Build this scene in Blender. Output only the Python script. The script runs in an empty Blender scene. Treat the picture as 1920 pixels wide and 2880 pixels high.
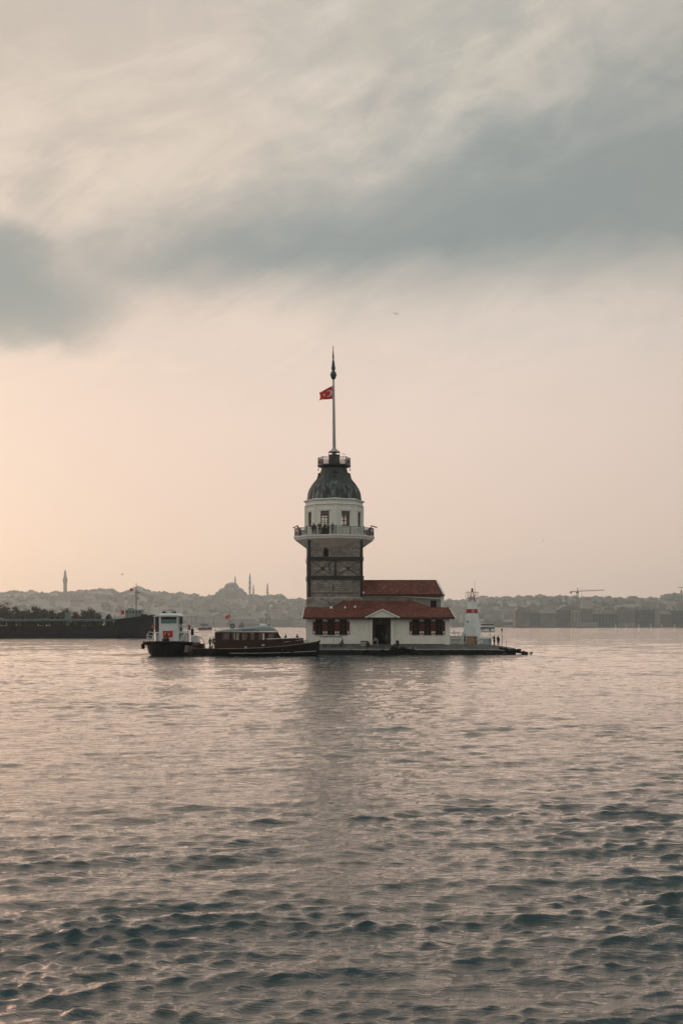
import bpy, bmesh, math, random
import numpy as np
from mathutils import Vector, Matrix, noise as mnoise

R = math.radians
scene = bpy.context.scene
COL = scene.collection

# ------------------------------------------------------------------ camera
EYE = 4.76                       # standing on the shore steps, metres above the water
FPX = 3400.0                     # focal length in pixels of the 1920 x 2880 photograph
cam_d = bpy.data.cameras.new('camera')
cam = bpy.data.objects.new('camera', cam_d)
COL.objects.link(cam)
cam.location = (0, 0, EYE)
cam.rotation_euler = (R(90), 0, 0)
cam_d.sensor_fit = 'VERTICAL'
cam_d.sensor_height = 36.0
cam_d.lens = FPX / 2880 * 36.0
HOR = 1759.0                     # photograph row of the horizon
cam_d.shift_y = (HOR - 1440) / 2880
cam_d.clip_start = 0.5
cam_d.clip_end = 30000
scene.camera = cam

# ------------------------------------------------------------------ sun and exposure
SUN_AZ, SUN_EL = -25.0, 10.0     # degrees left of the view axis, above the horizon
sun_d = bpy.data.lights.new('sun', 'SUN')
sun_d.energy = 1.0
sun_d.angle = R(92)          # wide: the sun stands behind thick cloud
sun_d.color = (1.0, 0.64, 0.45)
sun = bpy.data.objects.new('sun', sun_d)
COL.objects.link(sun)
sd = Vector((math.sin(R(SUN_AZ)) * math.cos(R(SUN_EL)), math.cos(R(SUN_AZ)) * math.cos(R(SUN_EL)), math.sin(R(SUN_EL))))
sun.rotation_euler = sd.to_track_quat('Z', 'Y').to_euler()
sun.location = (0, -20, 60)

scene.view_settings.view_transform = 'Standard'
scene.view_settings.look = 'None'
scene.view_settings.exposure = 0.06
scene.view_settings.gamma = 1.0
scene.view_settings.use_curve_mapping = False
scene.cycles.volume_bounces = 4


# ------------------------------------------------------------------ node helper
class G:
    """tiny expression builder for shader nodes"""
    def __init__(self, tree):
        self.t = tree
        self.n = tree.nodes
        self.l = tree.links

    def put(self, sock, v):
        if isinstance(v, bpy.types.NodeSocket):
            self.l.new(v, sock)
        elif v is not None:
            if sock.type == 'RGBA' and not hasattr(v, '__len__'):
                v = (v, v, v, 1)
            elif sock.type == 'RGBA' and len(v) == 3:
                v = (*v, 1)
            sock.default_value = v

    def m(self, op, a, b=None, c=None, clamp=False):
        nd = self.n.new('ShaderNodeMath')
        nd.operation = op
        nd.use_clamp = clamp
        for i, v in enumerate((a, b, c)):
            if v is not None:
                self.put(nd.inputs[i], v)
        return nd.outputs[0]

    def add(self, a, b): return self.m('ADD', a, b)
    def sub(self, a, b): return self.m('SUBTRACT', a, b)
    def mul(self, a, b): return self.m('MULTIPLY', a, b)

    def ss(self, x, lo, hi):                       # smoothstep; lo, hi may be sockets
        nd = self.n.new('ShaderNodeMapRange')
        nd.interpolation_type = 'SMOOTHSTEP'
        self.put(nd.inputs['Value'], x)
        self.put(nd.inputs['From Min'], lo)
        self.put(nd.inputs['From Max'], hi)
        return nd.outputs[0]

    def mix(self, f, a, b, mode='MIX'):
        nd = self.n.new('ShaderNodeMix')
        nd.data_type = 'RGBA'
        nd.blend_type = mode
        self.put(nd.inputs[0], f)
        self.put(nd.inputs[6], a)
        self.put(nd.inputs[7], b)
        return nd.outputs[2]

    def noise(self, vec, scale, detail=3, rough=0.5, dist=0.0, out='Fac'):
        nd = self.n.new('ShaderNodeTexNoise')
        if vec is not None:
            self.l.new(vec, nd.inputs['Vector'])
        nd.inputs['Scale'].default_value = scale
        nd.inputs['Detail'].default_value = detail
        nd.inputs['Roughness'].default_value = rough
        nd.inputs['Distortion'].default_value = dist
        return nd.outputs[out]

    def mapping(self, vec, loc=(0, 0, 0), rot=(0, 0, 0), scale=(1, 1, 1)):
        nd = self.n.new('ShaderNodeMapping')
        self.l.new(vec, nd.inputs[0])
        nd.inputs[1].default_value = loc
        nd.inputs[2].default_value = rot
        nd.inputs[3].default_value = scale
        return nd.outputs[0]

    def ramp(self, f, stops):
        nd = self.n.new('ShaderNodeValToRGB')
        self.put(nd.inputs[0], f)
        el = nd.color_ramp.elements
        while len(el) > 1:
            el.remove(el[-1])
        for i, (p, c) in enumerate(stops):
            e = el[0] if i == 0 else el.new(p)
            e.position = p
            e.color = (*c, 1) if hasattr(c, '__len__') else (c, c, c, 1)
        return nd.outputs[0]

    def coord(self, which='Object'):
        return self.n.new('ShaderNodeTexCoord').outputs[which]

    def xyz(self, v):
        nd = self.n.new('ShaderNodeSeparateXYZ')
        self.l.new(v, nd.inputs[0])
        return nd.outputs


# ------------------------------------------------------------------ sky: Nishita under a near-closed evening cloud sheet
world = bpy.data.worlds.new('World')
scene.world = world
world.use_nodes = True
wt = world.node_tree
wt.nodes.clear()
g = G(wt)
sky = wt.nodes.new('ShaderNodeTexSky')
sky.sky_type = 'NISHITA'
sky.sun_disc = False
sky.sun_elevation = R(SUN_EL)
sky.sun_rotation = R(SUN_AZ)
d = g.coord('Generated')
dx, dy, dz = g.xyz(d)
# cloud structure lives on the direction sphere, streaked along the horizon and tilted up to the right
cmb = wt.nodes.new('ShaderNodeCombineXYZ')
g.put(cmb.inputs[0], g.mul(dx, 1.0))
g.put(cmb.inputs[1], g.mul(dy, 1.0))
g.put(cmb.inputs[2], g.mul(g.sub(dz, g.mul(dx, 0.36)), 2.2))
streaks = cmb.outputs[0]
n_big = g.noise(streaks, 2.6, 3, 0.5, 0.3)
n_mid = g.noise(g.mapping(streaks, loc=(3.1, 1.7, 0.4)), 5.5, 4, 0.55, 0.5)
n_fine = g.noise(g.mapping(d, loc=(7.3, 4.2, 2.4), scale=(1, 1, 1.6)), 15.0, 6, 0.60, 0.35)
warp = g.add(g.mul(g.sub(n_mid, 0.5), 0.11), g.mul(g.sub(n_fine, 0.5), 0.06))
w = g.add(dz, warp)
low = g.add(0.256, g.mul(dx, 0.05))
up = g.add(0.336, g.mul(dx, 0.26))
band = g.mul(g.ss(g.add(dz, g.mul(warp, 0.6)), g.sub(low, 0.020), g.add(low, 0.045)),
             g.sub(1.0, g.ss(w, g.sub(up, 0.045), g.add(up, 0.075))))
band = g.mul(band, g.add(0.80, g.mul(n_fine, 0.3)))
# the blue-grey patch low on the left
ex = g.m('DIVIDE', g.add(dx, 0.290), 0.105)
ez = g.m('DIVIDE', g.sub(g.add(dz, g.mul(warp, 0.8)), 0.258), 0.044)
blob = g.sub(1.0, g.ss(g.add(g.mul(ex, ex), g.mul(ez, ez)), 0.0, 2.3))
band = g.m('MINIMUM', g.m('MAXIMUM', band, g.mul(blob, 1.0)), 1.0)
base = g.ramp(dz, [(0.0, (0.74, 0.552, 0.462)), (0.06, (0.78, 0.588, 0.492)), (0.16, (0.81, 0.640, 0.542)),
                   (0.23, (0.77, 0.64, 0.55)), (0.33, (0.64, 0.570, 0.48)), (0.50, (0.565, 0.515, 0.44)),
                   (0.75, (0.54, 0.595, 0.58)), (1.0, (0.52, 0.60, 0.605))])
upper = g.mul(g.ss(dz, 0.20, 0.34), g.sub(1.0, g.mul(g.ss(dz, 0.5, 0.9), 0.5)))
dim = g.sub(1.0, g.ss(g.add(g.mul(n_mid, 0.65), g.mul(n_fine, 0.35)), 0.36, 0.60))
base = g.mix(g.mul(upper, g.mul(g.mul(dim, g.add(0.38, g.mul(g.ss(dx, -0.22, 0.15), 0.62))), 0.66)), base, (0.40, 0.40, 0.365))
lit = g.ss(g.add(g.mul(n_big, 0.7), g.mul(n_fine, 0.3)), 0.48, 0.66)
base = g.mix(g.mul(upper, g.mul(lit, 0.55)), base, (0.78, 0.70, 0.60))
# soft glow of the veiled sun, low on the left
dotn = wt.nodes.new('ShaderNodeVectorMath')
dotn.operation = 'DOT_PRODUCT'
wt.links.new(d, dotn.inputs[0])
dotn.inputs[1].default_value = sd
glow = g.ss(dotn.outputs['Value'], 0.84, 1.0)
base = g.mix(g.mul(glow, 0.30), base, (0.92, 0.64, 0.50))
fs = g.noise(g.mapping(streaks, loc=(2.2, 5.1, 0.7), scale=(1, 1, 1.3)), 9.0, 6, 0.62, 1.0)
base = g.mix(g.mul(g.ss(dz, 0.12, 0.34), g.mul(g.sub(1.0, g.ss(fs, 0.36, 0.62)), 0.24)), base, (0.36, 0.355, 0.33))
base = g.mix(g.mul(upper, g.mul(g.ss(fs, 0.50, 0.70), 0.26)), base, (0.80, 0.70, 0.60))
col = g.mix(g.mul(band, 0.94), base, (0.225, 0.268, 0.268))
# away from the sun the sheet is duller
col = g.mix(g.mul(g.ss(dx, 0.05, 0.5), 0.40), col, (0.38, 0.34, 0.30))
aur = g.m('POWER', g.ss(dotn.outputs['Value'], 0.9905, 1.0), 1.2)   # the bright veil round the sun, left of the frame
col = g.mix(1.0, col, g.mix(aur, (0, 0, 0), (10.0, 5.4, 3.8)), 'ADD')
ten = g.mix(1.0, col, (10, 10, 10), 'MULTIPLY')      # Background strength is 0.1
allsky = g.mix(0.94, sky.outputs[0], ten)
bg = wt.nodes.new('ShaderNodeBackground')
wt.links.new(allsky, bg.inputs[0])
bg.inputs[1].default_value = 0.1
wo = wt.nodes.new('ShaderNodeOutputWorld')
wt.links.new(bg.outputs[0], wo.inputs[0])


# ------------------------------------------------------------------ placing helpers
def PX(px, Y): return (px - 960) * Y / FPX           # photograph column at depth Y -> world x
def PZ(py, Y): return EYE + (HOR - py) * Y / FPX    # photograph row at depth Y -> world z


# ------------------------------------------------------------------ mesh helper
class MB:
    def __init__(self):
        self.v, self.f, self.mi = [], [], []
        self.cur = 0

    def addv(self, pts):
        i = len(self.v)
        self.v.extend(tuple(p) for p in pts)
        return i

    def face(self, idx):
        self.f.append(tuple(idx))
        self.mi.append(self.cur)

    def poly(self, pts):
        i = self.addv(pts)
        self.face(range(i, i + len(pts)))
        return self

    def box(self, x0, x1, y0, y1, z0, z1, M=None):
        p = [(x0, y0, z0), (x1, y0, z0), (x1, y1, z0), (x0, y1, z0), (x0, y0, z1), (x1, y0, z1), (x1, y1, z1), (x0, y1, z1)]
        if M is not None:
            p = [M @ Vector(q) for q in p]
        i = self.addv(p)
        for q in ((0, 3, 2, 1), (4, 5, 6, 7), (0, 1, 5, 4), (1, 2, 6, 5), (2, 3, 7, 6), (3, 0, 4, 7)):
            self.face([i + k for k in q])
        return self

    def bar(self, a, b, wd, ht=None, up=(0, 0, 1)):
        """square bar from a to b"""
        a, b = Vector(a), Vector(b)
        ht = wd if ht is None else ht
        t = (b - a)
        if t.length < 1e-6:
            return self
        t.normalize()
        u = Vector(up)
        if abs(t.dot(u)) > 0.95:
            u = Vector((1, 0, 0))
        s = t.cross(u).normalized()
        u = s.cross(t).normalized()
        p = []
        for e in (a, b):
            for sx, sy in ((-1, -1), (1, -1), (1, 1), (-1, 1)):
                p.append(e + s * (wd / 2 * sx) + u * (ht / 2 * sy))
        i = self.addv(p)
        for q in ((0, 1, 2, 3), (7, 6, 5, 4), (0, 4, 5, 1), (1, 5, 6, 2), (2, 6, 7, 3), (3, 7, 4, 0)):
            self.face([i + k for k in q])
        return self

    def tube(self, pts, r, n=8, cap=True):
        pts = [Vector(p) for p in pts]
        rr = r if hasattr(r, '__len__') else [r] * len(pts)
        rings = []
        for k, p in enumerate(pts):
            a = pts[max(k - 1, 0)]
            b = pts[min(k + 1, len(pts) - 1)]
            t = (b - a).normalized()
            u = Vector((0, 0, 1)) if abs(t.z) < 0.9 else Vector((1, 0, 0))
            s = t.cross(u).normalized()
            u = s.cross(t).normalized()
            rings.append(self.addv([p + (s * math.cos(2 * math.pi * j / n) + u * math.sin(2 * math.pi * j / n)) * rr[k] for j in range(n)]))
        for k in range(len(pts) - 1):
            for j in range(n):
                j2 = (j + 1) % n
                self.face((rings[k] + j, rings[k] + j2, rings[k + 1] + j2, rings[k + 1] + j))
        if cap:
            self.face([rings[0] + j for j in reversed(range(n))])
            self.face([rings[-1] + j for j in range(n)])
        return self

    def lathe(self, prof, n=24, c=(0, 0), a0=0.0, cap=True, wob=None):
        """prof: list of (r, z) bottom to top"""
        rings = []
        for r, z in prof:
            ring = []
            for j in range(n):
                a = a0 + 2 * math.pi * j / n
                rr = r * (wob(j) if wob else 1)
                ring.append((c[0] + rr * math.sin(a), c[1] - rr * math.cos(a), z))
            rings.append(self.addv(ring))
        for k in range(len(prof) - 1):
            for j in range(n):
                j2 = (j + 1) % n
                self.face((rings[k] + j, rings[k] + j2, rings[k + 1] + j2, rings[k + 1] + j))
        if cap:
            self.face([rings[0] + j for j in reversed(range(n))])
            self.face([rings[-1] + j for j in range(n)])
        return self

    def loft(self, secs, closed=True, cap=True):
        n = len(secs[0])
        st = [self.addv(s) for s in secs]
        for k in range(len(secs) - 1):
            for j in range(n if closed else n - 1):
                j2 = (j + 1) % n
                self.face((st[k] + j, st[k] + j2, st[k + 1] + j2, st[k + 1] + j))
        if cap:
            self.face([st[0] + j for j in reversed(range(n))])
            self.face([st[-1] + j for j in range(n)])
        return self

    def prism(self, pts, axis, a, b):
        """pts: polygon of (u, v); axis 'x','y','z' extruded from a to b"""
        def mk(u, v, t):
            return {'x': (t, u, v), 'y': (u, t, v), 'z': (u, v, t)}[axis]
        n = len(pts)
        i = self.addv([mk(u, v, a) for u, v in pts] + [mk(u, v, b) for u, v in pts])
        self.face([i + k for k in range(n)])
        self.face([i + n + k for k in reversed(range(n))])
        for k in range(n):
            k2 = (k + 1) % n
            self.face((i + k, i + n + k, i + n + k2, i + k2))
        return self

    def holed(self, M, w, h, holes, th):
        """wall panel in local (u right, d out of the wall (negative = outside), v up), thickness th, with rectangular holes
        (u0,u1,v0,v1); M maps (u, d, v) to the target space; reveals are built"""
        us = sorted({0.0, w, *[q for hh in holes for q in hh[:2]]})
        vs = sorted({0.0, h, *[q for hh in holes for q in hh[2:]]})
        def inside(u, v):
            return any(a < u < b and c < v < d_ for a, b, c, d_ in holes)
        for i in range(len(us) - 1):
            for j in range(len(vs) - 1):
                if inside((us[i] + us[i + 1]) / 2, (vs[j] + vs[j + 1]) / 2):
                    continue
                a, b, c, e = us[i], us[i + 1], vs[j], vs[j + 1]
                self.poly([M @ Vector(q) for q in ((a, 0, c), (b, 0, c), (b, 0, e), (a, 0, e))])
                self.poly([M @ Vector(q) for q in ((a, th, e), (b, th, e), (b, th, c), (a, th, c))])
        for a, b, c, e in list(holes) + [(w, 0.0, h, 0.0)]:
            for p, q in (((a, c), (b, c)), ((b, c), (b, e)), ((b, e), (a, e)), ((a, e), (a, c))):
                self.poly([M @ Vector(z) for z in ((p[0], 0, p[1]), (p[0], th, p[1]), (q[0], th, q[1]), (q[0], 0, q[1]))])
        return self

    def mesh(self, name, mats, smooth=False, off=(0, 0, 0)):
        me = bpy.data.meshes.new(name)
        v = self.v if off == (0, 0, 0) else [(p[0] - off[0], p[1] - off[1], p[2] - off[2]) for p in self.v]
        me.from_pydata(v, [], self.f)
        for mt in (mats if isinstance(mats, (list, tuple)) else [mats]):
            me.materials.append(mt)
        if max(self.mi, default=0):
            me.polygons.foreach_set('material_index', self.mi)
        if smooth:
            me.polygons.foreach_set('use_smooth', [True] * len(me.polygons))
            if smooth != 'all':
                me.set_sharp_from_angle(angle=R(smooth if isinstance(smooth, (int, float)) and smooth > 1 else 40))
        me.update()
        return me

    def build(self, name, mats, parent=None, smooth=False, off=(0, 0, 0), fix=True):
        me = self.mesh(name, mats, smooth, off)
        if fix:
            bm = bmesh.new()
            bm.from_mesh(me)
            bmesh.ops.recalc_face_normals(bm, faces=bm.faces)
            bm.to_mesh(me)
            bm.free()
        return link(name, me, parent)


def link(name, me, parent=None, loc=None, rot=None):
    o = bpy.data.objects.new(name, me)
    COL.objects.link(o)
    if parent is not None:
        o.parent = parent
    if loc is not None:
        o.location = loc
    if rot is not None:
        o.rotation_euler = rot
    return o


def tag(o, label=None, cat=None, group=None, kind=None):
    if label: o['label'] = label
    if cat: o['category'] = cat
    if group: o['group'] = group
    if kind: o['kind'] = kind
    return o


def thing(name, label, cat, loc=(0, 0, 0), rz=0.0, group=None):
    o = bpy.data.objects.new(name, None)
    o.empty_display_size = 0.5
    COL.objects.link(o)
    o.location = loc
    o.rotation_euler = (0, 0, rz)
    return tag(o, label, cat, group)


def copy_tree(o, parent=None):
    c = o.copy()
    COL.objects.link(c)
    if parent is not None:
        c.parent = parent
    for ch in list(o.children):
        copy_tree(ch, c)
    return c


# ------------------------------------------------------------------ materials
def mat(name, color, rough=0.7, spec=0.4, metal=0.0, var=0.0, var_scale=1.5, grime=None, bump=0.0, bump_scale=8.0, streak=0.0, space='Object'):
    """plain procedural surface: base colour broken by noise, optional vertical run-off streaks and fine relief"""
    m_ = bpy.data.materials.new(name)
    m_.use_nodes = True
    t = m_.node_tree
    b = t.nodes['Principled BSDF']
    b.inputs['Roughness'].default_value = rough
    b.inputs['Specular IOR Level'].default_value = spec
    b.inputs['Metallic'].default_value = metal
    gg = G(t)
    co = gg.coord(space)
    c = (*color, 1)
    if var > 0:
        n1 = gg.noise(co, var_scale, 4, 0.6)
        dark = tuple(q * (1 - var) for q in color)
        lite = tuple(min(q * (1 + var * 0.7), 0.9) for q in color)
        c = gg.mix(gg.ss(n1, 0.3, 0.7), dark, lite)
    if streak > 0:
        st = gg.noise(gg.mapping(co, scale=(3.0, 3.0, 0.16)), 1.4, 4, 0.6)
        c = gg.mix(gg.mul(gg.ss(st, 0.48, 0.72), streak), c, grime or tuple(q * 0.45 for q in color))
    elif grime is not None:
        gn = gg.noise(co, var_scale * 0.45, 5, 0.65)
        c = gg.mix(gg.mul(gg.ss(gn, 0.5, 0.75), 0.6), c, grime)
    gg.put(b.inputs['Base Color'], c)
    if bump > 0:
        bn = t.nodes.new('ShaderNodeBump')
        bn.inputs['Strength'].default_value = 1.0
        bn.inputs['Distance'].default_value = bump
        t.links.new(gg.noise(co, bump_scale, 5, 0.6), bn.inputs['Height'])
        t.links.new(bn.outputs[0], b.inputs['Normal'])
    return m_


def glass_mat(name, tint=(0.75, 0.8, 0.8), clear=0.75, rough=0.05):
    """window pane: mostly clear, mirror-like at grazing angles"""
    m_ = bpy.data.materials.new(name)
    m_.use_nodes = True
    t = m_.node_tree
    t.nodes.clear()
    gg = G(t)
    tr = t.nodes.new('ShaderNodeBsdfTransparent')
    tr.inputs[0].default_value = (*tint, 1)
    gl = t.nodes.new('ShaderNodeBsdfGlossy')
    gl.inputs['Roughness'].default_value = rough
    gl.inputs['Color'].default_value = (0.9, 0.95, 0.95, 1)
    fr = t.nodes.new('ShaderNodeFresnel')
    fr.inputs[0].default_value = 1.48
    mx = t.nodes.new('ShaderNodeMixShader')
    gg.put(mx.inputs[0], gg.m('ADD', gg.mul(fr.outputs[0], clear), 1 - clear if clear < 0.7 else 0.02, clamp=True))
    t.links.new(tr.outputs[0], mx.inputs[1])
    t.links.new(gl.outputs[0], mx.inputs[2])
    o_ = t.nodes.new('ShaderNodeOutputMaterial')
    t.links.new(mx.outputs[0], o_.inputs[0])
    return m_


# ------------------------------------------------------------------ water
def build_water():
    rng = np.random.default_rng(7)
    # rows: spacing grows with distance from the shore the photograph was taken from
    ys = [-240.0, -120.0, -40.0, -10.0, 2.0, 8.0]
    y = 11.0
    while y < 5600:
        ys.append(y)
        e = min(max((y - 220) / 1400, 0), 1)
        y += max(0.05, y * (0.0036 + 0.018 * e * e * (3 - 2 * e)))
    ys.append(5700.0)
    ys = np.array(ys)
    # columns: equal steps across the view, long steps to either side
    us = np.linspace(-0.34, 0.34, 620)
    side = 0.34 * 1.25 ** np.arange(1, 13)
    us = np.concatenate([-side[::-1], us, side])
    Yc = np.maximum(ys, 11.0)[:, None]
    XX = us[None, :] * (Yc + 6)
    XX = np.clip(XX, -5450, 5450)
    YY = np.repeat(ys[:, None], len(us), 1)
    # straighten the far corners so that the sheet covers the whole rectangle
    XX[:, 0], XX[:, -1] = -5500, 5500
    sp = np.gradient(ys)[:, None] * 0.5 + np.abs(np.gradient(us))[None, :] * (Yc + 6) * 0.6
    Z = np.zeros_like(XX)
    DX = np.zeros_like(XX)
    DY = np.zeros_like(XX)
    lost = np.zeros_like(XX)
    main = R(106)                     # wind sea runs away from the camera and to the left
    def smooth_noise(sx, sy, seed):                  # slow random field, for gusts and wave groups
        r2 = np.random.default_rng(seed)
        out = np.zeros_like(XX)
        for q in range(14):
            a = r2.uniform(0, 2 * np.pi)
            f = r2.uniform(.5, 1.6)
            out += np.sin(f * (np.cos(a) * XX / sx + np.sin(a) * YY / sy) * 2 * np.pi + r2.uniform(0, 6.28))
        return out / np.sqrt(7)
    nw = 130
    lam = np.exp(rng.uniform(np.log(0.20), np.log(9.0), nw))
    grp = [1 + 0.34 * smooth_noise(14 * 1.6 ** q, 8 * 1.6 ** q, 50 + q) for q in range(3)]
    for i in range(nw):
        L = lam[i]
        th = main + rng.normal(0, 0.24 if L > 1.5 else 0.42)
        if rng.random() < 0.12:
            th += R(64)
        k = 2 * np.pi / L
        amp = 0.0060 * L ** 0.78 / (1 + (L / 1.7) ** 1.6)
        f = np.clip((L / sp - 2.2) / 3.0, 0, 1)
        ph = k * (np.cos(th) * XX + np.sin(th) * YY) + rng.uniform(0, 2 * np.pi)
        A = amp * f * np.clip(grp[i % 3], 0.15, 1.9)
        Z += A * np.cos(ph)
        DX -= 0.82 * A * np.cos(th) * np.sin(ph)
        DY -= 0.82 * A * np.sin(th) * np.sin(ph)
        lost += ((1 - f) * amp * k) ** 2 / 2
    gust = np.clip(0.92 + 0.28 * smooth_noise(60, 34, 9), 0.4, 1.5)
    Z *= gust
    DX *= gust
    DY *= gust
    P = np.stack([XX + DX, YY + DY, Z], -1).reshape(-1, 3)
    nr, nc = XX.shape
    idx = np.arange(nr * nc).reshape(nr, nc)
    F = np.stack([idx[:-1, :-1], idx[:-1, 1:], idx[1:, 1:], idx[1:, :-1]], -1).reshape(-1, 4)
    me = bpy.data.meshes.new('water')
    me.vertices.add(len(P))
    me.vertices.foreach_set('co', P.astype(np.float32).ravel())
    me.loops.add(F.size)
    me.loops.foreach_set('vertex_index', F.astype(np.int32).ravel())
    me.polygons.add(len(F))
    me.polygons.foreach_set('loop_start', np.arange(0, F.size, 4, dtype=np.int32))
    me.polygons.foreach_set('use_smooth', np.ones(len(F), dtype=bool))
    at = me.attributes.new('ripple', 'FLOAT', 'POINT')
    at.data.foreach_set('value', np.sqrt(lost).astype(np.float32).ravel())
    me.update()
    me.validate()
    m_ = bpy.data.materials.new('sea_water')
    m_.use_nodes = True
    t = m_.node_tree
    b = t.nodes['Principled BSDF']
    gg = G(t)
    b.inputs['Base Color'].default_value = (0.005, 0.031, 0.037, 1)
    b.inputs['IOR'].default_value = 1.48
    b.inputs['Roughness'].default_value = 0.02
    co = gg.coord('Object')
    # capillary ripples everywhere; the chop too fine for the far mesh comes back as relief
    n1 = gg.noise(gg.mapping(co, rot=(0, 0, R(-12)), scale=(0.42, 1.25, 1)), 2.7, 6, 0.64, 0.6)
    n2 = gg.noise(gg.mapping(co, rot=(0, 0, R(-12)), scale=(0.7, 1.4, 1)), 0.60, 4, 0.6, 0.3)
    atn = t.nodes.new('ShaderNodeAttribute')
    atn.attribute_name = 'ripple'
    h = gg.add(gg.mul(n1, 0.070), gg.mul(gg.mul(n2, atn.outputs['Fac']), 0.9))
    bn = t.nodes.new('ShaderNodeBump')
    bn.inputs['Distance'].default_value = 1.0
    bn.inputs['Strength'].default_value = 1.0
    t.links.new(h, bn.inputs['Height'])
    t.links.new(bn.outputs[0], b.inputs['Normal'])
    me.materials.append(m_)
    o = link('water', me)
    tag(o, 'choppy evening sea with peach reflections and dark teal wave faces', kind='structure')
    return o


build_water()

# ------------------------------------------------------------------ haze over the strait
def build_haze():
    mb = MB().box(-5600, 5600, -260, 5900, -3.2, 240)
    m_ = bpy.data.materials.new('haze_air')
    m_.use_nodes = True
    t = m_.node_tree
    t.nodes.clear()
    v = t.nodes.new('ShaderNodeVolumePrincipled')
    v.inputs['Color'].default_value = (0.82, 0.955, 1.0, 1)
    v.inputs['Density'].default_value = 1.0e-4
    v.inputs['Anisotropy'].default_value = 0.6
    o_ = t.nodes.new('ShaderNodeOutputMaterial')
    t.links.new(v.outputs[0], o_.inputs['Volume'])
    tag(mb.build('haze', m_), 'pale evening haze over the strait', kind='stuff')


build_haze()

# ================================================================== materials of the islet
def island_mat(name, color, var=0.3, rough=0.85, grime=None, gscale=0.6, gamt=0.6, spec=0.25, fine=0.15, streak=0.0, streak_col=None):
    """each loose piece (stone, tile) of a mesh gets its own tone; weathering runs over all of them"""
    m_ = bpy.data.materials.new(name)
    m_.use_nodes = True
    t = m_.node_tree
    b = t.nodes['Principled BSDF']
    b.inputs['Roughness'].default_value = rough
    b.inputs['Specular IOR Level'].default_value = spec
    gg = G(t)
    geo = t.nodes.new('ShaderNodeNewGeometry')
    rnd = geo.outputs['Random Per Island']
    co = gg.coord('Object')
    c = gg.mix(rnd, tuple(q * (1 - var) for q in color), tuple(q * (1 + var) for q in color))
    c = gg.mix(gg.mul(gg.noise(co, 9.0, 4, 0.65), fine * 2), c, tuple(q * 0.4 for q in color))
    if grime is not None:
        c = gg.mix(gg.mul(gg.ss(gg.noise(co, gscale, 5, 0.65), 0.42, 0.68), gamt), c, grime)
    if streak > 0:
        st = gg.noise(gg.mapping(co, scale=(2.2, 2.2, 0.14)), 1.2, 4, 0.6)
        c = gg.mix(gg.mul(gg.ss(st, 0.5, 0.74), streak), c, streak_col)
    gg.put(b.inputs['Base Color'], c)
    return m_


M_STONE = island_mat('tower_masonry', (0.34, 0.33, 0.305), 0.32, 0.9, (0.13, 0.12, 0.108), 0.55, 0.6, streak=0.30, streak_col=(0.36, 0.36, 0.33))
M_CORE = mat('mortar', (0.15, 0.14, 0.125), 0.95, 0.2, var=0.3, var_scale=2.0)
M_IRON = mat('dark_iron', (0.022, 0.026, 0.028), 0.55, 0.4, var=0.3, var_scale=3.0)
M_RAIL = mat('railing_iron', (0.030, 0.045, 0.048), 0.5, 0.4, var=0.2, var_scale=6.0)
M_WHITE = mat('white_render', (0.74, 0.765, 0.70), 0.85, 0.25, var=0.07, var_scale=0.9, streak=0.30, grime=(0.40, 0.40, 0.36), bump=0.004)
M_WHITE2 = mat('white_trim', (0.76, 0.79, 0.74), 0.7, 0.3, var=0.06, var_scale=2.0, streak=0.2, grime=(0.42, 0.42, 0.38))
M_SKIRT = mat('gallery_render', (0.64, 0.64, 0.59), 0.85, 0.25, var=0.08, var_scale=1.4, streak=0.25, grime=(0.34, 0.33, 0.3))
M_TILE = island_mat('roof_tile', (0.24, 0.088, 0.060), 0.42, 0.85, (0.085, 0.036, 0.030), 0.35, 0.6, fine=0.2)
M_RIDGE = mat('ridge_tile', (0.10, 0.035, 0.028), 0.85, 0.25, var=0.3, var_scale=2.0)
M_SHUT = mat('red_brown_shutter', (0.095, 0.029, 0.016), 0.7, 0.2, var=0.3, var_scale=2.5)
M_WOODF = mat('dark_window_frame', (0.070, 0.025, 0.016), 0.7, 0.2, var=0.2, var_scale=3.0)
M_PANE = mat('dark_pane', (0.005, 0.006, 0.006), 0.2, 0.12)
M_GLASS = glass_mat('clear_pane', (0.80, 0.83, 0.82), 0.8)
M_INSIDE = mat('dark_interior', (0.030, 0.026, 0.024), 0.9, 0.2, var=0.2)
M_COPPER = None


def copper():
    m_ = bpy.data.materials.new('weathered_copper')
    m_.use_nodes = True
    t = m_.node_tree
    b = t.nodes['Principled BSDF']
    gg = G(t)
    co = gg.coord('Object')
    ang = gg.mapping(co, scale=(1.0, 1.0, 0.12))
    s1 = gg.noise(ang, 1.7, 4, 0.6)
    s2 = gg.noise(gg.mapping(co, loc=(4, 2, 1), scale=(1.0, 1.0, 0.10)), 4.5, 3, 0.6)
    sm = gg.add(gg.mul(s1, 0.6), gg.mul(s2, 0.4))
    c = gg.ramp(sm, [(0.40, (0.012, 0.016, 0.017)), (0.49, (0.030, 0.040, 0.039)), (0.55, (0.10, 0.13, 0.13)), (0.62, (0.24, 0.29, 0.285))])
    # the neck and shoulders are darker, with an uneven edge
    z = gg.xyz(co)[2]
    n3 = gg.noise(co, 0.9, 3, 0.5)
    dk = gg.ss(gg.add(z, gg.mul(gg.sub(n3, 0.5), 3.2)), 28.9, 30.4)
    c = gg.mix(gg.mul(dk, 0.8), c, (0.024, 0.034, 0.032))
    gr = gg.ss(gg.noise(gg.mapping(co, loc=(1, 5, 2)), 0.7, 3, 0.5), 0.52, 0.7)
    c = gg.mix(gg.mul(gr, 0.22), c, (0.03, 0.075, 0.066))
    gg.put(b.inputs['Base Color'], c)
    b.inputs['Roughness'].default_value = 0.5
    b.inputs['Metallic'].default_value = 0.15
    return m_


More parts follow.
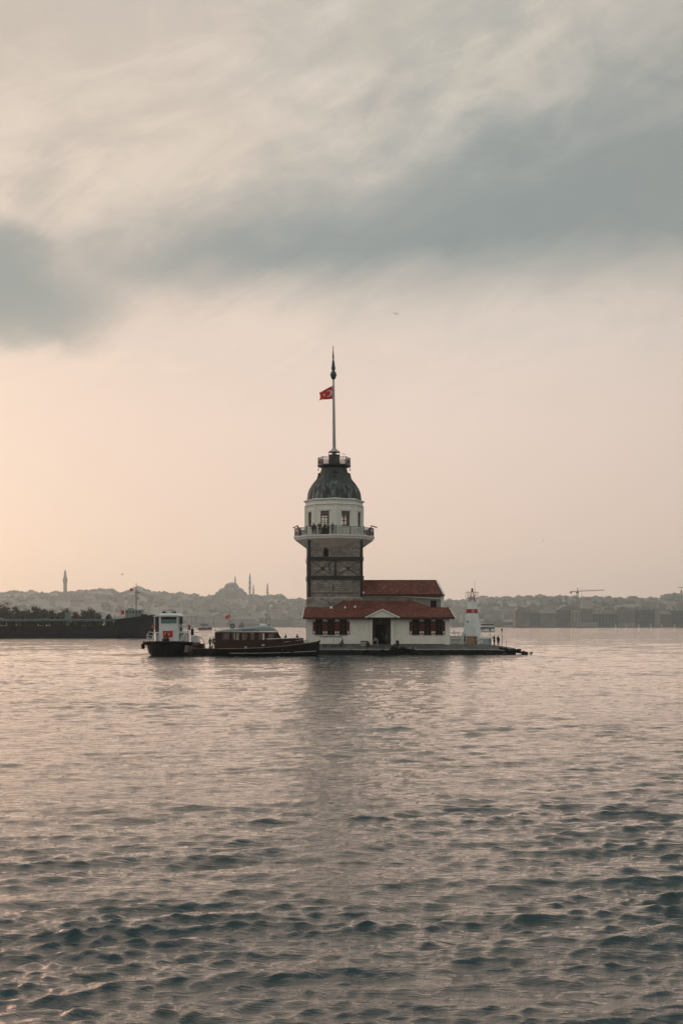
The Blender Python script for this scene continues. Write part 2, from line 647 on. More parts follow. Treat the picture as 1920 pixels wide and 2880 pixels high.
M_COPPER = copper()
M_GREEN = mat('green_patina', (0.022, 0.085, 0.066), 0.5, 0.4, metal=0.2, var=0.35, var_scale=2.0)
M_POLE = mat('painted_pole', (0.36, 0.37, 0.385), 0.55, 0.4, var=0.08, var_scale=1.0)
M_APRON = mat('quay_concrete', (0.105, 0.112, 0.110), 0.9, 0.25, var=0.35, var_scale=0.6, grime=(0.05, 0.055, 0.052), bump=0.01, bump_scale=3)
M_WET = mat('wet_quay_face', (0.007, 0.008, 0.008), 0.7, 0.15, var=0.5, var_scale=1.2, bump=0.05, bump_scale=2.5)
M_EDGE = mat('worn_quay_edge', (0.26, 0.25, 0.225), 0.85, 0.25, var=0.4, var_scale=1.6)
M_ROCK = mat('wet_black_rock', (0.010, 0.011, 0.010), 0.7, 0.2, var=0.5, var_scale=1.5, bump=0.06, bump_scale=2.0)
M_RUBBER = mat('black_rubber', (0.007, 0.007, 0.007), 0.8, 0.15, var=0.3)
M_RED = mat('signal_red', (0.36, 0.022, 0.030), 0.55, 0.4, var=0.12, var_scale=3.0)
M_STEEL = mat('grey_steel', (0.27, 0.29, 0.29), 0.45, 0.4, metal=0.3, var=0.1)


# ================================================================== islet
def fbm(x, y, z=0.0, o=4):
    return mnoise.fractal(Vector((x, y, z)), 1.0, 2.0, o)


def build_islet():
    mb = MB()
    xs = np.linspace(-13.0, 28.6, 150)
    secs = []
    for x in xs:
        r = max(0.0, (x - 22.0) / 6.6)             # runs out to the right
        l = max(0.0, (-8.5 - x) / 4.5)
        fy = 196.9 + 0.10 * fbm(x * 0.8, 3.3) + r * 1.6
        ztop = 0.86 - 0.25 * r ** 2 + 0.05 * fbm(x * 1.3, 1.1)
        zb = 1.60 - 0.62 * r ** 2.2
        by = 226.0 - r ** 1.4 * 19.0
        secs.append([(x, fy - 0.30, -1.3), (x, fy - 0.12 + 0.12 * fbm(x * 2, 7.7), 0.25), (x, fy, ztop - 0.10), (x, fy + 0.10, ztop), (x, fy + 0.45, ztop + 0.02),
                     (x, min(199.93 + r * 1.2, by - 2), zb - 0.003), (x, max(by, fy + 4), zb - 0.02), (x, max(by, fy + 4) + 0.6, -1.3)])
    n = len(secs[0])
    st = [mb.addv(s) for s in secs]
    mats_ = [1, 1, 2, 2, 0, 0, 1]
    for k in range(len(secs) - 1):
        for j in range(n - 1):
            mb.cur = mats_[j]
            mb.face((st[k] + j, st[k] + j + 1, st[k + 1] + j + 1, st[k + 1] + j))
    mb.cur = 1
    mb.face([st[0] + j for j in range(n)])
    mb.face([st[-1] + j for j in range(n)])
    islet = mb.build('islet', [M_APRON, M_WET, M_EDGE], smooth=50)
    tag(islet, 'low concrete islet with a black wet quay face', kind='structure')
    # boulders running out to the right and a few along the quay foot
    rng = random.Random(4)
    def boulder(x, y, z, s):
        bm = bmesh.new()
        bmesh.ops.create_icosphere(bm, subdivisions=2, radius=1)
        k = rng.uniform(0, 50)
        for v in bm.verts:
            q = v.co * (1 + 0.34 * fbm(v.co.x * 1.1 + k, v.co.y * 1.1, v.co.z * 1.1 + k, 3))
            v.co = Vector((q.x * s, q.y * s * 0.8, q.z * s * 0.62))
        me = bpy.data.meshes.new('rock')
        bm.to_mesh(me)
        bm.free()
        me.materials.append(M_ROCK)
        return link('rock', me, islet, (x, y, z), (rng.uniform(-.3, .3), rng.uniform(-.3, .3), rng.uniform(0, 6.2)))
    for i in range(30):
        t = i / 29
        x = 25.2 + t * 6.0 + rng.uniform(-.25, .25)
        top = 1.12 * (1 - t) ** 0.55 + 0.12
        s = rng.uniform(0.38, 0.75) * (1.1 - 0.45 * t)
        boulder(x, 199.2 + rng.uniform(-1.0, 1.8), min(top - s * 0.45 + rng.uniform(-0.25, 0.12), 1.0), s)
    for px in (1120, 1147, 1180, 1010, 1228, 1290, 1335, 1372, 1400, 1418):
        boulder(PX(px, 196.5), 196.5 + rng.uniform(-.15, .25), rng.uniform(-0.15, 0.12), rng.uniform(0.35, 0.6))
    for i in range(9):                               # low stones on the apron edge left of the seated figure
        boulder(PX(870 + i * 12 + rng.uniform(-4, 4), 199), 199.0 + rng.uniform(-.2, .3), 1.30, rng.uniform(0.16, 0.34))
    return islet


ISLET = build_islet()


# ================================================================== stone tower
TX, TY = -1.30, 214.4
HW = 4.65                       # half width of the shaft


def frame_at(ox, oy, oz, ux, uy):
    """M: (u along wall, d into wall, v up) -> space; the wall faces the side where d is negative"""
    dxy = Vector((-uy, ux, 0))
    return Matrix(((ux, dxy.x, 0, ox), (uy, dxy.y, 0, oy), (0, 0, 1, oz), (0, 0, 0, 1)))


def masonry(mb, M, w, z0, z1, holes, rng, proud=0.07, ch=(0.26, 0.40), ln=(0.35, 1.05), lo=0.0):
    v = z0
    while v < z1 - 0.05:
        h = min(rng.uniform(*ch), z1 - v)
        u = lo - rng.uniform(0, 0.3)
        while u < w - lo:
            L = rng.uniform(*ln)
            a, b = max(u, lo), min(u + L, w - lo)
            u += L
            if b - a < 0.08:
                continue
            if any(a < q[1] and b > q[0] and v < q[3] and v + h > q[2] for q in holes):
                cuts = [q for q in holes if a < q[1] and b > q[0] and v < q[3] and v + h > q[2]]
                q = cuts[0]
                if a < q[0] - 0.1:
                    b = q[0]
                elif b > q[1] + 0.1:
                    a = q[1]
                else:
                    continue
            gq = 0.016
            d_ = proud * rng.uniform(0.35, 1.15)
            p = [(a + gq, 0.03, v + gq), (b - gq, 0.03, v + gq), (b - gq, 0.03, v + h - gq), (a + gq, 0.03, v + h - gq)]
            e = 0.03
            p += [(a + gq + e * rng.uniform(.4, 1.6), -d_, v + gq + e * rng.uniform(.4, 1.6)), (b - gq - e * rng.uniform(.4, 1.6), -d_, v + gq + e * rng.uniform(.4, 1.6)),
                  (b - gq - e * rng.uniform(.4, 1.6), -d_, v + h - gq - e * rng.uniform(.4, 1.6)), (a + gq + e * rng.uniform(.4, 1.6), -d_, v + h - gq - e * rng.uniform(.4, 1.6))]
            i = mb.addv([M @ Vector(q) for q in p])
            for q in ((4, 5, 6, 7), (0, 1, 5, 4), (1, 2, 6, 5), (2, 3, 7, 6), (3, 0, 4, 7)):
                mb.face([i + k for k in q])
        v += h


def oct_pt(r, k, z, off=0.0):
    a = math.pi / 4 * k + off
    return Vector((r * math.sin(a), -r * math.cos(a), z))


def build_tower():
    root = thing('stone_tower', 'square grey stone tower with white gallery, dark bell dome and tall flagpole', 'tower', (TX, TY, 0), R(3.0))
    rng = random.Random(11)
    base_z, top_z = 1.55, 20.2
    # ---- shaft: hollow core with real openings in the front
    holes_front = [(PXl(915) - .36, PXl(915) + .36, 16.8 - base_z, 18.05 - base_z),
                   (PXl(924.8) - .10, PXl(924.8) + .10, 14.25 - base_z, 15.45 - base_z),
                   (PXl(935.6) - .10, PXl(935.6) + .10, 10.85 - base_z, 11.85 - base_z)]
    walls = MB()
    faces = [(-HW, -HW, 1, 0), (HW, -HW, 0, 1), (HW, HW, -1, 0), (-HW, HW, 0, -1)]
    for k, (ox, oy, ux, uy) in enumerate(faces):
        walls.holed(frame_at(ox, oy, base_z, ux, uy), 2 * HW, top_z - base_z, holes_front if k == 0 else [], 0.6)
    walls.box(-HW + .61, HW - .61, -HW + .61, HW - .61, 17.9, 18.0)
    walls.build('core_wall', M_CORE, root)
    st = MB()
    for k, (ox, oy, ux, uy) in enumerate(faces):
        masonry(st, frame_at(ox, oy, base_z, ux, uy), 2 * HW, 0, 20.0 - base_z, holes_front if k == 0 else [], rng)
    tag(st.build('masonry', M_STONE, root), kind='stuff')
    lower = MB()                                       # the shaft is thicker below the iron corner straps
    for k, (ox, oy, ux, uy) in enumerate(faces):
        Mx = frame_at(ox - 0.16 * (ux + -uy * -1 * 0) + (0.16 * uy if k in (1, 3) else 0) * 1.0, oy, base_z, ux, uy)
        e = 0.17
        ox2 = ox + (-e if ox < 0 else e)
        oy2 = oy + (-e if oy < 0 else e)
        masonry(lower, frame_at(ox2, oy2, base_z, ux, uy), 2 * HW + 2 * e, 0, 9.5 - base_z, [], rng, 0.06)
        lower.poly([frame_at(ox2, oy2, 0, ux, uy) @ Vector(q) for q in ((0, 0.02, base_z), (2 * HW + 2 * e, 0.02, base_z), (2 * HW + 2 * e, 0.02, 9.5), (0, 0.02, 9.5))])
        lower.poly([frame_at(ox2, oy2, 0, ux, uy) @ Vector(q) for q in ((0, 0.02, 9.5), (2 * HW + 2 * e, 0.02, 9.5), (2 * HW + 2 * e - e, e, 9.72), (e, e, 9.72))])
    tag(lower.build('lower_masonry', M_STONE, root), kind='stuff')
    # ---- iron straps: corner angles, two belts, centre post, X braces with bosses
    ca = 0.36
    for sx in (-1, 1):
        for sy in (-1, 1):
            m1 = MB()
            x0, y0 = sx * HW, sy * HW
            zb = 9.75
            m1.box(min(x0 + sx * .13, x0 - sx * ca), max(x0 + sx * .13, x0 - sx * ca), min(y0 + sy * .13, y0 + sy * .085), max(y0 + sy * .13, y0 + sy * .085), zb, 19.9)
            m1.box(min(x0 + sx * .128, x0 + sx * .085), max(x0 + sx * .128, x0 + sx * .085), min(y0 + sy * .085, y0 - sy * ca), max(y0 + sy * .085, y0 - sy * ca), zb, 19.9)
            m1.build('corner_strap', M_IRON, root)
    for z0, z1, ex in ((12.74, 13.24, 0.27), (15.98, 16.52, 0.24)):
        b_ = MB()
        e = HW + ex
        i_ = HW + 0.075
        for (a, b, c, d_) in ((-e, e, -e, -i_), (-e, e, i_, e), (-e, -i_, -i_, i_), (i_, e, -i_, i_)):
            b_.box(a, b, c, d_, z0, z1)
        for (a, b, c, d_) in ((-e - .05, e + .05, -e - .05, -i_), (-e - .05, e + .05, i_, e + .05), (-e - .05, -i_, -i_, i_), (i_, e + .05, -i_, i_)):
            b_.box(a, b, c, d_, z1 + .002, z1 + .09)
        b_.build('belt', M_IRON, root)
    for fc in range(4):
        ox, oy, ux, uy = faces[fc]
        M = frame_at(ox, oy, 0, ux, uy)
        p_ = MB().box(HW - .19, HW + .19, -.16, -.06, 13.335, 15.975, M).build('centre_post', M_IRON, root)
        for c0, c1 in ((ca + .05, HW - .20), (HW + .20, 2 * HW - ca - .05)):
            br = MB()
            mid = (c0 + c1) / 2
            for (a, za), (b, zb_) in (((c0 + .2, 15.9), (c1 - .2, 13.42)), ((c0 + .2, 13.42), (c1 - .2, 15.9))):
                dd = -.10 if za > zb_ else -.135
                br.bar(M @ Vector((a, dd, za)), M @ Vector((b, dd, zb_)), 0.10, 0.03, up=(M @ Vector((0, 1, 0)) - M @ Vector((0, 0, 0))))
            x_ = br.build('cross_brace', M_IRON, root)
            MB().box(mid - .29, mid + .29, -.20, -.09, 14.36, 14.94, M).build('boss', M_IRON, x_)
    # thin string course above the lower part
    sc = MB()
    e = HW + .12
    sc.box(-e, e, -e, -HW - .02, 10.33, 10.41).box(-e, e, HW + .02, e, 10.33, 10.41).box(-e, -HW - .02, -HW, HW, 10.33, 10.41)
    sc.build('string_course', M_CORE, root)
    # window surrounds
    M = frame_at(-HW, -HW, 0, 1, 0)
    u = PXl(915)
    wf = MB()
    for (a, b, c, d_) in ((u - .44, u - .36, 16.75, 17.8), (u + .36, u + .44, 16.75, 17.8), (u - .36, u + .36, 16.68, 16.79)):
        wf.box(a, b, -.10, .2, c, d_, M)
    n = 10
    for k in range(n):                                 # arch head
        a0, a1 = math.pi * k / n, math.pi * (k + 1) / n
        wf.prism([(u + .36 * math.cos(a0), 17.69 + .36 * math.sin(a0)), (u + .46 * math.cos(a0), 17.69 + .46 * math.sin(a0)),
                  (u + .46 * math.cos(a1), 17.69 + .46 * math.sin(a1)), (u + .36 * math.cos(a1), 17.69 + .36 * math.sin(a1))], 'y', -HW - .10, -HW + .1)
    # prism is in (x, z) of the root: shift u to root x
    wf.v = [(p[0] - (HW if i_ >= 24 else 0), p[1], p[2]) if i_ >= 24 else p for i_, p in enumerate(wf.v)]
    w_ = wf.build('arched_window', M_IRON, root)
    MB().box(u - .36, u + .36, .22, .25, 16.79, 18.05, M).build('pane', M_PANE, w_)
    for px, z0, z1 in ((924.8, 14.25, 15.45), (935.6, 10.85, 11.85)):
        u = PXl(px)
        s_ = MB()
        s_.box(u - .15, u - .10, -.09, .1, z0 - .05, z1 + .05, M).box(u + .10, u + .15, -.09, .1, z0 - .05, z1 + .05, M)
        s_.build('slit_window', M_STONE, root)
    # masonry repair patches low on the front and an old cable
    lamp = MB().box(PXl(897) - .55, PXl(897) + .55, -.30, -.20, 6.9, 7.5, M)
    lamp.build('cable_box', M_STEEL, root)
    MB().tube([M @ Vector((PXl(919), -.26, 8.9)), M @ Vector((PXl(924), -.26, 8.75)), M @ Vector((PXl(929.5), -.26, 8.2))], .06, 6).build('bracket', M_IRON, root)

    # ---- gallery: inverted octagonal pyramid, slab with mouldings
    sk = MB()
    secs = []
    for r, z in ((3.6, 17.35), (HW, 18.15), (6.9, 19.80)):
        secs.append([oct_pt(r, k, z) for k in range(8)])
    sk.loft(secs, cap=True)
    sk.build('gallery_skirt', M_SKIRT, root)
    sl = MB()
    secs = [[oct_pt(r, k, z) for k in range(8)] for r, z in ((6.90, 19.802), (6.98, 19.92), (6.98, 20.02), (7.14, 20.16), (7.20, 20.30), (7.20, 20.45))]
    sl.loft(secs)
    sl.build('gallery_slab', M_WHITE2, root)

    # ---- gallery railing: eight panels and their posts
    def rail_panel(R0, z, h, nmod, wd, k, mat_=M_RAIL):
        p0, p1 = oct_pt(R0, k, z), oct_pt(R0, k + 1, z)
        t = (p1 - p0).normalized()
        L = (p1 - p0).length
        o_ = MB()
        P_ = lambda u, v: p0 + t * u + Vector((0, 0, v))
        o_.bar(P_(.06, h), P_(L - .06, h), wd * 1.8)
        o_.bar(P_(.06, .10), P_(L - .06, .10), wd * 1.4)
        o_.bar(P_(.06, h * .80), P_(L - .06, h * .80), wd)
        s = (L - .12) / nmod
        for m_ in range(nmod):
            a, b = .06 + m_ * s, .06 + (m_ + 1) * s
            o_.bar(P_(b, .10), P_(b, h), wd * 1.1)
            o_.bar(P_(a, .10), P_(b, h * .8), wd * .9)
            o_.bar(P_(a, h * .8), P_(b, .10), wd * .9)
            c_ = (a + b) / 2
            ring = [P_(c_ + s * .30 * math.cos(q * math.pi / 4), h * .45 + h * .24 * math.sin(q * math.pi / 4)) for q in range(8)]
            for q in range(8):
                o_.bar(ring[q], ring[(q + 1) % 8], wd * .9)
            o_.bar(P_(c_, h * .8), P_(a, h), wd * .8)
            o_.bar(P_(c_, h * .8), P_(b, h), wd * .8)
        return o_.build('railing_panel', mat_, root, fix=False)
    for k in range(8):
        rail_panel(6.98, 20.45, 1.42, 9, 0.034, k)
        for f in (0, 0.5):
            p = oct_pt(6.98, k, 20.45).lerp(oct_pt(6.98, k + 1, 20.45), f)
            MB().box(p.x - .055, p.x + .055, p.y - .055, p.y + .055, 20.45, 22.02 if f == 0 else 21.98).build('rail_post', M_RAIL, root)
    # ---- octagonal lantern room with real openings on all sides
    RR = 5.06
    zf, zt = 20.45, 25.75
    ap = RR * math.cos(math.pi / 8)
    Ls = 2 * RR * math.sin(math.pi / 8)
    rm = MB()
    for k in range(8):
        p0, p1 = oct_pt(RR, k, zf), oct_pt(RR, k + 1, zf)
        t = (p1 - p0).normalized()
        door = (k == 7)
        hole = (Ls / 2 - .80, Ls / 2 + .80, 0.08 if door else 1.62, 4.22)
        M = frame_at(p0.x, p0.y, zf, t.x, t.y)
        rm.holed(M, Ls, zt - zf, [hole], 0.38)
        # surround and hood
        fr = MB()
        a, b, c, e = hole
        fr.box(a - .24, a - .003, -.07, .05, c, e + .003, M).box(b + .003, b + .24, -.07, .05, c, e + .003, M)
        fr.box(a - .24, b + .24, -.073, .05, e + .005, e + .2, M).box(a - .38, b + .38, -.16, .05, e + .203, e + .32, M)
        if not door:
            fr.box(a - .3, b + .3, -.12, .05, c - .16, c - .003, M)
        f_ = fr.build('window_surround', M_WHITE2, root)
        # joinery: frame, mullion, transom, leaf panels
        jo = MB()
        d0, d1 = .16, .25
        jo.box(a + .004, a + .12, d0, d1, c + .003, e - .003, M).box(b - .12, b - .004, d0, d1, c + .003, e - .003, M)
        jo.box(a + .12, b - .12, d0, d1, e - .13, e - .004, M).box(a + .12, b - .12, d0, d1, c + .004, c + .12, M)
        for uu in (0.40,):
            um = a + (b - a) * uu
            jo.box(um - .05, um + .05, d0 + .005, d1 - .005, c + .12, e - .13, M)
        for ff in (0.36, 0.62, 0.82) if not door else (0.30, 0.52, 0.72, 0.86):
            vm = c + (e - c) * ff
            jo.box(a + .12, b - .12, d0 + .01, d1 - .01, vm - .045, vm + .045, M)
        if door:
            jo.box(a + .12, b - .12, d0 + .02, d1 - .02, c + .12, c + (e - c) * .30, M)
        j_ = jo.build('window_frame' if not door else 'balcony_door', M_WOODF, root)
        MB().box(a + .1, b - .1, d0 + .04, d0 + .052, c + .1, e - .1, M).build('pane', M_GLASS, j_)
    rm.build('lantern_room_wall', M_WHITE, root)
    MB().loft([[oct_pt(4.62, k, z) for k in range(8)] for z in (zt - .12, zt - .02)]).build('ceiling', M_INSIDE, root)
    lin = MB()                                         # added lining, coloured dark to stand for the shade inside the room
    for k in range(8):
        p0, p1 = oct_pt(4.63, k, zf), oct_pt(4.63, k + 1, zf)
        t = (p1 - p0).normalized()
        L2 = (p1 - p0).length
        lin.holed(frame_at(p0.x, p0.y, zf + .01, t.x, t.y), L2, zt - zf - .14, [(L2 / 2 - .80, L2 / 2 + .80, 0.07 if k == 7 else 1.61, 4.21)], .04)
    lin.build('shade_lining', M_INSIDE, root)
    # corner pilasters
    for k in range(8):
        p = oct_pt(RR + .03, k, 0)
        MB().lathe([(.16, zf + .0), (.16, zt)], 8, (p.x, p.y)).build('pilaster', M_WHITE2, root)
    # frieze and cornice
    co = MB().loft([[oct_pt(r, k, z) for k in range(8)] for r, z in ((5.05, 25.752), (5.27, 25.84), (5.27, 25.94), (5.08, 25.98), (5.08, 26.42), (5.2, 26.5), (5.42, 26.66), (5.44, 26.78), (4.9, 26.95), (4.6, 26.97))])
    co.build('cornice', M_WHITE2, root)
    # ---- bell dome with raised seams and four lucarnes
    prof = [(4.78, 26.93), (4.72, 27.4), (4.66, 27.75), (4.61, 28.15), (4.49, 28.5), (4.28, 28.95), (4.04, 29.35), (3.73, 29.8), (3.41, 30.2), (3.07, 30.6),
            (2.78, 30.95), (2.58, 31.35), (2.42, 31.8), (2.3, 32.2), (2.2, 32.6), (2.18, 32.75)]
    dm = MB().lathe(prof, 64)
    dome = dm.build('dome', M_COPPER, root, smooth=30)
    sm = MB()
    for q in range(32):
        a = 2 * math.pi * (q + .5) / 32
        for (r0, z0), (r1, z1) in zip(prof[:-1], prof[1:]):
            if q % 2 and z0 > 30.5:
                continue
            sm.bar((math.sin(a) * (r0 + .01), -math.cos(a) * (r0 + .01), z0), (math.sin(a) * (r1 + .01), -math.cos(a) * (r1 + .01), z1), .10, .12)
    tag(sm.build('seam', M_COPPER, dome, fix=False), kind='stuff')
    for k in range(4):
        a = math.pi / 2 * k
        rz = Matrix.Rotation(a, 4, 'Z')
        lu = MB()
        lu.loft([[rz @ Vector((sx * w_, -y, z)) for sx, w_, y, z in ((-1, .62, 2.1, 30.2), (1, .62, 2.1, 30.2), (1, .62, 3.20, 30.2), (-1, .62, 3.20, 30.2))],
                 [rz @ Vector((sx * w_, -y, z)) for sx, w_, y, z in ((-1, .56, 2.1, 31.5), (1, .56, 2.1, 31.5), (1, .56, 2.82, 31.5), (-1, .56, 2.82, 31.5))],
                 [rz @ Vector((sx * w_, -y, z)) for sx, w_, y, z in ((-1, .66, 2.0, 31.56), (1, .66, 2.0, 31.56), (1, .66, 2.92, 31.56), (-1, .66, 2.92, 31.56))],
                 [rz @ Vector((sx * w_, -y, z)) for sx, w_, y, z in ((-1, .2, 2.0, 31.82), (1, .2, 2.0, 31.82), (1, .2, 2.6, 31.82), (-1, .2, 2.6, 31.82))]])
        l_ = lu.build('lucarne', M_COPPER, root)
        op = MB()
        op.lathe([(.30, -.05), (.30, .05)], 14)
        T = rz @ Matrix.Translation((0, -2.99, 30.85)) @ Matrix.Rotation(R(90 - 16), 4, 'X')
        op.v = [tuple(T @ Vector(p)) for p in op.v]
        op.build('oculus', M_IRON, l_)
    # ---- upper gallery
    MB().loft([[oct_pt(r, k, z) for k in range(8)] for r, z in ((2.15, 32.60), (2.5, 32.72), (2.86, 32.84), (2.95, 32.95), (2.95, 33.15))]).build('upper_slab', M_IRON, root)
    for k in range(8):
        rail_panel(2.84, 33.15, 1.28, 4, 0.036, k, M_IRON)
        p = oct_pt(2.84, k, 33.15)
        MB().box(p.x - .05, p.x + .05, p.y - .05, p.y + .05, 33.15, 34.5).build('rail_post', M_IRON, root)
    for k in (2, 6):
        p = oct_pt(2.75, k, 32.8)
        MB().tube([p, p + Vector((0, 0, -.25)), p + Vector((.10 if k == 2 else -.10, 0, -.62))], [.05, .07, .10], 6).build('hanging_lamp', M_IRON, root)
    MB().lathe([(1.10, 33.152), (1.06, 33.3), (1.02, 34.75), (1.08, 34.85), (1.08, 34.98)], 8, a0=math.pi / 8).build('lamp_drum', M_COPPER, root)
    for k in range(8):
        p = oct_pt(.98, k, 34.98, math.pi / 8)
        MB().box(p.x - .035, p.x + .035, p.y - .035, p.y + .035, 34.98, 35.46).build('lamp_post', M_IRON, root)
    MB().lathe([(.26, 34.982), (.26, 35.46)], 10).build('lamp_core', M_IRON, root)
    MB().lathe([(1.06, 35.462), (1.05, 35.54), (.62, 35.85), (.42, 36.02), (.33, 36.2)], 24).build('lamp_cap', M_POLE, root, smooth=30)
    # ---- pole and finial, leaning a hair to the left
    lean = Matrix.Shear('XY', 4, (-0.011, 0)) if False else None
    def leaned(mb):
        mb.v = [(p[0] - max(0, p[2] - 36.1) * 0.010, p[1], p[2]) for p in mb.v]
        return mb
    leaned(MB().lathe([(.31, 36.15), (.28, 37.4), (.26, 40), (.22, 44), (.18, 47), (.15, 48.45)], 14)).build('flagpole', M_POLE, root, smooth=30)
    rings = MB()
    for z in np.arange(36.6, 47.6, 0.55):
        rr = .31 - (z - 36.15) * .013
        rings.bar((rr, 0, z), (rr + .10, 0, z), .045)
    tag(leaned(rings).build('climbing_peg', M_POLE, root), kind='stuff')
    leaned(MB().lathe([(.12, 48.35), (.26, 48.42), (.42, 48.62), (.47, 48.93), (.52, 48.96), (.58, 49.15), (.56, 49.32), (.44, 49.62), (.26, 49.9), (.19, 50.02)], 18)).build('finial_ball', M_GREEN, root, smooth=30)
    leaned(MB().lathe([(.2, 50.022), (.35, 50.12), (.37, 50.3), (.30, 50.8), (.22, 51.45), (.17, 51.75), (.08, 52.0)], 16)).build('finial_cone', M_GREEN, root, smooth=30)
    leaned(MB().lathe([(.09, 52.0), (.16, 52.12), (.145, 52.5), (.10, 53.2), (.05, 53.75), (.04, 53.8), (.10, 53.95), (.03, 54.3), (.005, 54.42)], 12)).build('finial_spike', M_IRON, root, smooth=30)
    return root


def PXl(px):
    """photograph column on the tower's front face -> distance from its left edge"""
    return (px - 866.0) / (1017.0 - 866.0) * 2 * HW


TOWER = build_tower()

# ================================================================== flag on the tower pole
M_FLAGR = mat('flag_red', (0.55, 0.035, 0.028), 0.75, 0.25, var=0.12, var_scale=2.0)
M_FLAGW = mat('flag_white', (0.72, 0.64, 0.62), 0.75, 0.25)


def flag_mesh(pt, th=0.02, nu=28, nv=16):
    """cloth sheet with thickness; pt(s, t) -> (x, y, z), s along the fly, t up the hoist"""
    mb = MB()
    g0 = [[Vector(pt(i / nu, j / nv)) for j in range(nv + 1)] for i in range(nu + 1)]
    fr = mb.addv([p + Vector((0, -th / 2, 0)) for r in g0 for p in r])
    bk = mb.addv([p + Vector((0, th / 2, 0)) for r in g0 for p in r])
    w_ = nv + 1
    for i in range(nu):
        for j in range(nv):
            a = i * w_ + j
            q = (a, a + w_, a + w_ + 1, a + 1)
            mb.face([fr + k for k in q])
            mb.face([bk + k for k in reversed(q)])
    edge = [i * w_ for i in range(nu + 1)] + [nu * w_ + j for j in range(1, nv + 1)] + [i * w_ + nv for i in range(nu - 1, -1, -1)] + [j for j in range(nv - 1, 0, -1)]
    for a, b in zip(edge, edge[1:] + edge[:1]):
        mb.face((fr + a, fr + b, bk + b, bk + a))
    return mb


def flag_emblem(parent, pt, aspect, cs=0.36, rad=0.27, off=0.012, flip=1):
    """crescent and star lying on both faces of the cloth; radii in hoist units"""
    def on(s_, t_, side):
        p = Vector(pt(min(max(s_, 0), 1), min(max(t_, 0), 1)))
        return p + Vector((0, side * off, 0))
    cres, star = MB(), MB()
    for side in (-1, 1):
        n = 26
        o_, i_ = [], []
        for k in range(n + 1):
            a = math.radians(38) + (2 * math.pi - 2 * math.radians(38)) * k / n
            o_.append((cs + rad * math.cos(a) / aspect, .5 + rad * math.sin(a)))
            a2 = math.radians(52) + (2 * math.pi - 2 * math.radians(52)) * k / n
            i_.append((cs + (0.065 + rad * .80 * math.cos(a2)) / aspect, .5 + rad * .80 * math.sin(a2)))
        for k in range(n):
            cres.poly([on(*o_[k], side), on(*o_[k + 1], side), on(*i_[k + 1], side), on(*i_[k], side)])
        sx = cs + (rad * 1.32) / aspect
        pts = []
        for k in range(10):
            rr = rad * (.52 if k % 2 == 0 else .21)
            a = math.pi + math.pi * k / 5
            pts.append((sx + rr * math.cos(a) / aspect, .5 + rr * math.sin(a)))
        for k in range(10):
            star.poly([on(sx, .5, side), on(*pts[k], side), on(*pts[(k + 1) % 10], side)])
    cres.build('crescent', M_FLAGW, parent, fix=False)
    star.build('star', M_FLAGW, parent, fix=False)


def build_tower_flag():
    z0 = 44.92
    root = thing('flag', 'red flag with white crescent and star flying left from the tower pole', 'flag', (TX - 0.30, TY - 0.05, z0))
    def pt(s, t):
        top = 2.33 - 1.05 * s - 0.38 * s * math.sin(s * 2.6) * 0.55
        bot = 0.0 - 0.24 * s ** 1.2
        z = bot + (top - bot) * t
        x = -2.38 * s + 0.20 * s * s * math.sin(t * math.pi) * (1 if s > .5 else s)
        y = 0.30 * s * math.sin(s * 7.0 + t * 1.6) + 0.10 * s * math.sin(s * 13 + 1)
        return (x, y, z)
    flag_mesh(pt).build('cloth', M_FLAGR, root, smooth='all', fix=False)
    flag_emblem(root, pt, 1.02, 0.30, 0.27, 0.03)


build_tower_flag()


# ================================================================== roofs of barrel tile
def tile_roof(mb, O, U, V, w, L, pitch=0.30, row=0.46, keep=None, rng=random):
    """half-round clay tiles in columns up the slope; O eave corner, U along the eave, V up the slope"""
    O, U, V = Vector(O), Vector(U).normalized(), Vector(V).normalized()
    N = U.cross(V).normalized()
    if N.z < 0:
        N = -N
    nc, nr = int(w / pitch), int(L / row + .999)
    for c in range(nc):
        for r in range(nr):
            u = (c + .5) * pitch
            v0, v1 = r * row, min((r + 1) * row + .06, L)
            if keep is not None and not keep(u, (v0 + v1) / 2):
                continue
            j = rng.uniform(-.012, .012)
            lift = .012 + rng.uniform(0, .012)
            i = len(mb.v)
            for vv, rad, hh in ((v0, pitch * .47, lift + .035), (v1, pitch * .40, lift)):
                for k in range(5):
                    a = math.pi * k / 4
                    mb.v.append(tuple(O + U * (u + j - rad * math.cos(a)) + V * vv + N * (hh + rad * .62 * math.sin(a))))
            for k in range(4):
                mb.face((i + k, i + k + 1, i + 6 + k, i + 5 + k))
            mb.face((i, i + 4, i + 3, i + 2, i + 1))
    return mb


def slab(mb, pts, th):
    """roof deck: polygon thickened downwards"""
    n = len(pts)
    i = mb.addv(list(pts) + [(p[0], p[1], p[2] - th) for p in pts])
    mb.face([i + k for k in range(n)])
    mb.face([i + n + k for k in reversed(range(n))])
    for k in range(n):
        k2 = (k + 1) % n
        mb.face((i + k, i + n + k, i + n + k2, i + k2))


def C4(cx): return PX(840 + cx * .29337, 200.0)
def Z4(cy, Y=200.0): return PZ(1610 + cy * .29337, Y)


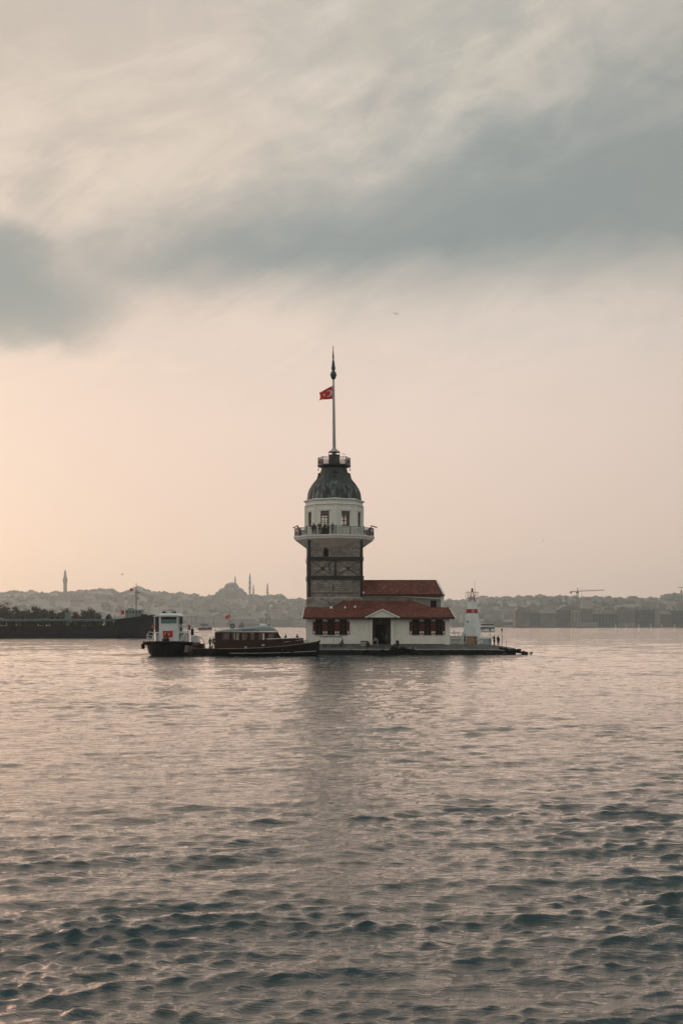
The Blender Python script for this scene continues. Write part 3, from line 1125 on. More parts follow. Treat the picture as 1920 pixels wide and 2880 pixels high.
def build_front():
    x0, x1 = -5.71, 17.88
    zb, zt = 1.585, 6.02
    root = thing('entrance_building', 'low white building with red tiled roof and gabled doorway at the foot of the tower', 'building', (x0, 200, zb))
    off = (x0, 200, zb)
    wins = [(160, 230), (275, 345), (388, 462), (1085, 1155), (1197, 1268), (1307, 1378)]
    holes = [(C4(a) - x0, C4(b) - x0, Z4(595) - zb, Z4(453) - zb) for a, b in wins]
    dr = (C4(704) - x0, C4(882) - x0, 0.02, 4.30)
    wl = MB()
    wl.holed(frame_at(x0, 200, zb, 1, 0), x1 - x0, zt - zb, holes + [dr], 0.45)
    wl.holed(frame_at(x0, 209, zb, 0, -1), 8.55, zt - zb, [], 0.4)
    wl.holed(frame_at(x1, 200.452, zb, 0, 1), 8.55, zt - zb, [], 0.4)
    wl.build('wall', M_WHITE, root, off=off)
    # dark interior shell behind the openings
    MB().box(x0 + .5, x1 - .5, 203.4, 203.5, zb, zt - .1).build('inner_wall', M_INSIDE, root, off=off)
    # plinth line, corner pilasters, rafters under the eave
    for a, b in ((1400, 1446), (78, 96)):
        MB().box(C4(a), C4(b), 199.90, 200.0 - .003, zb, zt - .05).build('corner_pilaster', M_WHITE2, root, off=off)
    pl = MB()
    pl.box(x0 - .04, C4(690), 199.93, 199.997, zb - .03, zb + .12).box(C4(905), x1 + .04, 199.93, 199.997, zb - .03, zb + .12)
    pl.build('plinth', M_APRON, root, off=off)
    for (a, b), h in zip(wins, holes):
        u0, u1, v0, v1 = h[0] + x0, h[1] + x0, h[2] + zb, h[3] + zb
        f_ = MB()
        f_.box(u0 + .003, u0 + .10, 200.10, 200.22, v0, v1).box(u1 - .10, u1 - .003, 200.10, 200.22, v0, v1)
        f_.box(u0 + .10, u1 - .10, 200.10, 200.22, v1 - .10, v1 - .003).box(u0 + .10, u1 - .10, 200.10, 200.22, v0 + .003, v0 + .10)
        um = (u0 + u1) / 2
        f_.box(um - .04, um + .04, 200.11, 200.21, v0 + .10, v1 - .10)
        for q in (.35, .68):
            vm = v0 + (v1 - v0) * q
            f_.box(u0 + .10, u1 - .10, 200.115, 200.205, vm - .035, vm + .035)
        w_ = f_.build('window', M_WOODF, root, off=off)
        MB().box(u0 + .08, u1 - .08, 200.15, 200.165, v0 + .08, v1 - .08).build('pane', M_PANE, w_, off=off)
        # flat arched brow over the window and sill under it
        br = MB()
        n = 12
        hw_ = (u1 - u0) / 2 + .10
        for k in range(n):
            a0, a1 = math.pi * k / n, math.pi * (k + 1) / n
            pr = []
            for a_, rr in ((a0, 0), (a0, .085), (a1, .085), (a1, 0)):
                pr.append((um + (hw_ + rr) * math.cos(a_), v1 - .02 + (.20 + rr) * math.sin(a_)))
            br.prism(pr, 'y', 199.90, 199.997)
        br.build('arch_brow', M_WOODF, w_, off=off)
        fill = MB().prism([(um + hw_ * math.cos(math.pi * k / n), v1 + .005 + .19 * math.sin(math.pi * k / n)) for k in range(n + 1)], 'y', 199.95, 199.996)
        fill.build('brow_panel', M_SHUT, w_, off=off)
        MB().box(u0 - .06, u1 + .06, 199.88, 199.996, v0 - .10, v0 - .004).build('sill', M_WOODF, w_, off=off)
    # shutters with their pale corner blocks
    for a, b in ((135, 162.5), (227.5, 252.2), (252.8, 277.5), (342.5, 366.7), (367.3, 390.5), (459.5, 486), (1059, 1087.5), (1152.5, 1175.7), (1176.3, 1199.5), (1265.5, 1287.2), (1287.8, 1309.5), (1375.5, 1401)):
        u0, u1 = C4(a), C4(b)
        v0, v1 = Z4(592), Z4(469)
        sh = MB()
        sh.box(u0, u1, 199.90, 199.965, v0, v1)
        sh.box(u0, u0 + .06, 199.875, 199.899, v0, v1).box(u1 - .06, u1, 199.875, 199.899, v0, v1)
        n = 14
        for k in range(n):
            z = v0 + .05 + (v1 - v0 - .1) * k / n
            sh.box(u0 + .062, u1 - .062, 199.88, 199.899, z, z + .07)
        s_ = sh.build('shutter', M_SHUT, root, off=off)
        um = (u0 + u1) / 2
        MB().box(um - .12, um + .12, 199.85, 199.874, v0 + .14, v0 + .48).build('corner_block', M_WHITE2, s_, off=off)
    # ---- doorway: recess, side piers, inner wall with the door opening
    a, b = C4(704), C4(882)
    rc = MB()
    rc.box(a + .003, a + .07, 200.46, 202.2, zb, 5.9).box(b - .07, b - .003, 200.46, 202.2, zb, 5.9).box(a, b, 200.46, 202.2, 5.885, 5.95)
    rc.build('porch_side', M_CORE, root, off=off)
    iw = MB()
    iw.holed(frame_at(a + .07, 202.2, zb, 1, 0), b - a - .14, 4.29, [(C4(730) - a, C4(838) - a, 0.02, Z4(502) - zb)], .25)
    iw.build('porch_wall', M_CORE, root, off=off)
    ds = MB()
    ds.box(C4(716), C4(729), 202.08, 202.195, zb, Z4(500)).box(C4(839), C4(856), 202.08, 202.195, zb, Z4(500)).box(C4(716), C4(856), 202.07, 202.195, Z4(500) + .003, Z4(488))
    d_ = ds.build('door_surround', M_APRON, root, off=off)
    for p, q in ((686, 703.5), (883, 906)):
        pm = MB()
        pm.box(C4(p), C4(q), 199.62, 199.997, zb, 5.62).box(C4(p) - .05, C4(q) + .05, 199.58, 199.997, 5.623, 5.76).box(C4(p) - .04, C4(q) + .04, 199.58, 199.997, zb - .01, zb + .25)
        pm.build('porch_pier', M_WHITE2, root, off=off)
    # step in front of the door
    MB().box(C4(700), C4(886), 198.9, 199.6, 1.2, 1.44).box(C4(690), C4(896), 198.3, 198.898, 1.0, 1.22).build('step', M_APRON, root, off=off)
    # ---- roof
    ex0, ex1 = PX(850, 199), PX(1279, 199)
    e0 = Vector((ex0, 199.0, 6.05))
    tx0, tx1 = PX(856, 205), PX(1263, 205)
    zt5 = PZ(1711, 205)
    Vv = Vector((0, 6.0, zt5 - 6.05))
    L = Vv.length
    rf = MB()
    slab(rf, [(ex0, 199.0, 6.03), (ex1, 199.0, 6.03), (tx1, 205.0, zt5 - .02), (tx0, 205.0, zt5 - .02)], .14)
    r0, r1 = PX(935, 205), PX(1213, 205)
    zt9 = PZ(1690, 209)
    q0, q1 = PX(968, 209), PX(1147, 209)
    slab(rf, [(r0, 205.003, zt5 - .02), (r1, 205.003, zt5 - .02), (q1, 209.2, zt9 - .02), (q0, 209.2, zt9 - .02)], .14)
    rf.poly([(r1, 205.003, zt5 - .03), (q1, 209.2, zt9 - .03), (r1, 209.2, zt5 - .03)])
    rf.poly([(r0, 205.003, zt5 - .03), (r0, 209.2, zt5 - .03), (q0, 209.2, zt9 - .03)])
    slab(rf, [(tx0, 205.004, zt5 - .2), (tx1, 205.004, zt5 - .2), (tx1, 209.5, zt5 - .2), (tx0, 209.5, zt5 - .2)], .1)
    roof = rf.build('roof', M_RIDGE, root, off=off)
    rng = random.Random(3)
    tl = MB()
    gx0, gx1, gap = PX(1027, 198.2), PX(1123, 198.2), PX(1074.7, 198.2)
    def keep1(u, v):
        x = ex0 + u
        fr = v / L
        return ex0 + (tx0 - ex0) * fr < x < ex1 + (tx1 - ex1) * fr
    tile_roof(tl, e0, (1, 0, 0), Vv, ex1 - ex0, L, keep=keep1, rng=rng)
    V2 = Vector((0, 4.2, zt9 - zt5))
    L2 = V2.length
    def keep2(u, v):
        x = r0 + u
        fr = v / L2
        return r0 + (q0 - r0) * fr < x < r1 + (q1 - r1) * fr
    tile_roof(tl, (r0, 205.0, zt5), (1, 0, 0), V2, r1 - r0, L2, keep=keep2, rng=rng)
    tag(tl.build('roof_tiles', M_TILE, root, off=off, fix=False), kind='stuff')
    hp = MB()
    hp.tube([(r0, 205, zt5 + .03), (q0, 209.2, zt9 + .05)], .15, 8).tube([(r1, 205, zt5 + .03), (q1, 209.2, zt9 + .05)], .15, 8)
    hp.tube([(tx0, 205, zt5 + .05), (r0, 205, zt5 + .05)], .13, 8).tube([(r1, 205, zt5 + .05), (tx1, 205, zt5 + .05)], .13, 8)
    hp.build('ridge_tiles', M_RIDGE, roof, smooth=40, off=off)
    MB().box(ex0 + .1, ex1 - .1, 198.90, 198.98, 5.78, 5.98).build('fascia', M_IRON, root, off=off)
    sf = MB()
    for x in np.arange(ex0 + .3, ex1 - .2, .62):
        if gx0 < x < gx1:
            continue
        sf.box(x - .05, x + .05, 199.0, 199.895, 5.80, 5.88)
    sf.build('rafter_ends', M_WOODF, root, off=off)
    for xa, xb in ((ex0, tx0), (ex1, tx1)):
        MB().bar((xa, 198.95, 5.98), (xb, 205.0, zt5 - .05), .12, .34).build('barge_board', M_WHITE2, root, off=off)
    # gabled canopy over the door
    gz, gt = Z4(432, 198.2), Z4(355, 198.2)
    gb = MB()
    gb.prism([(gx0 + .35, gz + .02), (gx1 - .35, gz + .02), (gap, gt - .22)], 'y', 198.42, 203.0)
    cn = gb.build('canopy_gable', M_WHITE, root, off=off)
    for xa in (gx0, gx1):
        MB().bar((xa, 198.3, gz), (gap, 198.3, gt), .24, .22, up=(0, 0, 1)).build('gable_trim', M_WHITE2, cn, off=off)
    gr = MB()
    for xa in (gx0, gx1):
        pts = [(xa, 198.45, gz + .14), (gap, 198.45, gt + .12), (gap, 204.4, gt + .12), (xa, 201.0, gz + .14)]
        slab(gr, pts, .06)
    gr.build('canopy_roof', M_TILE, cn, off=off)
    # bird-white blotches and vent caps on the tiles
    for px, py, Y, s in ((931, 1708, 204.6, .28), (970, 1707.5, 204.4, .15), (998, 1706, 204.0, .18)):
        MB().lathe([(s, PZ(py, Y) - .2), (s * .9, PZ(py, Y) + .12), (.03, PZ(py, Y) + .2)], 9, (PX(px, Y), Y)).build('roof_vent', M_WHITE2, roof, off=off)
    # unreadable blue-green hand-painted line under the left windows
    wr = MB()
    rng = random.Random(21)
    x = C4(206)
    xe = C4(409)
    zc = Z4(615)
    while x < xe:
        wl_ = rng.uniform(.12, .30)
        hgt = rng.choice((.16, .2, .26, .34))
        wr.bar((x, 199.985, zc - hgt * rng.uniform(.3, .7)), (x + wl_ * rng.uniform(.1, .6), 199.985, zc + hgt * rng.uniform(.3, .6)), .085, .012, up=(0, 1, 0))
        wr.bar((x, 199.982, zc - hgt * .4), (x + wl_, 199.982, zc + rng.uniform(-.12, .05)), .075, .012, up=(0, 1, 0))
        x += wl_
    wr.build('painted_line', mat('teal_paint', (0.035, 0.14, 0.16), 0.7), root, off=off, fix=False)


build_front()


def build_annex():
    x0, x1 = 3.6, PX(1247, 209.6)
    yb = 218.6
    root = thing('rear_annex', 'taller grey walled annex with red gabled roof joined to the right of the tower', 'building', (x0, 209.6, 1.585))
    off = (x0, 209.6, 1.585)
    zb, ze = 1.585, 10.1
    wx0, wx1, wz0, wz1 = PX(1211, 209.6), PX(1225.5, 209.6), PZ(1708, 209.6), PZ(1690, 209.6)
    hole = [(wx0 - x0, wx1 - x0, wz0 - zb, wz1 - zb)]
    wl = MB()
    wl.holed(frame_at(x0, 209.6, zb, 1, 0), x1 - x0, ze - zb, hole, .5)
    wl.holed(frame_at(x1, 210.103, zb, 0, 1), yb - 210.103, ze - zb, [], .4)
    wl.holed(frame_at(x1 - .4, yb, zb, -1, 0), x1 - x0 - .4, ze - zb, [], .4)
    wl.build('wall', mat('annex_render', (0.25, 0.25, 0.235), 0.9, 0.25, var=0.25, var_scale=0.8, streak=0.5, grime=(0.13, 0.13, 0.12)), root, off=off)
    MB().box(wx0 - .2, wx1 + .2, 210.4, 210.5, wz0 - .2, wz1 + .2).build('dark_room', M_INSIDE, root, off=off)
    f_ = MB()
    f_.box(wx0 - .07, wx0, 209.54, 209.7, wz0, wz1).box(wx1, wx1 + .07, 209.54, 209.7, wz0, wz1).box(wx0 - .07, wx1 + .07, 209.54, 209.7, wz1 + .002, wz1 + .08).box(wx0 - .1, wx1 + .1, 209.5, 209.7, wz0 - .09, wz0 - .002)
    f_.box((wx0 + wx1) / 2 - .03, (wx0 + wx1) / 2 + .03, 209.72, 209.78, wz0, wz1)
    w_ = f_.build('window', M_WOODF, root, off=off)
    MB().box(wx0, wx1, 209.79, 209.80, wz0, wz1).build('pane', M_PANE, w_, off=off)
    # gable end
    rz_, ry = PZ(1634, 214.0), 214.0
    rx = PX(1228, 214)
    gb = MB()
    gb.prism([(209.6, ze + .002), (yb, ze + .002), (ry, rz_ - .12)], 'x', x1 - .9, x1 - .6)
    gb.build('gable_wall', M_WHITE, root, off=off)
    MB().box(x1 - .50, x1 + .06, 209.5, 209.597, zb, ze - .25).build('white_quoin', M_WHITE2, root, off=off)
    # roof
    ey = 209.1
    ex1 = PX(1249, ey)
    rf = MB()
    slab(rf, [(x0, ey, ze - .02), (ex1, ey, ze - .02), (rx, ry, rz_ - .02), (x0, ry, rz_ - .02)], .14)
    slab(rf, [(rx, ry + .004, rz_ - .02), (ex1, yb + .5, ze - .02), (x0, yb + .5, ze - .02), (x0, ry + .004, rz_ - .02)], .14)
    roof = rf.build('roof', M_RIDGE, root, off=off)
    tl = MB()
    Vv = Vector((0, ry - ey, rz_ - ze))
    L = Vv.length
    tile_roof(tl, (x0, ey, ze), (1, 0, 0), Vv, ex1 - x0, L, keep=lambda u, v: u < (ex1 - x0) + (rx - ex1) * v / L - .35, rng=random.Random(8))
    tag(tl.build('roof_tiles', M_TILE, root, off=off, fix=False), kind='stuff')
    MB().tube([(x0, ry, rz_ + .03), (rx + .1, ry, rz_ + .03)], .16, 8).build('ridge_tiles', M_RIDGE, roof, smooth=40, off=off)
    MB().bar((ex1 - .42, ey, ze + .06), (rx - .42, ry, rz_ + .08), .36, .20).build('verge_tiles', M_RIDGE, roof, off=off)
    MB().bar((ex1 - .08, ey - .05, ze - .1), (rx - .08, ry, rz_ + .02), .30, .36).build('barge_board', M_WHITE2, root, off=off)
    MB().box(x0, ex1, ey - .1, ey - .003, ze - .24, ze - .03).build('gutter', M_IRON, root, off=off)
    # pale service pipe sagging along the wall
    a, b = PX(1022, 209.4), PX(1244, 209.4)
    MB().tube([(a, 209.4, PZ(1676, 209.4)), (a + (b - a) * .45, 209.4, PZ(1677, 209.4)), (b, 209.4, PZ(1684, 209.4))], .10, 8).build('wall_pipe', M_WHITE2, root, smooth=40, off=off)
    MB().tube([(PX(1022, 209.3), 209.3, PZ(1664, 209.3)), (PX(1022, 209.3), 209.3, PZ(1671, 209.3))], .12, 8).build('wall_lamp', M_WHITE2, root, smooth=40, off=off)
    # small skylight fitting on the tiles
    MB().box(PX(1074, 211), PX(1082, 211), 211.0, 211.4, PZ(1659, 211) + .05, PZ(1659, 211) + .35).build('roof_vent', M_STEEL, roof, off=off)


build_annex()


# ================================================================== red and white light tower
def build_light():
    cx, cy = PX(1327, 204.6), 204.6
    zb = 1.57
    root = thing('light_tower', 'small white light beacon tower with a red band and lamp gallery', 'beacon', (cx, cy, zb), R(-14))
    h = PZ(1692.6, 204.6) - zb
    M_LW = mat('beacon_white', (0.74, 0.79, 0.79), 0.6, 0.35, var=0.07, var_scale=1.0, streak=0.25, grime=(0.38, 0.42, 0.42))
    def half(z): return 1.56 + (0.66 - 1.56) * z / h
    def sec(z, e=0.0):
        q = half(z) + e
        return [(-q, -q, z), (q, -q, z), (q, q, z), (-q, q, z)]
    MB().loft([sec(-.02), sec(h)]).build('shaft', M_LW, root)
    z0, z1 = PZ(1725, 204.6) - zb, PZ(1713, 204.6) - zb
    MB().loft([sec(z0, .012), sec(z1, .012)]).build('red_band', M_RED, root)
    lad = MB()
    for sx in (.10, .42):
        lad.bar((sx, -half(0) - .12, .2), (sx, -half(h) - .12, h), .045)
    for k in range(22):
        z = .4 + k * (h - .5) / 22
        lad.bar((.10, -half(z) - .12, z), (.42, -half(z) - .12, z), .03)
    lad.build('ladder', M_LW, root)
    MB().box(-.72, -.52, -half(3.8) - .03, -half(3.8) + .15, 3.62, 3.95).build('vent', M_IRON, root)
    MB().loft([sec(h + .002, .10), sec(h + .12, .10)]).build('deck', M_LW, root)
    # lamp gallery
    fr = MB()
    zl, zh = PZ(1683, 204.6) - zb, PZ(1665.5, 204.6) - zb
    q = .98
    for z in (zl, zh):
        for (a, b) in (((-q, -q), (q, -q)), ((q, -q), (q, q)), ((q, q), (-q, q)), ((-q, q), (-q, -q))):
            fr.bar((*a, z), (*b, z), .055)
    for sx, sy in ((-1, -1), (1, -1), (1, 1), (-1, 1), (0, -1), (0, 1)):
        fr.bar((sx * q, sy * q, zl), (sx * q, sy * q, zh), .05)
    for sx in (-1, 1):
        for sy in (-1, 1):
            fr.bar((sx * .58, sy * .58, h + .1), (sx * .58, sy * .58, zh), .05)
            fr.bar((sx * .58, sy * .58, zl), (sx * q, sy * q, zl), .05)
    fr.build('gallery_rail', mat('gallery_paint', (0.42, 0.40, 0.37), 0.6), root)
    lt = MB()
    for sx in (-1, 1):
        for sy in (-1, 1):
            lt.bar((sx * .45, sy * .45, h + .1), (sx * .14, sy * .14, zh + .05), .06)
            lt.bar((sx * .45, sy * .45, h + .1), (-sx * .28, sy * .28, (h + zh) / 2 + .2), .045)
    lt.build('lamp_lattice', M_RED, root)
    l0 = zh + .07
    MB().lathe([(.20, l0), (.22, l0 + .10), (.12, l0 + .14), (.16, l0 + .2), (.17, l0 + .42), (.2, l0 + .45), (.2, l0 + .5), (.06, l0 + .6)], 12).build('red_lamp', M_RED, root, smooth=30)
    MB().tube([(.42, .1, h), (.42, .1, PZ(1634, 204.6) - zb)], [.04, .015], 6).build('antenna', M_IRON, root)
    # stepped buttress on the left
    bt = MB()
    for k in range(6):
        bt.box(-1.56 - .55 + k * .10, -1.46, -.6, .8, k * .34 + (.002 if k else -.02), (k + 1) * .34)
    bt.build('buttress', M_LW, root)


build_light()

# ================================================================== people
_skin_cache = {}


def skin_mesh(name, verts, edges, radii, root_i, mt, sub=1):
    me = bpy.data.meshes.new(name)
    me.from_pydata([tuple(v) for v in verts], edges, [])
    o = bpy.data.objects.new(name, me)
    COL.objects.link(o)
    sk_ = o.modifiers.new('skin', 'SKIN')
    if not me.skin_vertices:
        bpy.context.view_layer.objects.active = o
    sv = me.skin_vertices[0].data if me.skin_vertices else None
    for i, r in enumerate(radii):
        sv[i].radius = (r, r) if not hasattr(r, '__len__') else r
        sv[i].use_root = (i == root_i)
    sb = o.modifiers.new('sub', 'SUBSURF')
    sb.levels = sub
    sb.render_levels = sub
    dg = bpy.context.evaluated_depsgraph_get()
    out = bpy.data.meshes.new_from_object(o.evaluated_get(dg))
    out.name = name
    out.materials.clear()
    out.materials.append(mt)
    out.polygons.foreach_set('use_smooth', [True] * len(out.polygons))
    bpy.data.objects.remove(o)
    bpy.data.meshes.remove(me)
    return out


M_SKINC = mat('skin', (0.30, 0.165, 0.11), 0.6, 0.35)
M_HAIR = mat('dark_hair', (0.018, 0.013, 0.010), 0.6, 0.4)
_cl = {}


def cloth(c):
    if c not in _cl:
        _cl[c] = mat('cloth_%d' % len(_cl), c, 0.9, 0.2, var=0.2, var_scale=4.0)
    return _cl[c]


def person(label, loc, rz=0.0, pose='stand', top=(0.03, 0.035, 0.045), legs=(0.02, 0.022, 0.03), h=1.70, group='people on the islet', coat=False):
    """one figure: continuous body, jacket, trousers, hair; faces -y before turning"""
    t = thing('person', label, 'person', loc, rz, group)
    k = h / 1.72
    V = {}
    V['pel'] = (0, 0, .93); V['wst'] = (0, -.005, 1.10); V['chs'] = (0, 0, 1.30); V['nkb'] = (0, .01, 1.46); V['nk'] = (0, -.005, 1.52); V['hd'] = (0, -.02, 1.60); V['crn'] = (0, -.01, 1.68)
    for s, S in ((-1, 'l'), (1, 'r')):
        V['sh' + S] = (s * .175, .01, 1.40); V['el' + S] = (s * .235, .03, 1.13); V['wr' + S] = (s * .22, -.06, .90); V['hn' + S] = (s * .21, -.09, .80)
        V['hp' + S] = (s * .095, 0, .88); V['kn' + S] = (s * .11, -.02, .49); V['an' + S] = (s * .115, .03, .09); V['to' + S] = (s * .135, -.15, .035)
    lift = 0
    if pose == 'camera':                      # both hands raised to the face
        for s, S in ((-1, 'l'), (1, 'r')):
            V['el' + S] = (s * .24, -.17, 1.22); V['wr' + S] = (s * .09, -.30, 1.50); V['hn' + S] = (s * .04, -.33, 1.57)
    elif pose == 'lean':                      # bent forward over a rail
        for n_ in ('chs', 'nkb', 'nk', 'hd', 'crn', 'shl', 'shr'):
            x, y, z = V[n_]
            V[n_] = (x, y - (z - 1.05) * .55, z - (z - 1.05) * .16)
        for s, S in ((-1, 'l'), (1, 'r')):
            V['el' + S] = (s * .27, -.34, 1.16); V['wr' + S] = (s * .10, -.46, 1.20); V['hn' + S] = (s * .04, -.52, 1.21)
    elif pose == 'walk':
        V['knl'] = (-.10, -.16, .50); V['anl'] = (-.10, -.20, .10); V['tol'] = (-.11, -.38, .05)
        V['knr'] = (.10, .07, .49); V['anr'] = (.10, .34, .16); V['tor'] = (.11, .20, .03)
        V['ell'] = (-.24, .14, 1.14); V['wrl'] = (-.22, .14, .90); V['hnl'] = (-.21, .12, .80)
        V['elr'] = (.24, -.05, 1.14); V['wrr'] = (.22, -.22, .96); V['hnr'] = (.21, -.28, .88)
    elif pose == 'bend':                      # stooping to reach something low
        for n_ in ('wst', 'chs', 'nkb', 'nk', 'hd', 'crn', 'shl', 'shr'):
            x, y, z = V[n_]
            q = (z - .93)
            V[n_] = (x, y - q * .80, .93 + q * .62)
        for s, S in ((-1, 'l'), (1, 'r')):
            V['el' + S] = (s * .22, -.52, 1.02); V['wr' + S] = (s * .16, -.62, .82); V['hn' + S] = (s * .14, -.66, .73)
    elif pose == 'sit':                       # seat height .45, thighs forward
        lift = -.47
        for s, S in ((-1, 'l'), (1, 'r')):
            V['kn' + S] = (s * .13, -.44, .95); V['an' + S] = (s * .13, -.40, .56); V['to' + S] = (s * .14, -.56, .51)
            V['el' + S] = (s * .25, -.10, 1.14); V['wr' + S] = (s * .14, -.30, 1.02); V['hn' + S] = (s * .10, -.36, 1.0)
    elif pose == 'bag':
        V['elr'] = (.25, -.05, 1.14); V['wrr'] = (.30, -.10, .90); V['hnr'] = (.31, -.11, .80)
    names = list(V)
    P_ = {n_: Vector(v) * k + Vector((0, 0, lift * k)) for n_, v in V.items()}
    def chain(name, rad, edges_, root_, mt, sub=1):
        ns = list(rad)
        ix = {n_: i for i, n_ in enumerate(ns)}
        me = skin_mesh(name, [P_[n_] for n_ in ns], [(ix[a], ix[b]) for a, b in edges_], [tuple(q * k for q in (r if hasattr(r, '__len__') else (r, r))) for r in rad.values()], ix[root_], mt, sub)
        return link(name, me, t)
    E_arm = [('nkb', 'shl'), ('shl', 'ell'), ('ell', 'wrl'), ('nkb', 'shr'), ('shr', 'elr'), ('elr', 'wrr')]
    E_leg = [('pel', 'hpl'), ('hpl', 'knl'), ('knl', 'anl'), ('pel', 'hpr'), ('hpr', 'knr'), ('knr', 'anr')]
    E_tr = [('pel', 'wst'), ('wst', 'chs'), ('chs', 'nkb')]
    chain('body', dict(pel=.10, wst=.10, chs=.115, nkb=.06, nk=.05, hd=.088, crn=.065, shl=.055, ell=.036, wrl=.026, hnl=.035, shr=.055, elr=.036, wrr=.026, hnr=.035,
                       hpl=.075, knl=.05, anl=.036, tol=.034, hpr=.075, knr=.05, anr=.036, tor=.034),
          E_tr + E_arm + E_leg + [('nkb', 'nk'), ('nk', 'hd'), ('hd', 'crn'), ('wrl', 'hnl'), ('wrr', 'hnr'), ('anl', 'tol'), ('anr', 'tor')], 'pel', M_SKINC)
    rad = dict(pel=.135, wst=.130, chs=.150, nkb=.075, shl=.078, ell=.058, wrl=.045, shr=.078, elr=.058, wrr=.045)
    if coat:
        P_['hem'] = P_['pel'] + Vector((0, .01, -.36 if coat is True else -coat)) * k
        rad['hem'] = .17
        chain('coat', rad, E_tr + E_arm + [('pel', 'hem')], 'pel', cloth(top))
    else:
        chain('jacket', rad, E_tr + E_arm, 'wst', cloth(top))
    chain('trousers', dict(pel=.12, hpl=.095, knl=.066, anl=.052, hpr=.095, knr=.066, anr=.052), E_leg, 'pel', cloth(legs))
    hc = P_['hd'].lerp(P_['crn'], .55) + Vector((0, .022 * k, .012 * k))
    MB().lathe([(.03, -.10), (.085, -.07), (.100, .0), (.088, .055), (.05, .09), (.01, .10)], 12).build('hair', M_HAIR, t, smooth='all').location = hc
    f0 = P_['hd'] + Vector((0, -.088 * k, 0))
    fc = MB()
    fc.loft([[f0 + Vector((-.012, .01, -.02)), f0 + Vector((.012, .01, -.02)), f0 + Vector((.008, .01, .03)), f0 + Vector((-.008, .01, .03))],
             [f0 + Vector((-.010, -.022, -.018)), f0 + Vector((.010, -.022, -.018)), f0 + Vector((.005, -.004, .026)), f0 + Vector((-.005, -.004, .026))]])
    fc.build('nose', M_SKINC, t)
    return t


DK = (0.022, 0.026, 0.032)
NV = (0.025, 0.034, 0.06)
BR = (0.10, 0.055, 0.045)
GY = (0.20, 0.21, 0.22)
TL = (0.03, 0.12, 0.13)


def gal_pos(a_deg, r=6.2):
    """place on the tower gallery, angle measured from the front, to the right"""
    a = R(a_deg) + R(3)
    return (TX + r * math.sin(a), TY - r * math.cos(a), 20.45), R(a_deg) + R(3)


def people_everywhere():
    G_ = 'people on the tower gallery'
    for a, r, pose, c, l, lab in ((-77, 6.35, 'lean', BR, DK, 'leftmost visitor on the tower gallery, leaning on the rail against the sky'),
                                  (-40, 6.05, 'stand', DK, DK, 'tall visitor in black on the gallery in front of the narrow left window'),
                                  (-33.5, 6.3, 'lean', BR, GY, 'visitor in a brown top bending over the gallery rail beside a white bag'),
                                  (-26.5, 6.25, 'camera', NV, DK, 'visitor in navy raising a camera on the gallery left of the balcony door'),
                                  (-18.5, 5.9, 'stand', DK, DK, 'visitor in dark coat standing just left of the open balcony door'),
                                  (-5, 6.2, 'stand', TL, DK, 'visitor standing at the centre of the gallery between door and window'),
                                  (76, 6.4, 'lean', BR, DK, 'rightmost visitor on the tower gallery, leaning out over the rail')):
        p, rz = gal_pos(a, r)
        person(lab, p, rz, pose, c, l, 2.02, G_, coat=(pose == 'stand' and a < -15))
    G_ = 'people at the entrance door'
    def at(px, Y, z): return (PX(px, Y), Y, z)
    person('person in maroon standing in the doorway beside the left pier', at(1052, 200.3, 1.59), R(10), 'stand', (0.09, 0.03, 0.035), DK, 1.9, G_)
    person('person in pale grey jacket stooping in front of the entrance door', at(1061, 198.6, 1.22), R(-60), 'bend', (0.30, 0.32, 0.36), (0.20, 0.23, 0.25), 1.95, G_)
    person('person in black walking through the dark doorway', at(1075, 201.2, 1.59), R(20), 'walk', DK, DK, 1.9, G_)
    person('person in a teal top beside the right door pier', at(1086, 199.8, 1.44), R(-20), 'stand', TL, (0.06, 0.025, 0.025), 1.88, G_)
    G_ = 'people on the right end of the islet'
    person('lone figure in a long black coat at the foot of the beacon tower', at(1306, 201.6, 1.59), R(80), 'bag', DK, DK, 1.75, G_, coat=.5)
    person('left one of two people in dark clothes on the islet tip, looking left', at(1389, 200.6, 1.30), R(-60), 'camera', DK, (0.04, 0.02, 0.02), 1.82, G_)
    person('right one of two people in dark clothes on the islet tip, in a longer coat', at(1400, 200.4, 1.18), R(25), 'stand', (0.016, 0.018, 0.022), DK, 1.92, G_, coat=.3)
    person('person seated on a low stool by the wall under the painted line', at(963, 199.3, 1.45), R(-70), 'sit', DK, DK, 1.6, 'people on the islet')


people_everywhere()


# ================================================================== small things on the islet
def stool(px, Y, z):
    t = thing('stool', 'low stool under the seated person by the white wall', 'stool', (PX(px, Y), Y, z))
    MB().box(-.2, .2, -.2, .2, .40, .45).build('seat', M_WOODF, t)
    for sx in (-.16, .16):
        for sy in (-.16, .16):
            MB().box(sx - .025, sx + .025, sy - .025, sy + .025, 0, .40).build('leg', M_WOODF, t)


stool(963, 199.3, 1.45)


def planter():
    t = thing('storage_box', 'grey box with rounded lid left of the entrance door', 'box', (PX(1024, 198.9), 198.9, 1.33))
    MB().box(-.62, .62, -.3, .3, 0, .72).build('box_body', M_STEEL, t)
    MB().loft([[(x, -.34, z), (x, .34, z), (x, .26, z + .12), (x, 0, z + .2), (x, -.26, z + .12)] for x, z in ((-.66, .722), (.66, .722))]).build('lid', M_APRON, t)


planter()


def bin_(px, Y, z, lab, col, hh=.9):
    t = thing('litter_bin', lab, 'bin', (PX(px, Y), Y, z), 0, 'litter bins by the entrance')
    MB().lathe([(.24, 0), (.28, hh * .85), (.30, hh * .86), (.30, hh * .9), (.12, hh)], 14).build('bin_body', col, t, smooth=30)
    MB().lathe([(.305, hh * .30), (.305, hh * .42)], 14).build('band', M_IRON, t)


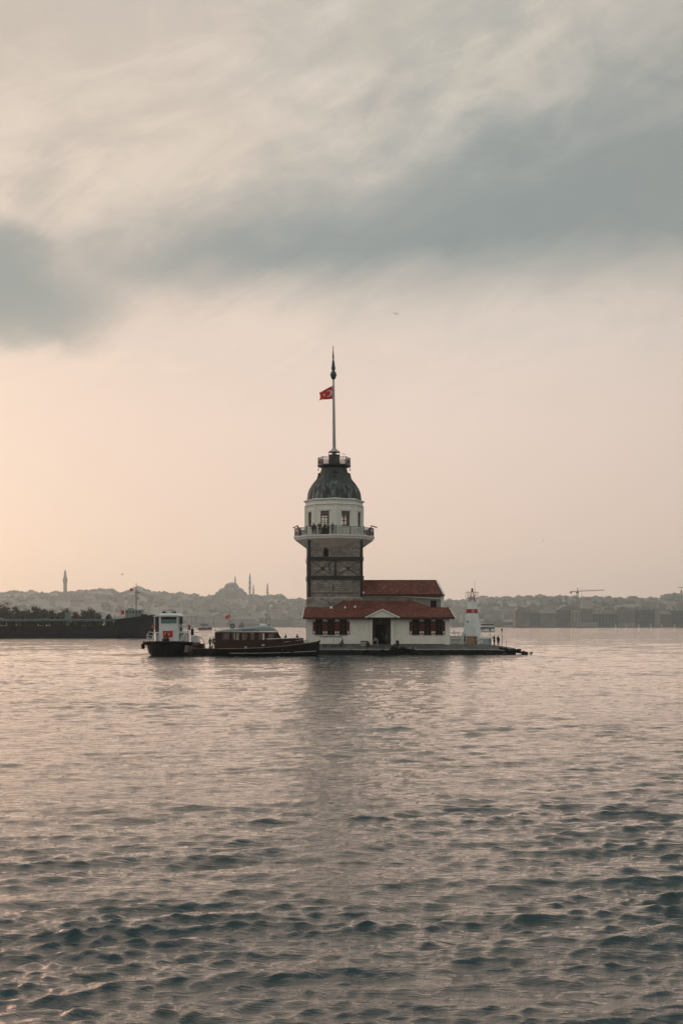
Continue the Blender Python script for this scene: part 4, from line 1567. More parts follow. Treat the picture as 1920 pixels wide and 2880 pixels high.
bin_(1034, 198.3, 1.14, 'dark red bin beside the grey box left of the door', mat('bin_red', (0.10, 0.015, 0.02), 0.6))
bin_(1117, 198.5, 1.22, 'dark bin standing right of the entrance steps', mat('bin_dark', (0.035, 0.025, 0.025), 0.6), 1.1)


def bench():
    t = thing('picnic_table', 'white framed table with dark green top right of the white building', 'table', (PX(1281, 201), 201, 1.58), R(4))
    MB().box(-.75, .75, -.35, .35, .72, .80).build('table_top', mat('green_top', (0.02, 0.05, 0.04), 0.6), t)
    for sx in (-.62, .62):
        MB().bar((sx, -.3, 0), (sx, -.2, .72), .06).bar((sx, .3, 0), (sx, .2, .72), .06).bar((sx, -.26, .3), (sx, .26, .3), .05).build('leg', M_WHITE2, t)
    MB().bar((-.62, 0, .3), (.62, 0, .3), .05).build('stretcher', M_WHITE2, t)
    w_ = thing('low_wall', 'low white wall running from the building to the beacon tower', 'wall', (PX(1276, 205), 205, 1.58))
    MB().box(-1.0, 1.45, 0, .3, 0, 1.35).build('wall_body', M_WHITE, w_)
    MB().box(-1.05, 1.5, -.05, .35, 1.352, 1.42).build('coping', M_WHITE2, w_)


bench()


def kiosk():
    t = thing('wooden_cabinet', 'tan wooden double door cabinet in front of the beacon tower', 'cabinet', (PX(1325, 202), 202.0, 1.58))
    wd = mat('tan_board', (0.36, 0.24, 0.125), 0.7, 0.3, var=0.2, var_scale=3.0, streak=.3, grime=(0.2, 0.13, 0.07))
    MB().box(-.76, .62, 0, .7, 0, 1.26).build('cabinet_body', wd, t)
    for a, b in ((-.72, -.07), (-.05, .58)):
        d_ = MB().box(a, b, -.05, -.003, .06, 1.18).build('door', wd, t)
        MB().box(b - .10 if a < -.5 else a + .06, b - .06 if a < -.5 else a + .10, -.08, -.051, .6, .72).build('handle', M_IRON, d_)
    MB().box(-.84, 1.02, -.12, .8, 1.262, 1.34).build('cabinet_roof', M_IRON, t)
    MB().box(.63, .80, .1, .6, 0, 1.26).build('side_post', M_IRON, t)


kiosk()


def shed():
    t = thing('low_hut', 'low white hut with curved roof right of the beacon tower', 'hut', (PX(1362, 203), 203.0, 1.52))
    hm = mat('pale_teal', (0.36, 0.46, 0.48), 0.6, 0.35, var=0.1)
    MB().box(-1.15, 1.15, 0, 1.6, 0, .95).build('hut_body', hm, t)
    n = 8
    MB().prism([(-1.25, .952)] + [(1.25 * math.cos(math.pi * k / n) * -1, .96 + .30 * math.sin(math.pi * k / n)) for k in range(n + 1)] + [(1.25, .952)], 'y', -.1, 1.7).build('hut_roof', M_WHITE2, t)
    MB().box(-.9, -.3, -.03, -.003, .2, .8).build('door', M_WHITE2, t)
    # sloping handrail between tower and hut
    r_ = thing('handrail', 'dark sloping handrail between the beacon tower and the low hut', 'handrail', (PX(1345, 201.5), 201.5, 1.55))
    MB().tube([(-.35, 0, .45), (.35, 0, .95), (.35, 0, 0)], .035, 6).tube([(-.35, 0, .45), (-.35, 0, 0)], .035, 6).build('rail', M_IRON, r_)


shed()


def poles():
    for px, Y, y0, y1, lab in ((1376.8, 201.2, 1812, 1771, 'left and nearer of two slim lamp poles behind the dark pair of people'), (1410.5, 200.5, 1814, 1772, 'slim lamp pole standing alone right of the dark pair of people')):
        z0, z1 = PZ(y0, Y), PZ(y1, Y)
        t = thing('lamp_pole', lab, 'lamp post', (PX(px, Y), Y, z0 - .15), 0, 'slim lamp poles on the islet tip')
        MB().tube([(0, 0, 0), (0, 0, z1 - z0)], [.05, .035], 8).build('pole', M_IRON, t)
        MB().lathe([(.05, z1 - z0), (.13, z1 - z0 + .05), (.13, z1 - z0 + .32), (.05, z1 - z0 + .42)], 10).build('lamp_head', M_IRON, t)
    z0 = PZ(1816, 200.3)
    t = thing('marker_stake', 'thin short stake among the rocks at the islet tip', 'stake', (PX(1423, 200.3), 200.3, z0 - .2))
    MB().tube([(0, 0, 0), (0, 0, 1.0)], .03, 6).tube([(-.06, 0, .98), (.06, 0, .98)], .03, 6).build('stake', M_IRON, t)
    # lamps or instruments leaning out from the gallery rail ends
    for a, s in ((-86, -1), (83, 1)):
        p, rz = gal_pos(a, 7.0)
        t = thing('viewing_telescope', 'dark telescope on the %s end of the gallery rail' % ('left' if s < 0 else 'right'), 'telescope', (p[0], p[1], 20.45))
        MB().tube([(0, 0, 0), (0, 0, 1.55)], .05, 8).build('stand', M_RAIL, t)
        if s < 0:
            MB().tube([(-.30, 0, 1.55), (.62, 0, 1.95)], [.10, .07], 8).build('tube', M_IRON, t)
        else:
            MB().tube([(-.55, 0, 2.0), (.62, 0, 1.62)], [.07, .10], 8).build('tube', M_IRON, t)


poles()


def tyres():
    xs = [(1076, .62, -.05), (1108, .88, .16), (1131, .84, .12), (1148, .66, -.02), (1160, .6, .05), (1032, .5, .0)]
    labs = ['mid-sized black tyre fender on the quay just right of the door axis', 'largest black tyre fender, standing highest on the quay edge', 'second largest black tyre fender beside the highest one',
            'low black tyre fender below the pale rope coil', 'rightmost black tyre fender of the quay row', 'smallest black tyre fender, leftmost of the quay row']
    for i, (px, r, dz) in enumerate(xs):
        t = thing('fender_tyre', labs[i], 'tyre', (PX(px, 196.25), 196.28, .32 + dz), R(random.Random(i).uniform(-8, 8)), 'tyre fenders along the quay')
        mb = MB()
        n, m_ = 22, 8
        st = []
        for k in range(n):
            a = 2 * math.pi * k / n
            ring = []
            for q in range(m_):
                b = 2 * math.pi * q / m_
                rr = r * .68 + r * .32 * math.cos(b)
                ring.append((rr * math.cos(a), .20 * math.sin(b), rr * math.sin(a)))
            st.append(mb.addv(ring))
        for k in range(n):
            for q in range(m_):
                mb.face((st[k] + q, st[k] + (q + 1) % m_, st[(k + 1) % n] + (q + 1) % m_, st[(k + 1) % n] + q))
        mb.build('tyre', M_RUBBER, t, smooth='all')
        MB().tube([(-.1, .1, r * .9), (-.05, .35, r * .9 + .5)], .03, 5).tube([(.1, .1, r * .9), (.05, .35, r * .9 + .5)], .03, 5).build('rope', M_WOODF, t)
    # a heap of pale rope or netting on the quay edge
    t = thing('rope_coil', 'pale coil of rope and dark bundle on the quay edge right of the tyres', 'rope', (PX(1149, 197.4), 197.4, .90))
    pts = [(.30 * math.cos(k * .6) * (1 - k * .004), .26 * math.sin(k * .6), .04 + k * .006) for k in range(44)]
    MB().tube(pts, .035, 5).build('coil', M_EDGE, t)
    MB().lathe([(.24, 0), (.28, .15), (.2, .34), (.05, .4)], 9, (-.6, .1), wob=lambda j: 1 + .12 * math.sin(j * 2.3)).build('bundle', M_IRON, t)


tyres()

# ================================================================== pontoon left of the islet
M_PONT = mat('black_pontoon', (0.008, 0.009, 0.010), 0.7, 0.2, var=0.4, var_scale=1.0, bump=0.01)
M_DECK = mat('worn_deck', (0.16, 0.155, 0.14), 0.85, 0.25, var=0.3, var_scale=1.2)


def pontoon():
    Y = 189.6
    x0, x1 = PX(540, Y), PX(626, Y)
    z1 = PZ(1824, Y)
    t = thing('pontoon', 'black landing pontoon with handrails between the two moored boats', 'pontoon', ((x0 + x1) / 2, Y + 1.6, 0))
    w = (x1 - x0) / 2
    MB().loft([[(-w * s, -1.6 * s2, z), (w * s, -1.6 * s2, z), (w * s, 1.6 * s2, z), (-w * s, 1.6 * s2, z)] for s, s2, z in ((.97, .96, -.5), (1, 1, .1), (1, 1, z1 - .12), (.995, .99, z1 - .05))]).build('float', M_PONT, t)
    MB().box(-w + .05, w - .05, -1.55, 1.55, z1 - .048, z1).build('deck', M_DECK, t)
    # bent tube handrails
    for xa, xb, y_ in ((PX(546, Y), PX(570, Y), -1.2), (PX(546, Y), PX(570, Y), -.3)):
        a, b = xa - (x0 + x1) / 2, xb - (x0 + x1) / 2
        h = PZ(1791, Y) - z1
        MB().tube([(a, y_, z1 + h * .93), (a + .35, y_, z1 + h), (b - .6, y_, z1 + h), (b - .1, y_, z1 + h * .8), (b + .1, y_, z1 + h * .55), (b + .1, y_, z1)], .035, 6) \
            .tube([(a + (b - a) * .42, y_, z1 + h), (a + (b - a) * .42, y_, z1)], .03, 6).tube([(a + (b - a) * .56, y_, z1 + h), (a + (b - a) * .56, y_, z1)], .03, 6).build('handrail', M_STEEL, t)
    g_ = MB()
    a, b = PX(572, Y) - (x0 + x1) / 2, PX(588, Y) - (x0 + x1) / 2
    for py in (1801, 1806, 1811):
        zz = PZ(py, Y)
        g_.bar((a, -.6, zz), (b + .9, -.6, zz), .04)
    g_.bar((a, -.6, z1), (a, -.6, PZ(1801, Y)), .05).bar((b + .9, -.6, z1), (b + .9, -.6, PZ(1801, Y)), .05)
    g_.build('side_rail', M_STEEL, t)
    MB().box(-w - .003 + .6, -w + 1.9, -1.05, -.2, z1 + .002, z1 + .75).build('wooden_crate', mat('dark_brown_crate', (0.06, 0.024, 0.018), 0.8, var=.3), t)
    # drum lying on deck, coil
    d_ = thing('mooring_drum', 'brown mooring drum lying on the left end of the pontoon', 'drum', (PX(551, Y), Y + .2, z1 + .42))
    mb = MB().lathe([(.55, -.5), (.55, -.44), (.40, -.42), (.40, .42), (.55, .44), (.55, .5)], 16)
    T = Matrix.Rotation(R(90), 4, 'Y')
    mb.v = [tuple(T @ Vector(p)) for p in mb.v]
    mb.build('drum', mat('rust_brown', (0.085, 0.038, 0.028), 0.8, var=.3, var_scale=3), d_)
    d_.location.z = z1 + .56
    G_ = 'people waiting on the pontoon'
    person('person in a long dark coat, leftmost of three waiting on the pontoon', (PX(590.5, Y), Y + .4, z1), R(-20), 'stand', DK, (0.12, 0.12, 0.16), 1.68, G_, coat=.35)
    person('person in a navy jacket and white shirt in the middle of the pontoon group', (PX(600, Y), Y + .6, z1), R(15), 'stand', NV, DK, 1.80, G_)
    person('person in a pale grey-blue jacket at the stern of the wooden boat', (PX(612, Y), Y + .9, z1), R(-40), 'stand', (0.22, 0.27, 0.30), (0.03, 0.05, 0.055), 1.80, G_, coat=.2)
    b_ = thing('bag', 'pale bag set down at the feet of the pontoon group', 'bag', (PX(593, Y), Y - .1, z1), R(15))
    MB().loft([[(-.28 * s, -.16 * s, z), (.28 * s, -.16 * s, z), (.28 * s, .16 * s, z), (-.28 * s, .16 * s, z)] for s, z in ((.9, 0), (1.05, .12), (.95, .32), (.6, .42))]).build('bag_body', cloth((0.22, 0.20, 0.25)), b_)
    MB().tube([(-.15, 0, .40), (-.1, 0, .56), (.1, 0, .56), (.15, 0, .40)], .02, 5).build('handle', M_IRON, b_)


pontoon()

# ================================================================== wooden passenger launch
M_HULL = mat('black_hull', (0.006, 0.007, 0.008), 0.5, 0.2, var=0.3, var_scale=1.2)
M_MAHOG = mat('mahogany', (0.030, 0.011, 0.009), 0.5, 0.25, var=0.35, var_scale=1.5, streak=.3, grime=(0.014, 0.006, 0.005))
M_BROOF = mat('pale_boat_roof', (0.22, 0.285, 0.29), 0.55, 0.4, var=0.06, var_scale=1.0)
M_BWHITE = mat('boat_white', (0.66, 0.72, 0.72), 0.5, 0.4, var=0.08, var_scale=1.2, streak=.15, grime=(0.42, 0.42, 0.38))


M_TINT = glass_mat('tinted_pane', (0.42, 0.40, 0.38), 0.8)


def text_mesh(s, size, depth, mt, bold=.01):
    cu = bpy.data.curves.new('lettering', 'FONT')
    cu.body = s
    cu.size = size
    cu.extrude = depth
    cu.offset = bold
    cu.align_x = 'CENTER'
    o = bpy.data.objects.new('lettering', cu)
    COL.objects.link(o)
    dg = bpy.context.evaluated_depsgraph_get()
    me = bpy.data.meshes.new_from_object(o.evaluated_get(dg))
    bpy.data.objects.remove(o)
    me.materials.clear()
    me.materials.append(mt)
    return me


def launch():
    Y = 189.8
    S = Y / FPX
    cx = PX(753, Y)
    t = thing('wooden_launch', 'long dark mahogany passenger launch with pale curved roof moored at the islet', 'boat', (cx, Y, 0))
    X = lambda px: (px - 753) * S
    Z = lambda py: PZ(py, Y - 1.6)
    # hull by stations: (px, sheer py, half beam)
    stn = [(608, 1823.5, 1.35), (620, 1823.8, 1.75), (650, 1823.6, 2.05), (690, 1823, 2.15), (730, 1821.5, 2.15), (770, 1819, 2.05), (810, 1815.5, 1.75), (845, 1811, 1.25), (872, 1807.5, .72), (890, 1804.5, .32), (899, 1802, .10)]
    secs = []
    for px, py, hb in stn:
        zt = Z(py)
        f = max(0, (px - 845) / 54)
        zk = -.55 + f * f * .45
        xx = X(px)
        rake = f * .25
        secs.append([(xx - rake * 1.2, 0, zk), (xx - rake, -hb * .62, zk + .25), (xx - rake * .5, -hb * .93, .35), (xx, -hb, zt), (xx, hb, zt), (xx - rake * .5, hb * .93, .35), (xx - rake, hb * .62, zk + .25)])
    MB().loft(secs).build('hull', M_HULL, t, smooth=50)
    MB().box(X(897), X(900.5), -.13, .13, Z(1806), Z(1800.5)).build('stem_post', M_HULL, t)
    # rub rails: tan along the sheer, thin white line lower down
    rr, wl = MB(), MB()
    for sy in (-1, 1):
        rr.tube([(X(px), sy * (hb + .03), Z(py) - .02) for px, py, hb in stn[:-1]], .055, 6)
        pts = []
        for px, py, hb in stn[2:-1]:
            f = max(0, (px - 700) / 200)
            pts.append((X(px), sy * (hb * .965 + .03), .40 + .35 * f * f + .05))
        wl.tube(pts, .028, 5)
    rr.build('rub_rail', mat('worn_tan_rail', (0.30, 0.22, 0.16), 0.7, var=.3, var_scale=2), t, smooth=60)
    wl.build('white_line', M_BWHITE, t, smooth=60)
    dk = MB()
    n = len(stn)
    top = [(X(px), -hb + .08, Z(py) - .06) for px, py, hb in stn] + [(X(px), hb - .08, Z(py) - .06) for px, py, hb in reversed(stn)]
    for k in range(len(stn) - 1):
        a, b = stn[k], stn[k + 1]
        dk.poly([(X(a[0]), -a[2] + .05, Z(a[1]) + .012), (X(b[0]), -b[2] + .05, Z(b[1]) + .012), (X(b[0]), b[2] - .05, Z(b[1]) + .012), (X(a[0]), a[2] - .05, Z(a[1]) + .012)])
    dk.build('deck', M_DECK, t)
    # cabin: two long sides with real window openings, slanted front, aft bulkhead
    x0, x1 = X(607.5), X(790)
    zb, zc = Z(1823) - .02, Z(1778)
    wins = [(628, 648), (656.5, 664), (667.5, 674.5), (681, 697), (705, 718), (729, 737), (738.5, 746), (755, 773)]
    holes = [(X(a) - x0, X(b) - x0, Z(1800) - zb, Z(1781) - zb) for a, b in wins]
    cb = MB()
    hw = 1.72
    M = frame_at(x0, -hw, zb, 1, 0)
    xr = X(783)
    cb.holed(M, xr - x0, zc - zb, [(a, min(b, xr - x0 - .06), c, d_) for a, b, c, d_ in holes], .08)
    M2 = Matrix(((1, 0, 0, x0), (0, -1, 0, hw), (0, 0, 1, zb), (0, 0, 0, 1)))
    cb.holed(M2, xr - x0, zc - zb, [(a, min(b, xr - x0 - .06), c, d_) for a, b, c, d_ in holes], .08)
    for sy in (-1, 1):                                 # raked front cheeks
        cb.prism([(xr + .002, zb), (X(797), zb), (X(795), Z(1797)), (xr + .002, zc - .05)], 'y', sy * hw if sy < 0 else hw - .08, -hw + .08 if sy < 0 else hw)
    cb.holed(Matrix(((0, 1, 0, x0 + .082), (1, 0, 0, -hw + .09), (0, 0, 1, zb), (0, 0, 0, 1))), 2 * hw - .18, zc - zb - .05, [(.5, 1.15, 1.15, 2.2), (2.2, 2.85, 1.15, 2.2)], .07)
    cabin = cb.build('cabin', M_MAHOG, t)
    MB().poly([(X(795) - .03, -hw + .1, Z(1797)), (X(795) - .03, hw - .1, Z(1797)), (xr + .03, hw - .1, zc - .06), (xr + .03, -hw + .1, zc - .06)]).build('windscreen', M_GLASS, cabin)
    for (a, b), h in zip(wins, holes):
        f_ = MB()
        for sy in (-1, 1):
            a_, b_, c_, d_ = h[0] + x0, min(h[1], xr - x0 - .06) + x0, h[2] + zb, h[3] + zb
            y0, y1 = sy * hw - .02, sy * hw + .02
            if sy < 0:
                f_.box(a_ - .04, a_ + .03, y0 - .012, y0 + .03, c_, d_).box(b_ - .03, b_ + .04, y0 - .012, y0 + .03, c_, d_).box(a_ - .04, b_ + .04, y0 - .012, y0 + .03, d_ + .002, d_ + .06).box(a_ - .04, b_ + .04, y0 - .012, y0 + .03, c_ - .06, c_ - .002)
        w_ = f_.build('window', M_WOODF, t)
        for q_, y_ in enumerate((-hw + .03, hw - .036)):
            MB().box(h[0] + x0 + .03, min(h[1], xr - x0 - .06) + x0 - .03, y_, y_ + .006, c_, d_).build('pane', M_GLASS if b - a < 8 else M_TINT, w_)
    # bench seats inside, their backs blocking part of the light
    bs = MB()
    for k, x in enumerate(np.linspace(x0 + .6, xr - .8, 9)):
        bs.box(x, x + .07, -1.5, -.35, zb + .4, Z(1797.5)).box(x, x + .07, .35, 1.5, zb + .4, Z(1797.5))
        bs.box(x + .07, x + .45, -1.5, -.35, zb + .4, zb + .48).box(x + .07, x + .45, .35, 1.5, zb + .4, zb + .48)
    tag(bs.build('bench_seats', M_INSIDE, t), kind='stuff')
    # curved roof
    rp = [(612, 1778, 1775.8), (616, 1778, 1773.5), (632, 1777.6, 1770.2), (655, 1777.2, 1767.6), (690, 1776.8, 1764.4), (725, 1776.4, 1761.2), (745, 1776.2, 1760), (758, 1776, 1760.4), (768, 1775.8, 1765.0), (775, 1775.8, 1770.5), (781, 1776.0, 1774.8)]
    secs = []
    for px, pb, ptp in rp:
        zb_, zt_ = Z(pb), Z(ptp)
        secs.append([(X(px), -1.95, zb_), (X(px), -1.95, zb_ + (zt_ - zb_) * .35), (X(px), -1.78, zb_ + (zt_ - zb_) * .78), (X(px), -1.3, zt_), (X(px), 1.3, zt_), (X(px), 1.78, zb_ + (zt_ - zb_) * .78), (X(px), 1.95, zb_ + (zt_ - zb_) * .35), (X(px), 1.95, zb_)])
    roof = MB().loft(secs).build('roof', M_BROOF, t, smooth=35)
    le = link('lettering', text_mesh('KIZKULESI 2', .40, .008, mat('roof_letter_blue', (0.04, 0.10, 0.13), 0.6)), roof)
    le.location = (X(702), -1.975, Z(1774.8))
    le.rotation_euler = (R(90), 0, R(.8))
    # foredeck trunk with a pale top edge
    fd = MB()
    secs = []
    for px, zt_, zb_, hb in ((748, 1797.5, 1822, 1.74), (790, 1796.5, 1818, 1.68), (825, 1795.5, 1814, 1.30), (852, 1794.8, 1810, .80), (854, 1798, 1810, .72)):
        secs.append([(X(px), -hb, Z(zb_)), (X(px), -hb, Z(zt_)), (X(px), hb, Z(zt_)), (X(px), hb, Z(zb_))])
    fd.loft(secs[1:]).build('foredeck_trunk', M_MAHOG, t)
    tp = MB()
    for sy in (-1, 1):
        tp.tube([(X(px), sy * (hb + .03), Z(zt_) + .02) for px, zt_, hb in ((751, 1797.5, 1.80), (790, 1796.3, 1.72), (825, 1795.2, 1.33), (853, 1794.4, .82))], .06, 6)
    tp.build('pale_edge', M_BWHITE, t)
    lr = MB()
    for sy in (-1, 1):
        lr.tube([(X(px), sy * hb, Z(zt_)) for px, zt_, hb in ((800, 1806, 1.60), (840, 1801, 1.05), (853, 1799, .8))], .025, 5)
    lr.build('trim_line', M_BWHITE, t)
    # fittings on the roof
    rg = MB()
    n, m_ = 20, 6
    st = []
    for k in range(n):
        a = 2 * math.pi * k / n
        st.append(rg.addv([((.33 + .075 * math.cos(q * math.pi / 3)) * math.cos(a), .075 * math.sin(q * math.pi / 3), (.33 + .075 * math.cos(q * math.pi / 3)) * math.sin(a)) for q in range(m_)]))
    for k in range(n):
        for q in range(m_):
            rg.face((st[k] + q, st[k] + (q + 1) % m_, st[(k + 1) % n] + (q + 1) % m_, st[(k + 1) % n] + q))
    b_ = thing('life_ring', 'round life ring standing on the aft roof of the wooden launch', 'life ring', (cx + X(654.5), Y - .6, Z(1767.3) + .36))
    rg.build('ring', mat('ring_navy', (0.035, 0.025, 0.045), 0.6, var=.2), b_, smooth='all')
    MB().lathe([(.25, -.02), (.25, .02)], 14).build('ring_cover', M_BROOF, b_).rotation_euler = (R(90), 0, 0)
    rails = MB()
    for y_ in (-1.1, 1.1):
        rails.tube([(X(668), y_, Z(1766) + .05), (X(671), y_, Z(1757)), (X(726), y_, Z(1756)), (X(731), y_, Z(1761))], .03, 6)
        for px in (685, 700, 713):
            rails.bar((X(px), y_, Z(1765)), (X(px), y_, Z(1757)), .03)
    rails.build('roof_rail', M_STEEL, roof)
    MB().box(X(672), X(687), -.5, .5, Z(1765.5) - .05, Z(1758)).box(X(676), X(684), -.3, .3, Z(1758) + .002, Z(1751.5)).build('roof_locker', mat('locker_grey', (0.22, 0.25, 0.25), 0.7), roof)
    MB().lathe([(.5, 0), (.62, .12), (.5, .28), (.2, .36)], 14, (X(740), .3)).build('roof_hatch', M_BWHITE, roof).location = (0, 0, Z(1761) - .02)
    MB().tube([(X(747.5), 0, Z(1760)), (X(747.5), 0, Z(1744))], .03, 6).lathe([(.09, Z(1744)), (.09, Z(1742))], 8, (X(747.5), 0)).build('mast', M_IRON, roof)
    MB().lathe([(.08, 0), (.14, .1), (.1, .24)], 8, (X(757), -.4)).build('searchlight', M_IRON, roof).location = (0, 0, Z(1760.2))
    MB().box(X(725), X(728), -1.99, -1.955, Z(1776.5), Z(1773.6)).build('side_lamp', M_IRON, roof)
    MB().bar((X(613), -1.6, Z(1775.6)), (X(607), -1.5, Z(1772)), .09).build('roof_spar', M_MAHOG, roof)
    # ladder box, fairlead, small blue-white plate on the side
    MB().box(X(691), X(697.5), -2.26, -2.15, Z(1823.5), Z(1817.5)).build('side_plate', mat('pale_blue_plate', (0.24, 0.42, 0.48), 0.5), t)
    MB().tube([(X(738), -hw - .03, Z(1815)), (X(746), -hw - .03, Z(1814))], .09, 8).build('name_badge', M_BWHITE, t)
    MB().tube([(X(856), -.3, Z(1808)), (X(858), 0, Z(1801)), (X(862), .2, Z(1803))], .10, 6).tube([(X(866), -.15, Z(1808)), (X(866), -.15, Z(1802.5))], .07, 6).build('windlass', M_STEEL, t)
    for px, r in ((640, .28), (700, .28), (735, .3), (795, .3), (822, .28)):
        hb = 2.0 if px < 760 else 1.75
        rgq = MB().lathe([(.05, -r), (r * .55, -r * .8), (r * .62, 0), (r * .55, r * .8), (.05, r)], 10)
        rgq.v = [(p[0] + X(px), p[1] - hb - .22, p[2] + .80) for p in rgq.v]
        rgq.build('fender', M_RUBBER, t, smooth=50)
    # two people sitting low behind the foredeck
    for px, py, lab, c in ((801, 1784, 'seated person in dark clothes behind the launch foredeck, next to the cabin', DK), (833.5, 1783.5, 'seated person in dark clothes behind the launch foredeck, nearer the bow', DK)):
        person(lab, (cx + X(px), Y + 3.2, PZ(py, Y + 3.2) - 1.24), R(-50 if px < 820 else 40), 'sit', c, DK, 1.7, 'people seated behind the launch')
        s_ = thing('deck_seat', 'low seat hidden under a %s' % ('person by the launch cabin' if px < 820 else 'person near the launch bow'), 'seat', (cx + X(px), Y + 3.2, PZ(py, Y + 3.2) - 1.24))
        MB().box(-.3, .3, -.28, .28, -.45, .40).build('seat_block', M_PONT, s_)
    # flag at the launch's stern side on a thin staff
    f_ = thing('flag_staff', 'thin staff with a small red flag above the launch stern', 'flag', (cx + X(644), Y + 1.9, 1.0))
    fz = PZ(1728, Y + 1.9) - 1.0
    MB().tube([(0, 0, 0), (0, 0, fz)], .018, 6).build('staff', M_IRON, f_)
    def pt(s, q):
        return (-.72 * s, .10 * s * math.sin(s * 8), fz - .55 + .52 * q - .16 * s + .06 * s * math.sin(s * 6))
    c_ = flag_mesh(pt, .012, 10, 6).build('cloth', M_FLAGR, f_, smooth='all', fix=False)
    flag_emblem(c_, pt, 1.38, .36, .26, .014)


launch()


# second platform behind the launch that carries the seated people and joins the islet
def landing():
    Y = 193.4
    x0, x1 = PX(770, Y), PX(878, Y)
    t = thing('landing_stage', 'dark landing stage behind the launch, joined to the islet', 'pier', ((x0 + x1) / 2, Y, 0))
    w = (x1 - x0) / 2
    z = 1.14
    MB().box(-w, w, -.9, 3.2, .35, z - .002).build('deck_slab', M_PONT, t)
    for k in range(5):
        x = -w + .4 + k * (2 * w - .8) / 4
        for y_ in (-.6, 2.8):
            MB().tube([(x, y_, -1.2), (x, y_, .35)], .16, 8).build('pile', M_PONT, t)
    MB().box(-w, w, -.95, -.902, .7, z + .06).build('kerb', M_EDGE, t)


landing()


# ================================================================== white harbour ferry seen bow on
def ferry():
    Yb = 187.5
    t = thing('harbour_ferry', 'small white ferry with black bow facing the viewer and a red flag on its front', 'boat', (PX(463, Yb), Yb, 0), R(-2.5))
    S = 190.0 / FPX
    Zf = lambda py: PZ(py, 189.0)
    # hull, bow at -y; stations along y
    stn = [(0.0, .35, 2.28), (.5, 1.7, 2.25), (1.6, 3.0, 2.2), (3.5, 3.62, 2.12), (7, 3.78, 2.0), (11, 3.7, 1.95), (14.6, 3.3, 1.95)]
    secs = []
    for y, hb, zt in stn:
        zk = -.6
        secs.append([(0, y + (.5 if y < 1 else 0), zk), (-hb * .72, y + .35 * (y < 3), zk + .3), (-hb * .9, y + .15 * (y < 3), .5), (-hb, y, zt - .35), (-hb - .03, y, zt), (hb + .03, y, zt), (hb, y, zt - .35), (hb * .9, y + .15 * (y < 3), .5), (hb * .72, y + .35 * (y < 3), zk + .3)])
    mb = MB()
    st = [mb.addv(s) for s in secs]
    m_ = len(secs[0])
    for k in range(len(secs) - 1):
        for j in range(m_):
            j2 = (j + 1) % m_
            mb.face((st[k] + j, st[k] + j2, st[k + 1] + j2, st[k + 1] + j))
    mb.face([st[0] + j for j in range(m_)])
    mb.face([st[-1] + j for j in range(m_)])
    hull = mb.build('hull', M_HULL, t, smooth=50)
    # big rubber bow fender and rubbing strake
    fe = MB()
    fe.tube([(-stn[4][1] - .10, 6, 1.80), (-stn[3][1] - .12, 3.4, 1.92), (-3.15, 1.45, 2.02), (-1.9, .3, 2.08), (-.6, -.18, 2.10), (.6, -.18, 2.10), (1.9, .3, 2.08), (3.15, 1.45, 2.02), (stn[3][1] + .12, 3.4, 1.92), (stn[4][1] + .10, 6, 1.80)], .24, 8)
    fe.build('rubbing_strake', M_RUBBER, t, smooth=60)
    MB().tube([(-3.80, 2.3, 1.15), (-3.80, 2.1, 1.75), (-3.55, 1.9, 2.15)], [.26, .30, .26], 10).build('bow_fender', M_RUBBER, t, smooth=60)
    hw_m = mat('ferry_hull_white', (0.55, 0.52, 0.48), 0.6, var=.15, var_scale=1.0, streak=.4, grime=(0.25, 0.2, 0.16))
    for sx in (-1, 1):                                 # white band low on the hull sides
        ws = MB()
        pts0, pts1 = [], []
        for y, hb, zt in stn[2:]:
            pts0.append((sx * (hb * .905 + .02), y + .12, .52))
            pts1.append((sx * (hb * .985 + .02), y, zt - .5))
        for k in range(len(pts0) - 1):
            ws.poly([pts0[k], pts0[k + 1], pts1[k + 1], pts1[k]])
        ws.build('white_hull_band', hw_m, t)
    dk = MB()
    for k in range(len(stn) - 1):
        a, b = stn[k], stn[k + 1]
        dk.poly([(-a[1], a[0], a[2] + .01), (a[1], a[0], a[2] + .01), (b[1], b[0], b[2] + .01), (-b[1], b[0], b[2] + .01)])
    dk.build('deck', M_DECK, t)
    MB().box(-.5, .5, .8, 1.5, 2.28, 2.70).tube([(-.25, 1.1, 2.7), (-.25, 1.1, 3.0)], .12, 8).tube([(.25, 1.1, 2.7), (.25, 1.1, 3.0)], .12, 8).build('bow_bitts', M_HULL, t)
    # main cabin and wheelhouse
    y0 = 3.6
    def PXf(px): return (px - 462) * (Yb + y0) / FPX
    zc0, zc1 = 2.05, PZ(1774, Yb + y0)
    cab = MB()
    cab.box(PXf(434), PXf(490), y0, 13.2, zc0, zc1)
    cab.build('lower_cabin', M_BWHITE, t)
    wt_ = PZ(1732.5, Yb + y0)
    wl = MB()
    wx0, wx1 = PXf(434.5), PXf(488)
    hol = [(PXf(439.5) - wx0, PXf(485) - wx0, PZ(1754, Yb + y0) - zc1, PZ(1735, Yb + y0) - zc1)]
    wl.holed(frame_at(wx0, y0 - .08, zc1 + .002, 1, 0), wx1 - wx0, wt_ - zc1, hol, .12)
    side_h = [(.4, 1.6, 1.0, 1.95), (1.9, 3.0, 1.0, 1.95)]
    wl.holed(frame_at(wx1, y0 + .042, zc1 + .002, 0, 1), 3.4, wt_ - zc1, side_h, .1)
    wl.holed(frame_at(wx0, y0 + 3.442, zc1 + .002, 0, -1), 3.4, wt_ - zc1, [(.4, 1.5, 1.0, 1.95), (1.8, 3.0, 1.0, 1.95)], .1)
    wl.box(wx0 + .101, wx1 - .101, y0 + 3.3, y0 + 3.4, zc1 + .003, wt_)
    wh = wl.build('wheelhouse', M_BWHITE, t)
    a, b, c, d_ = hol[0]
    tg = bpy.data.materials.new('teal_glass')
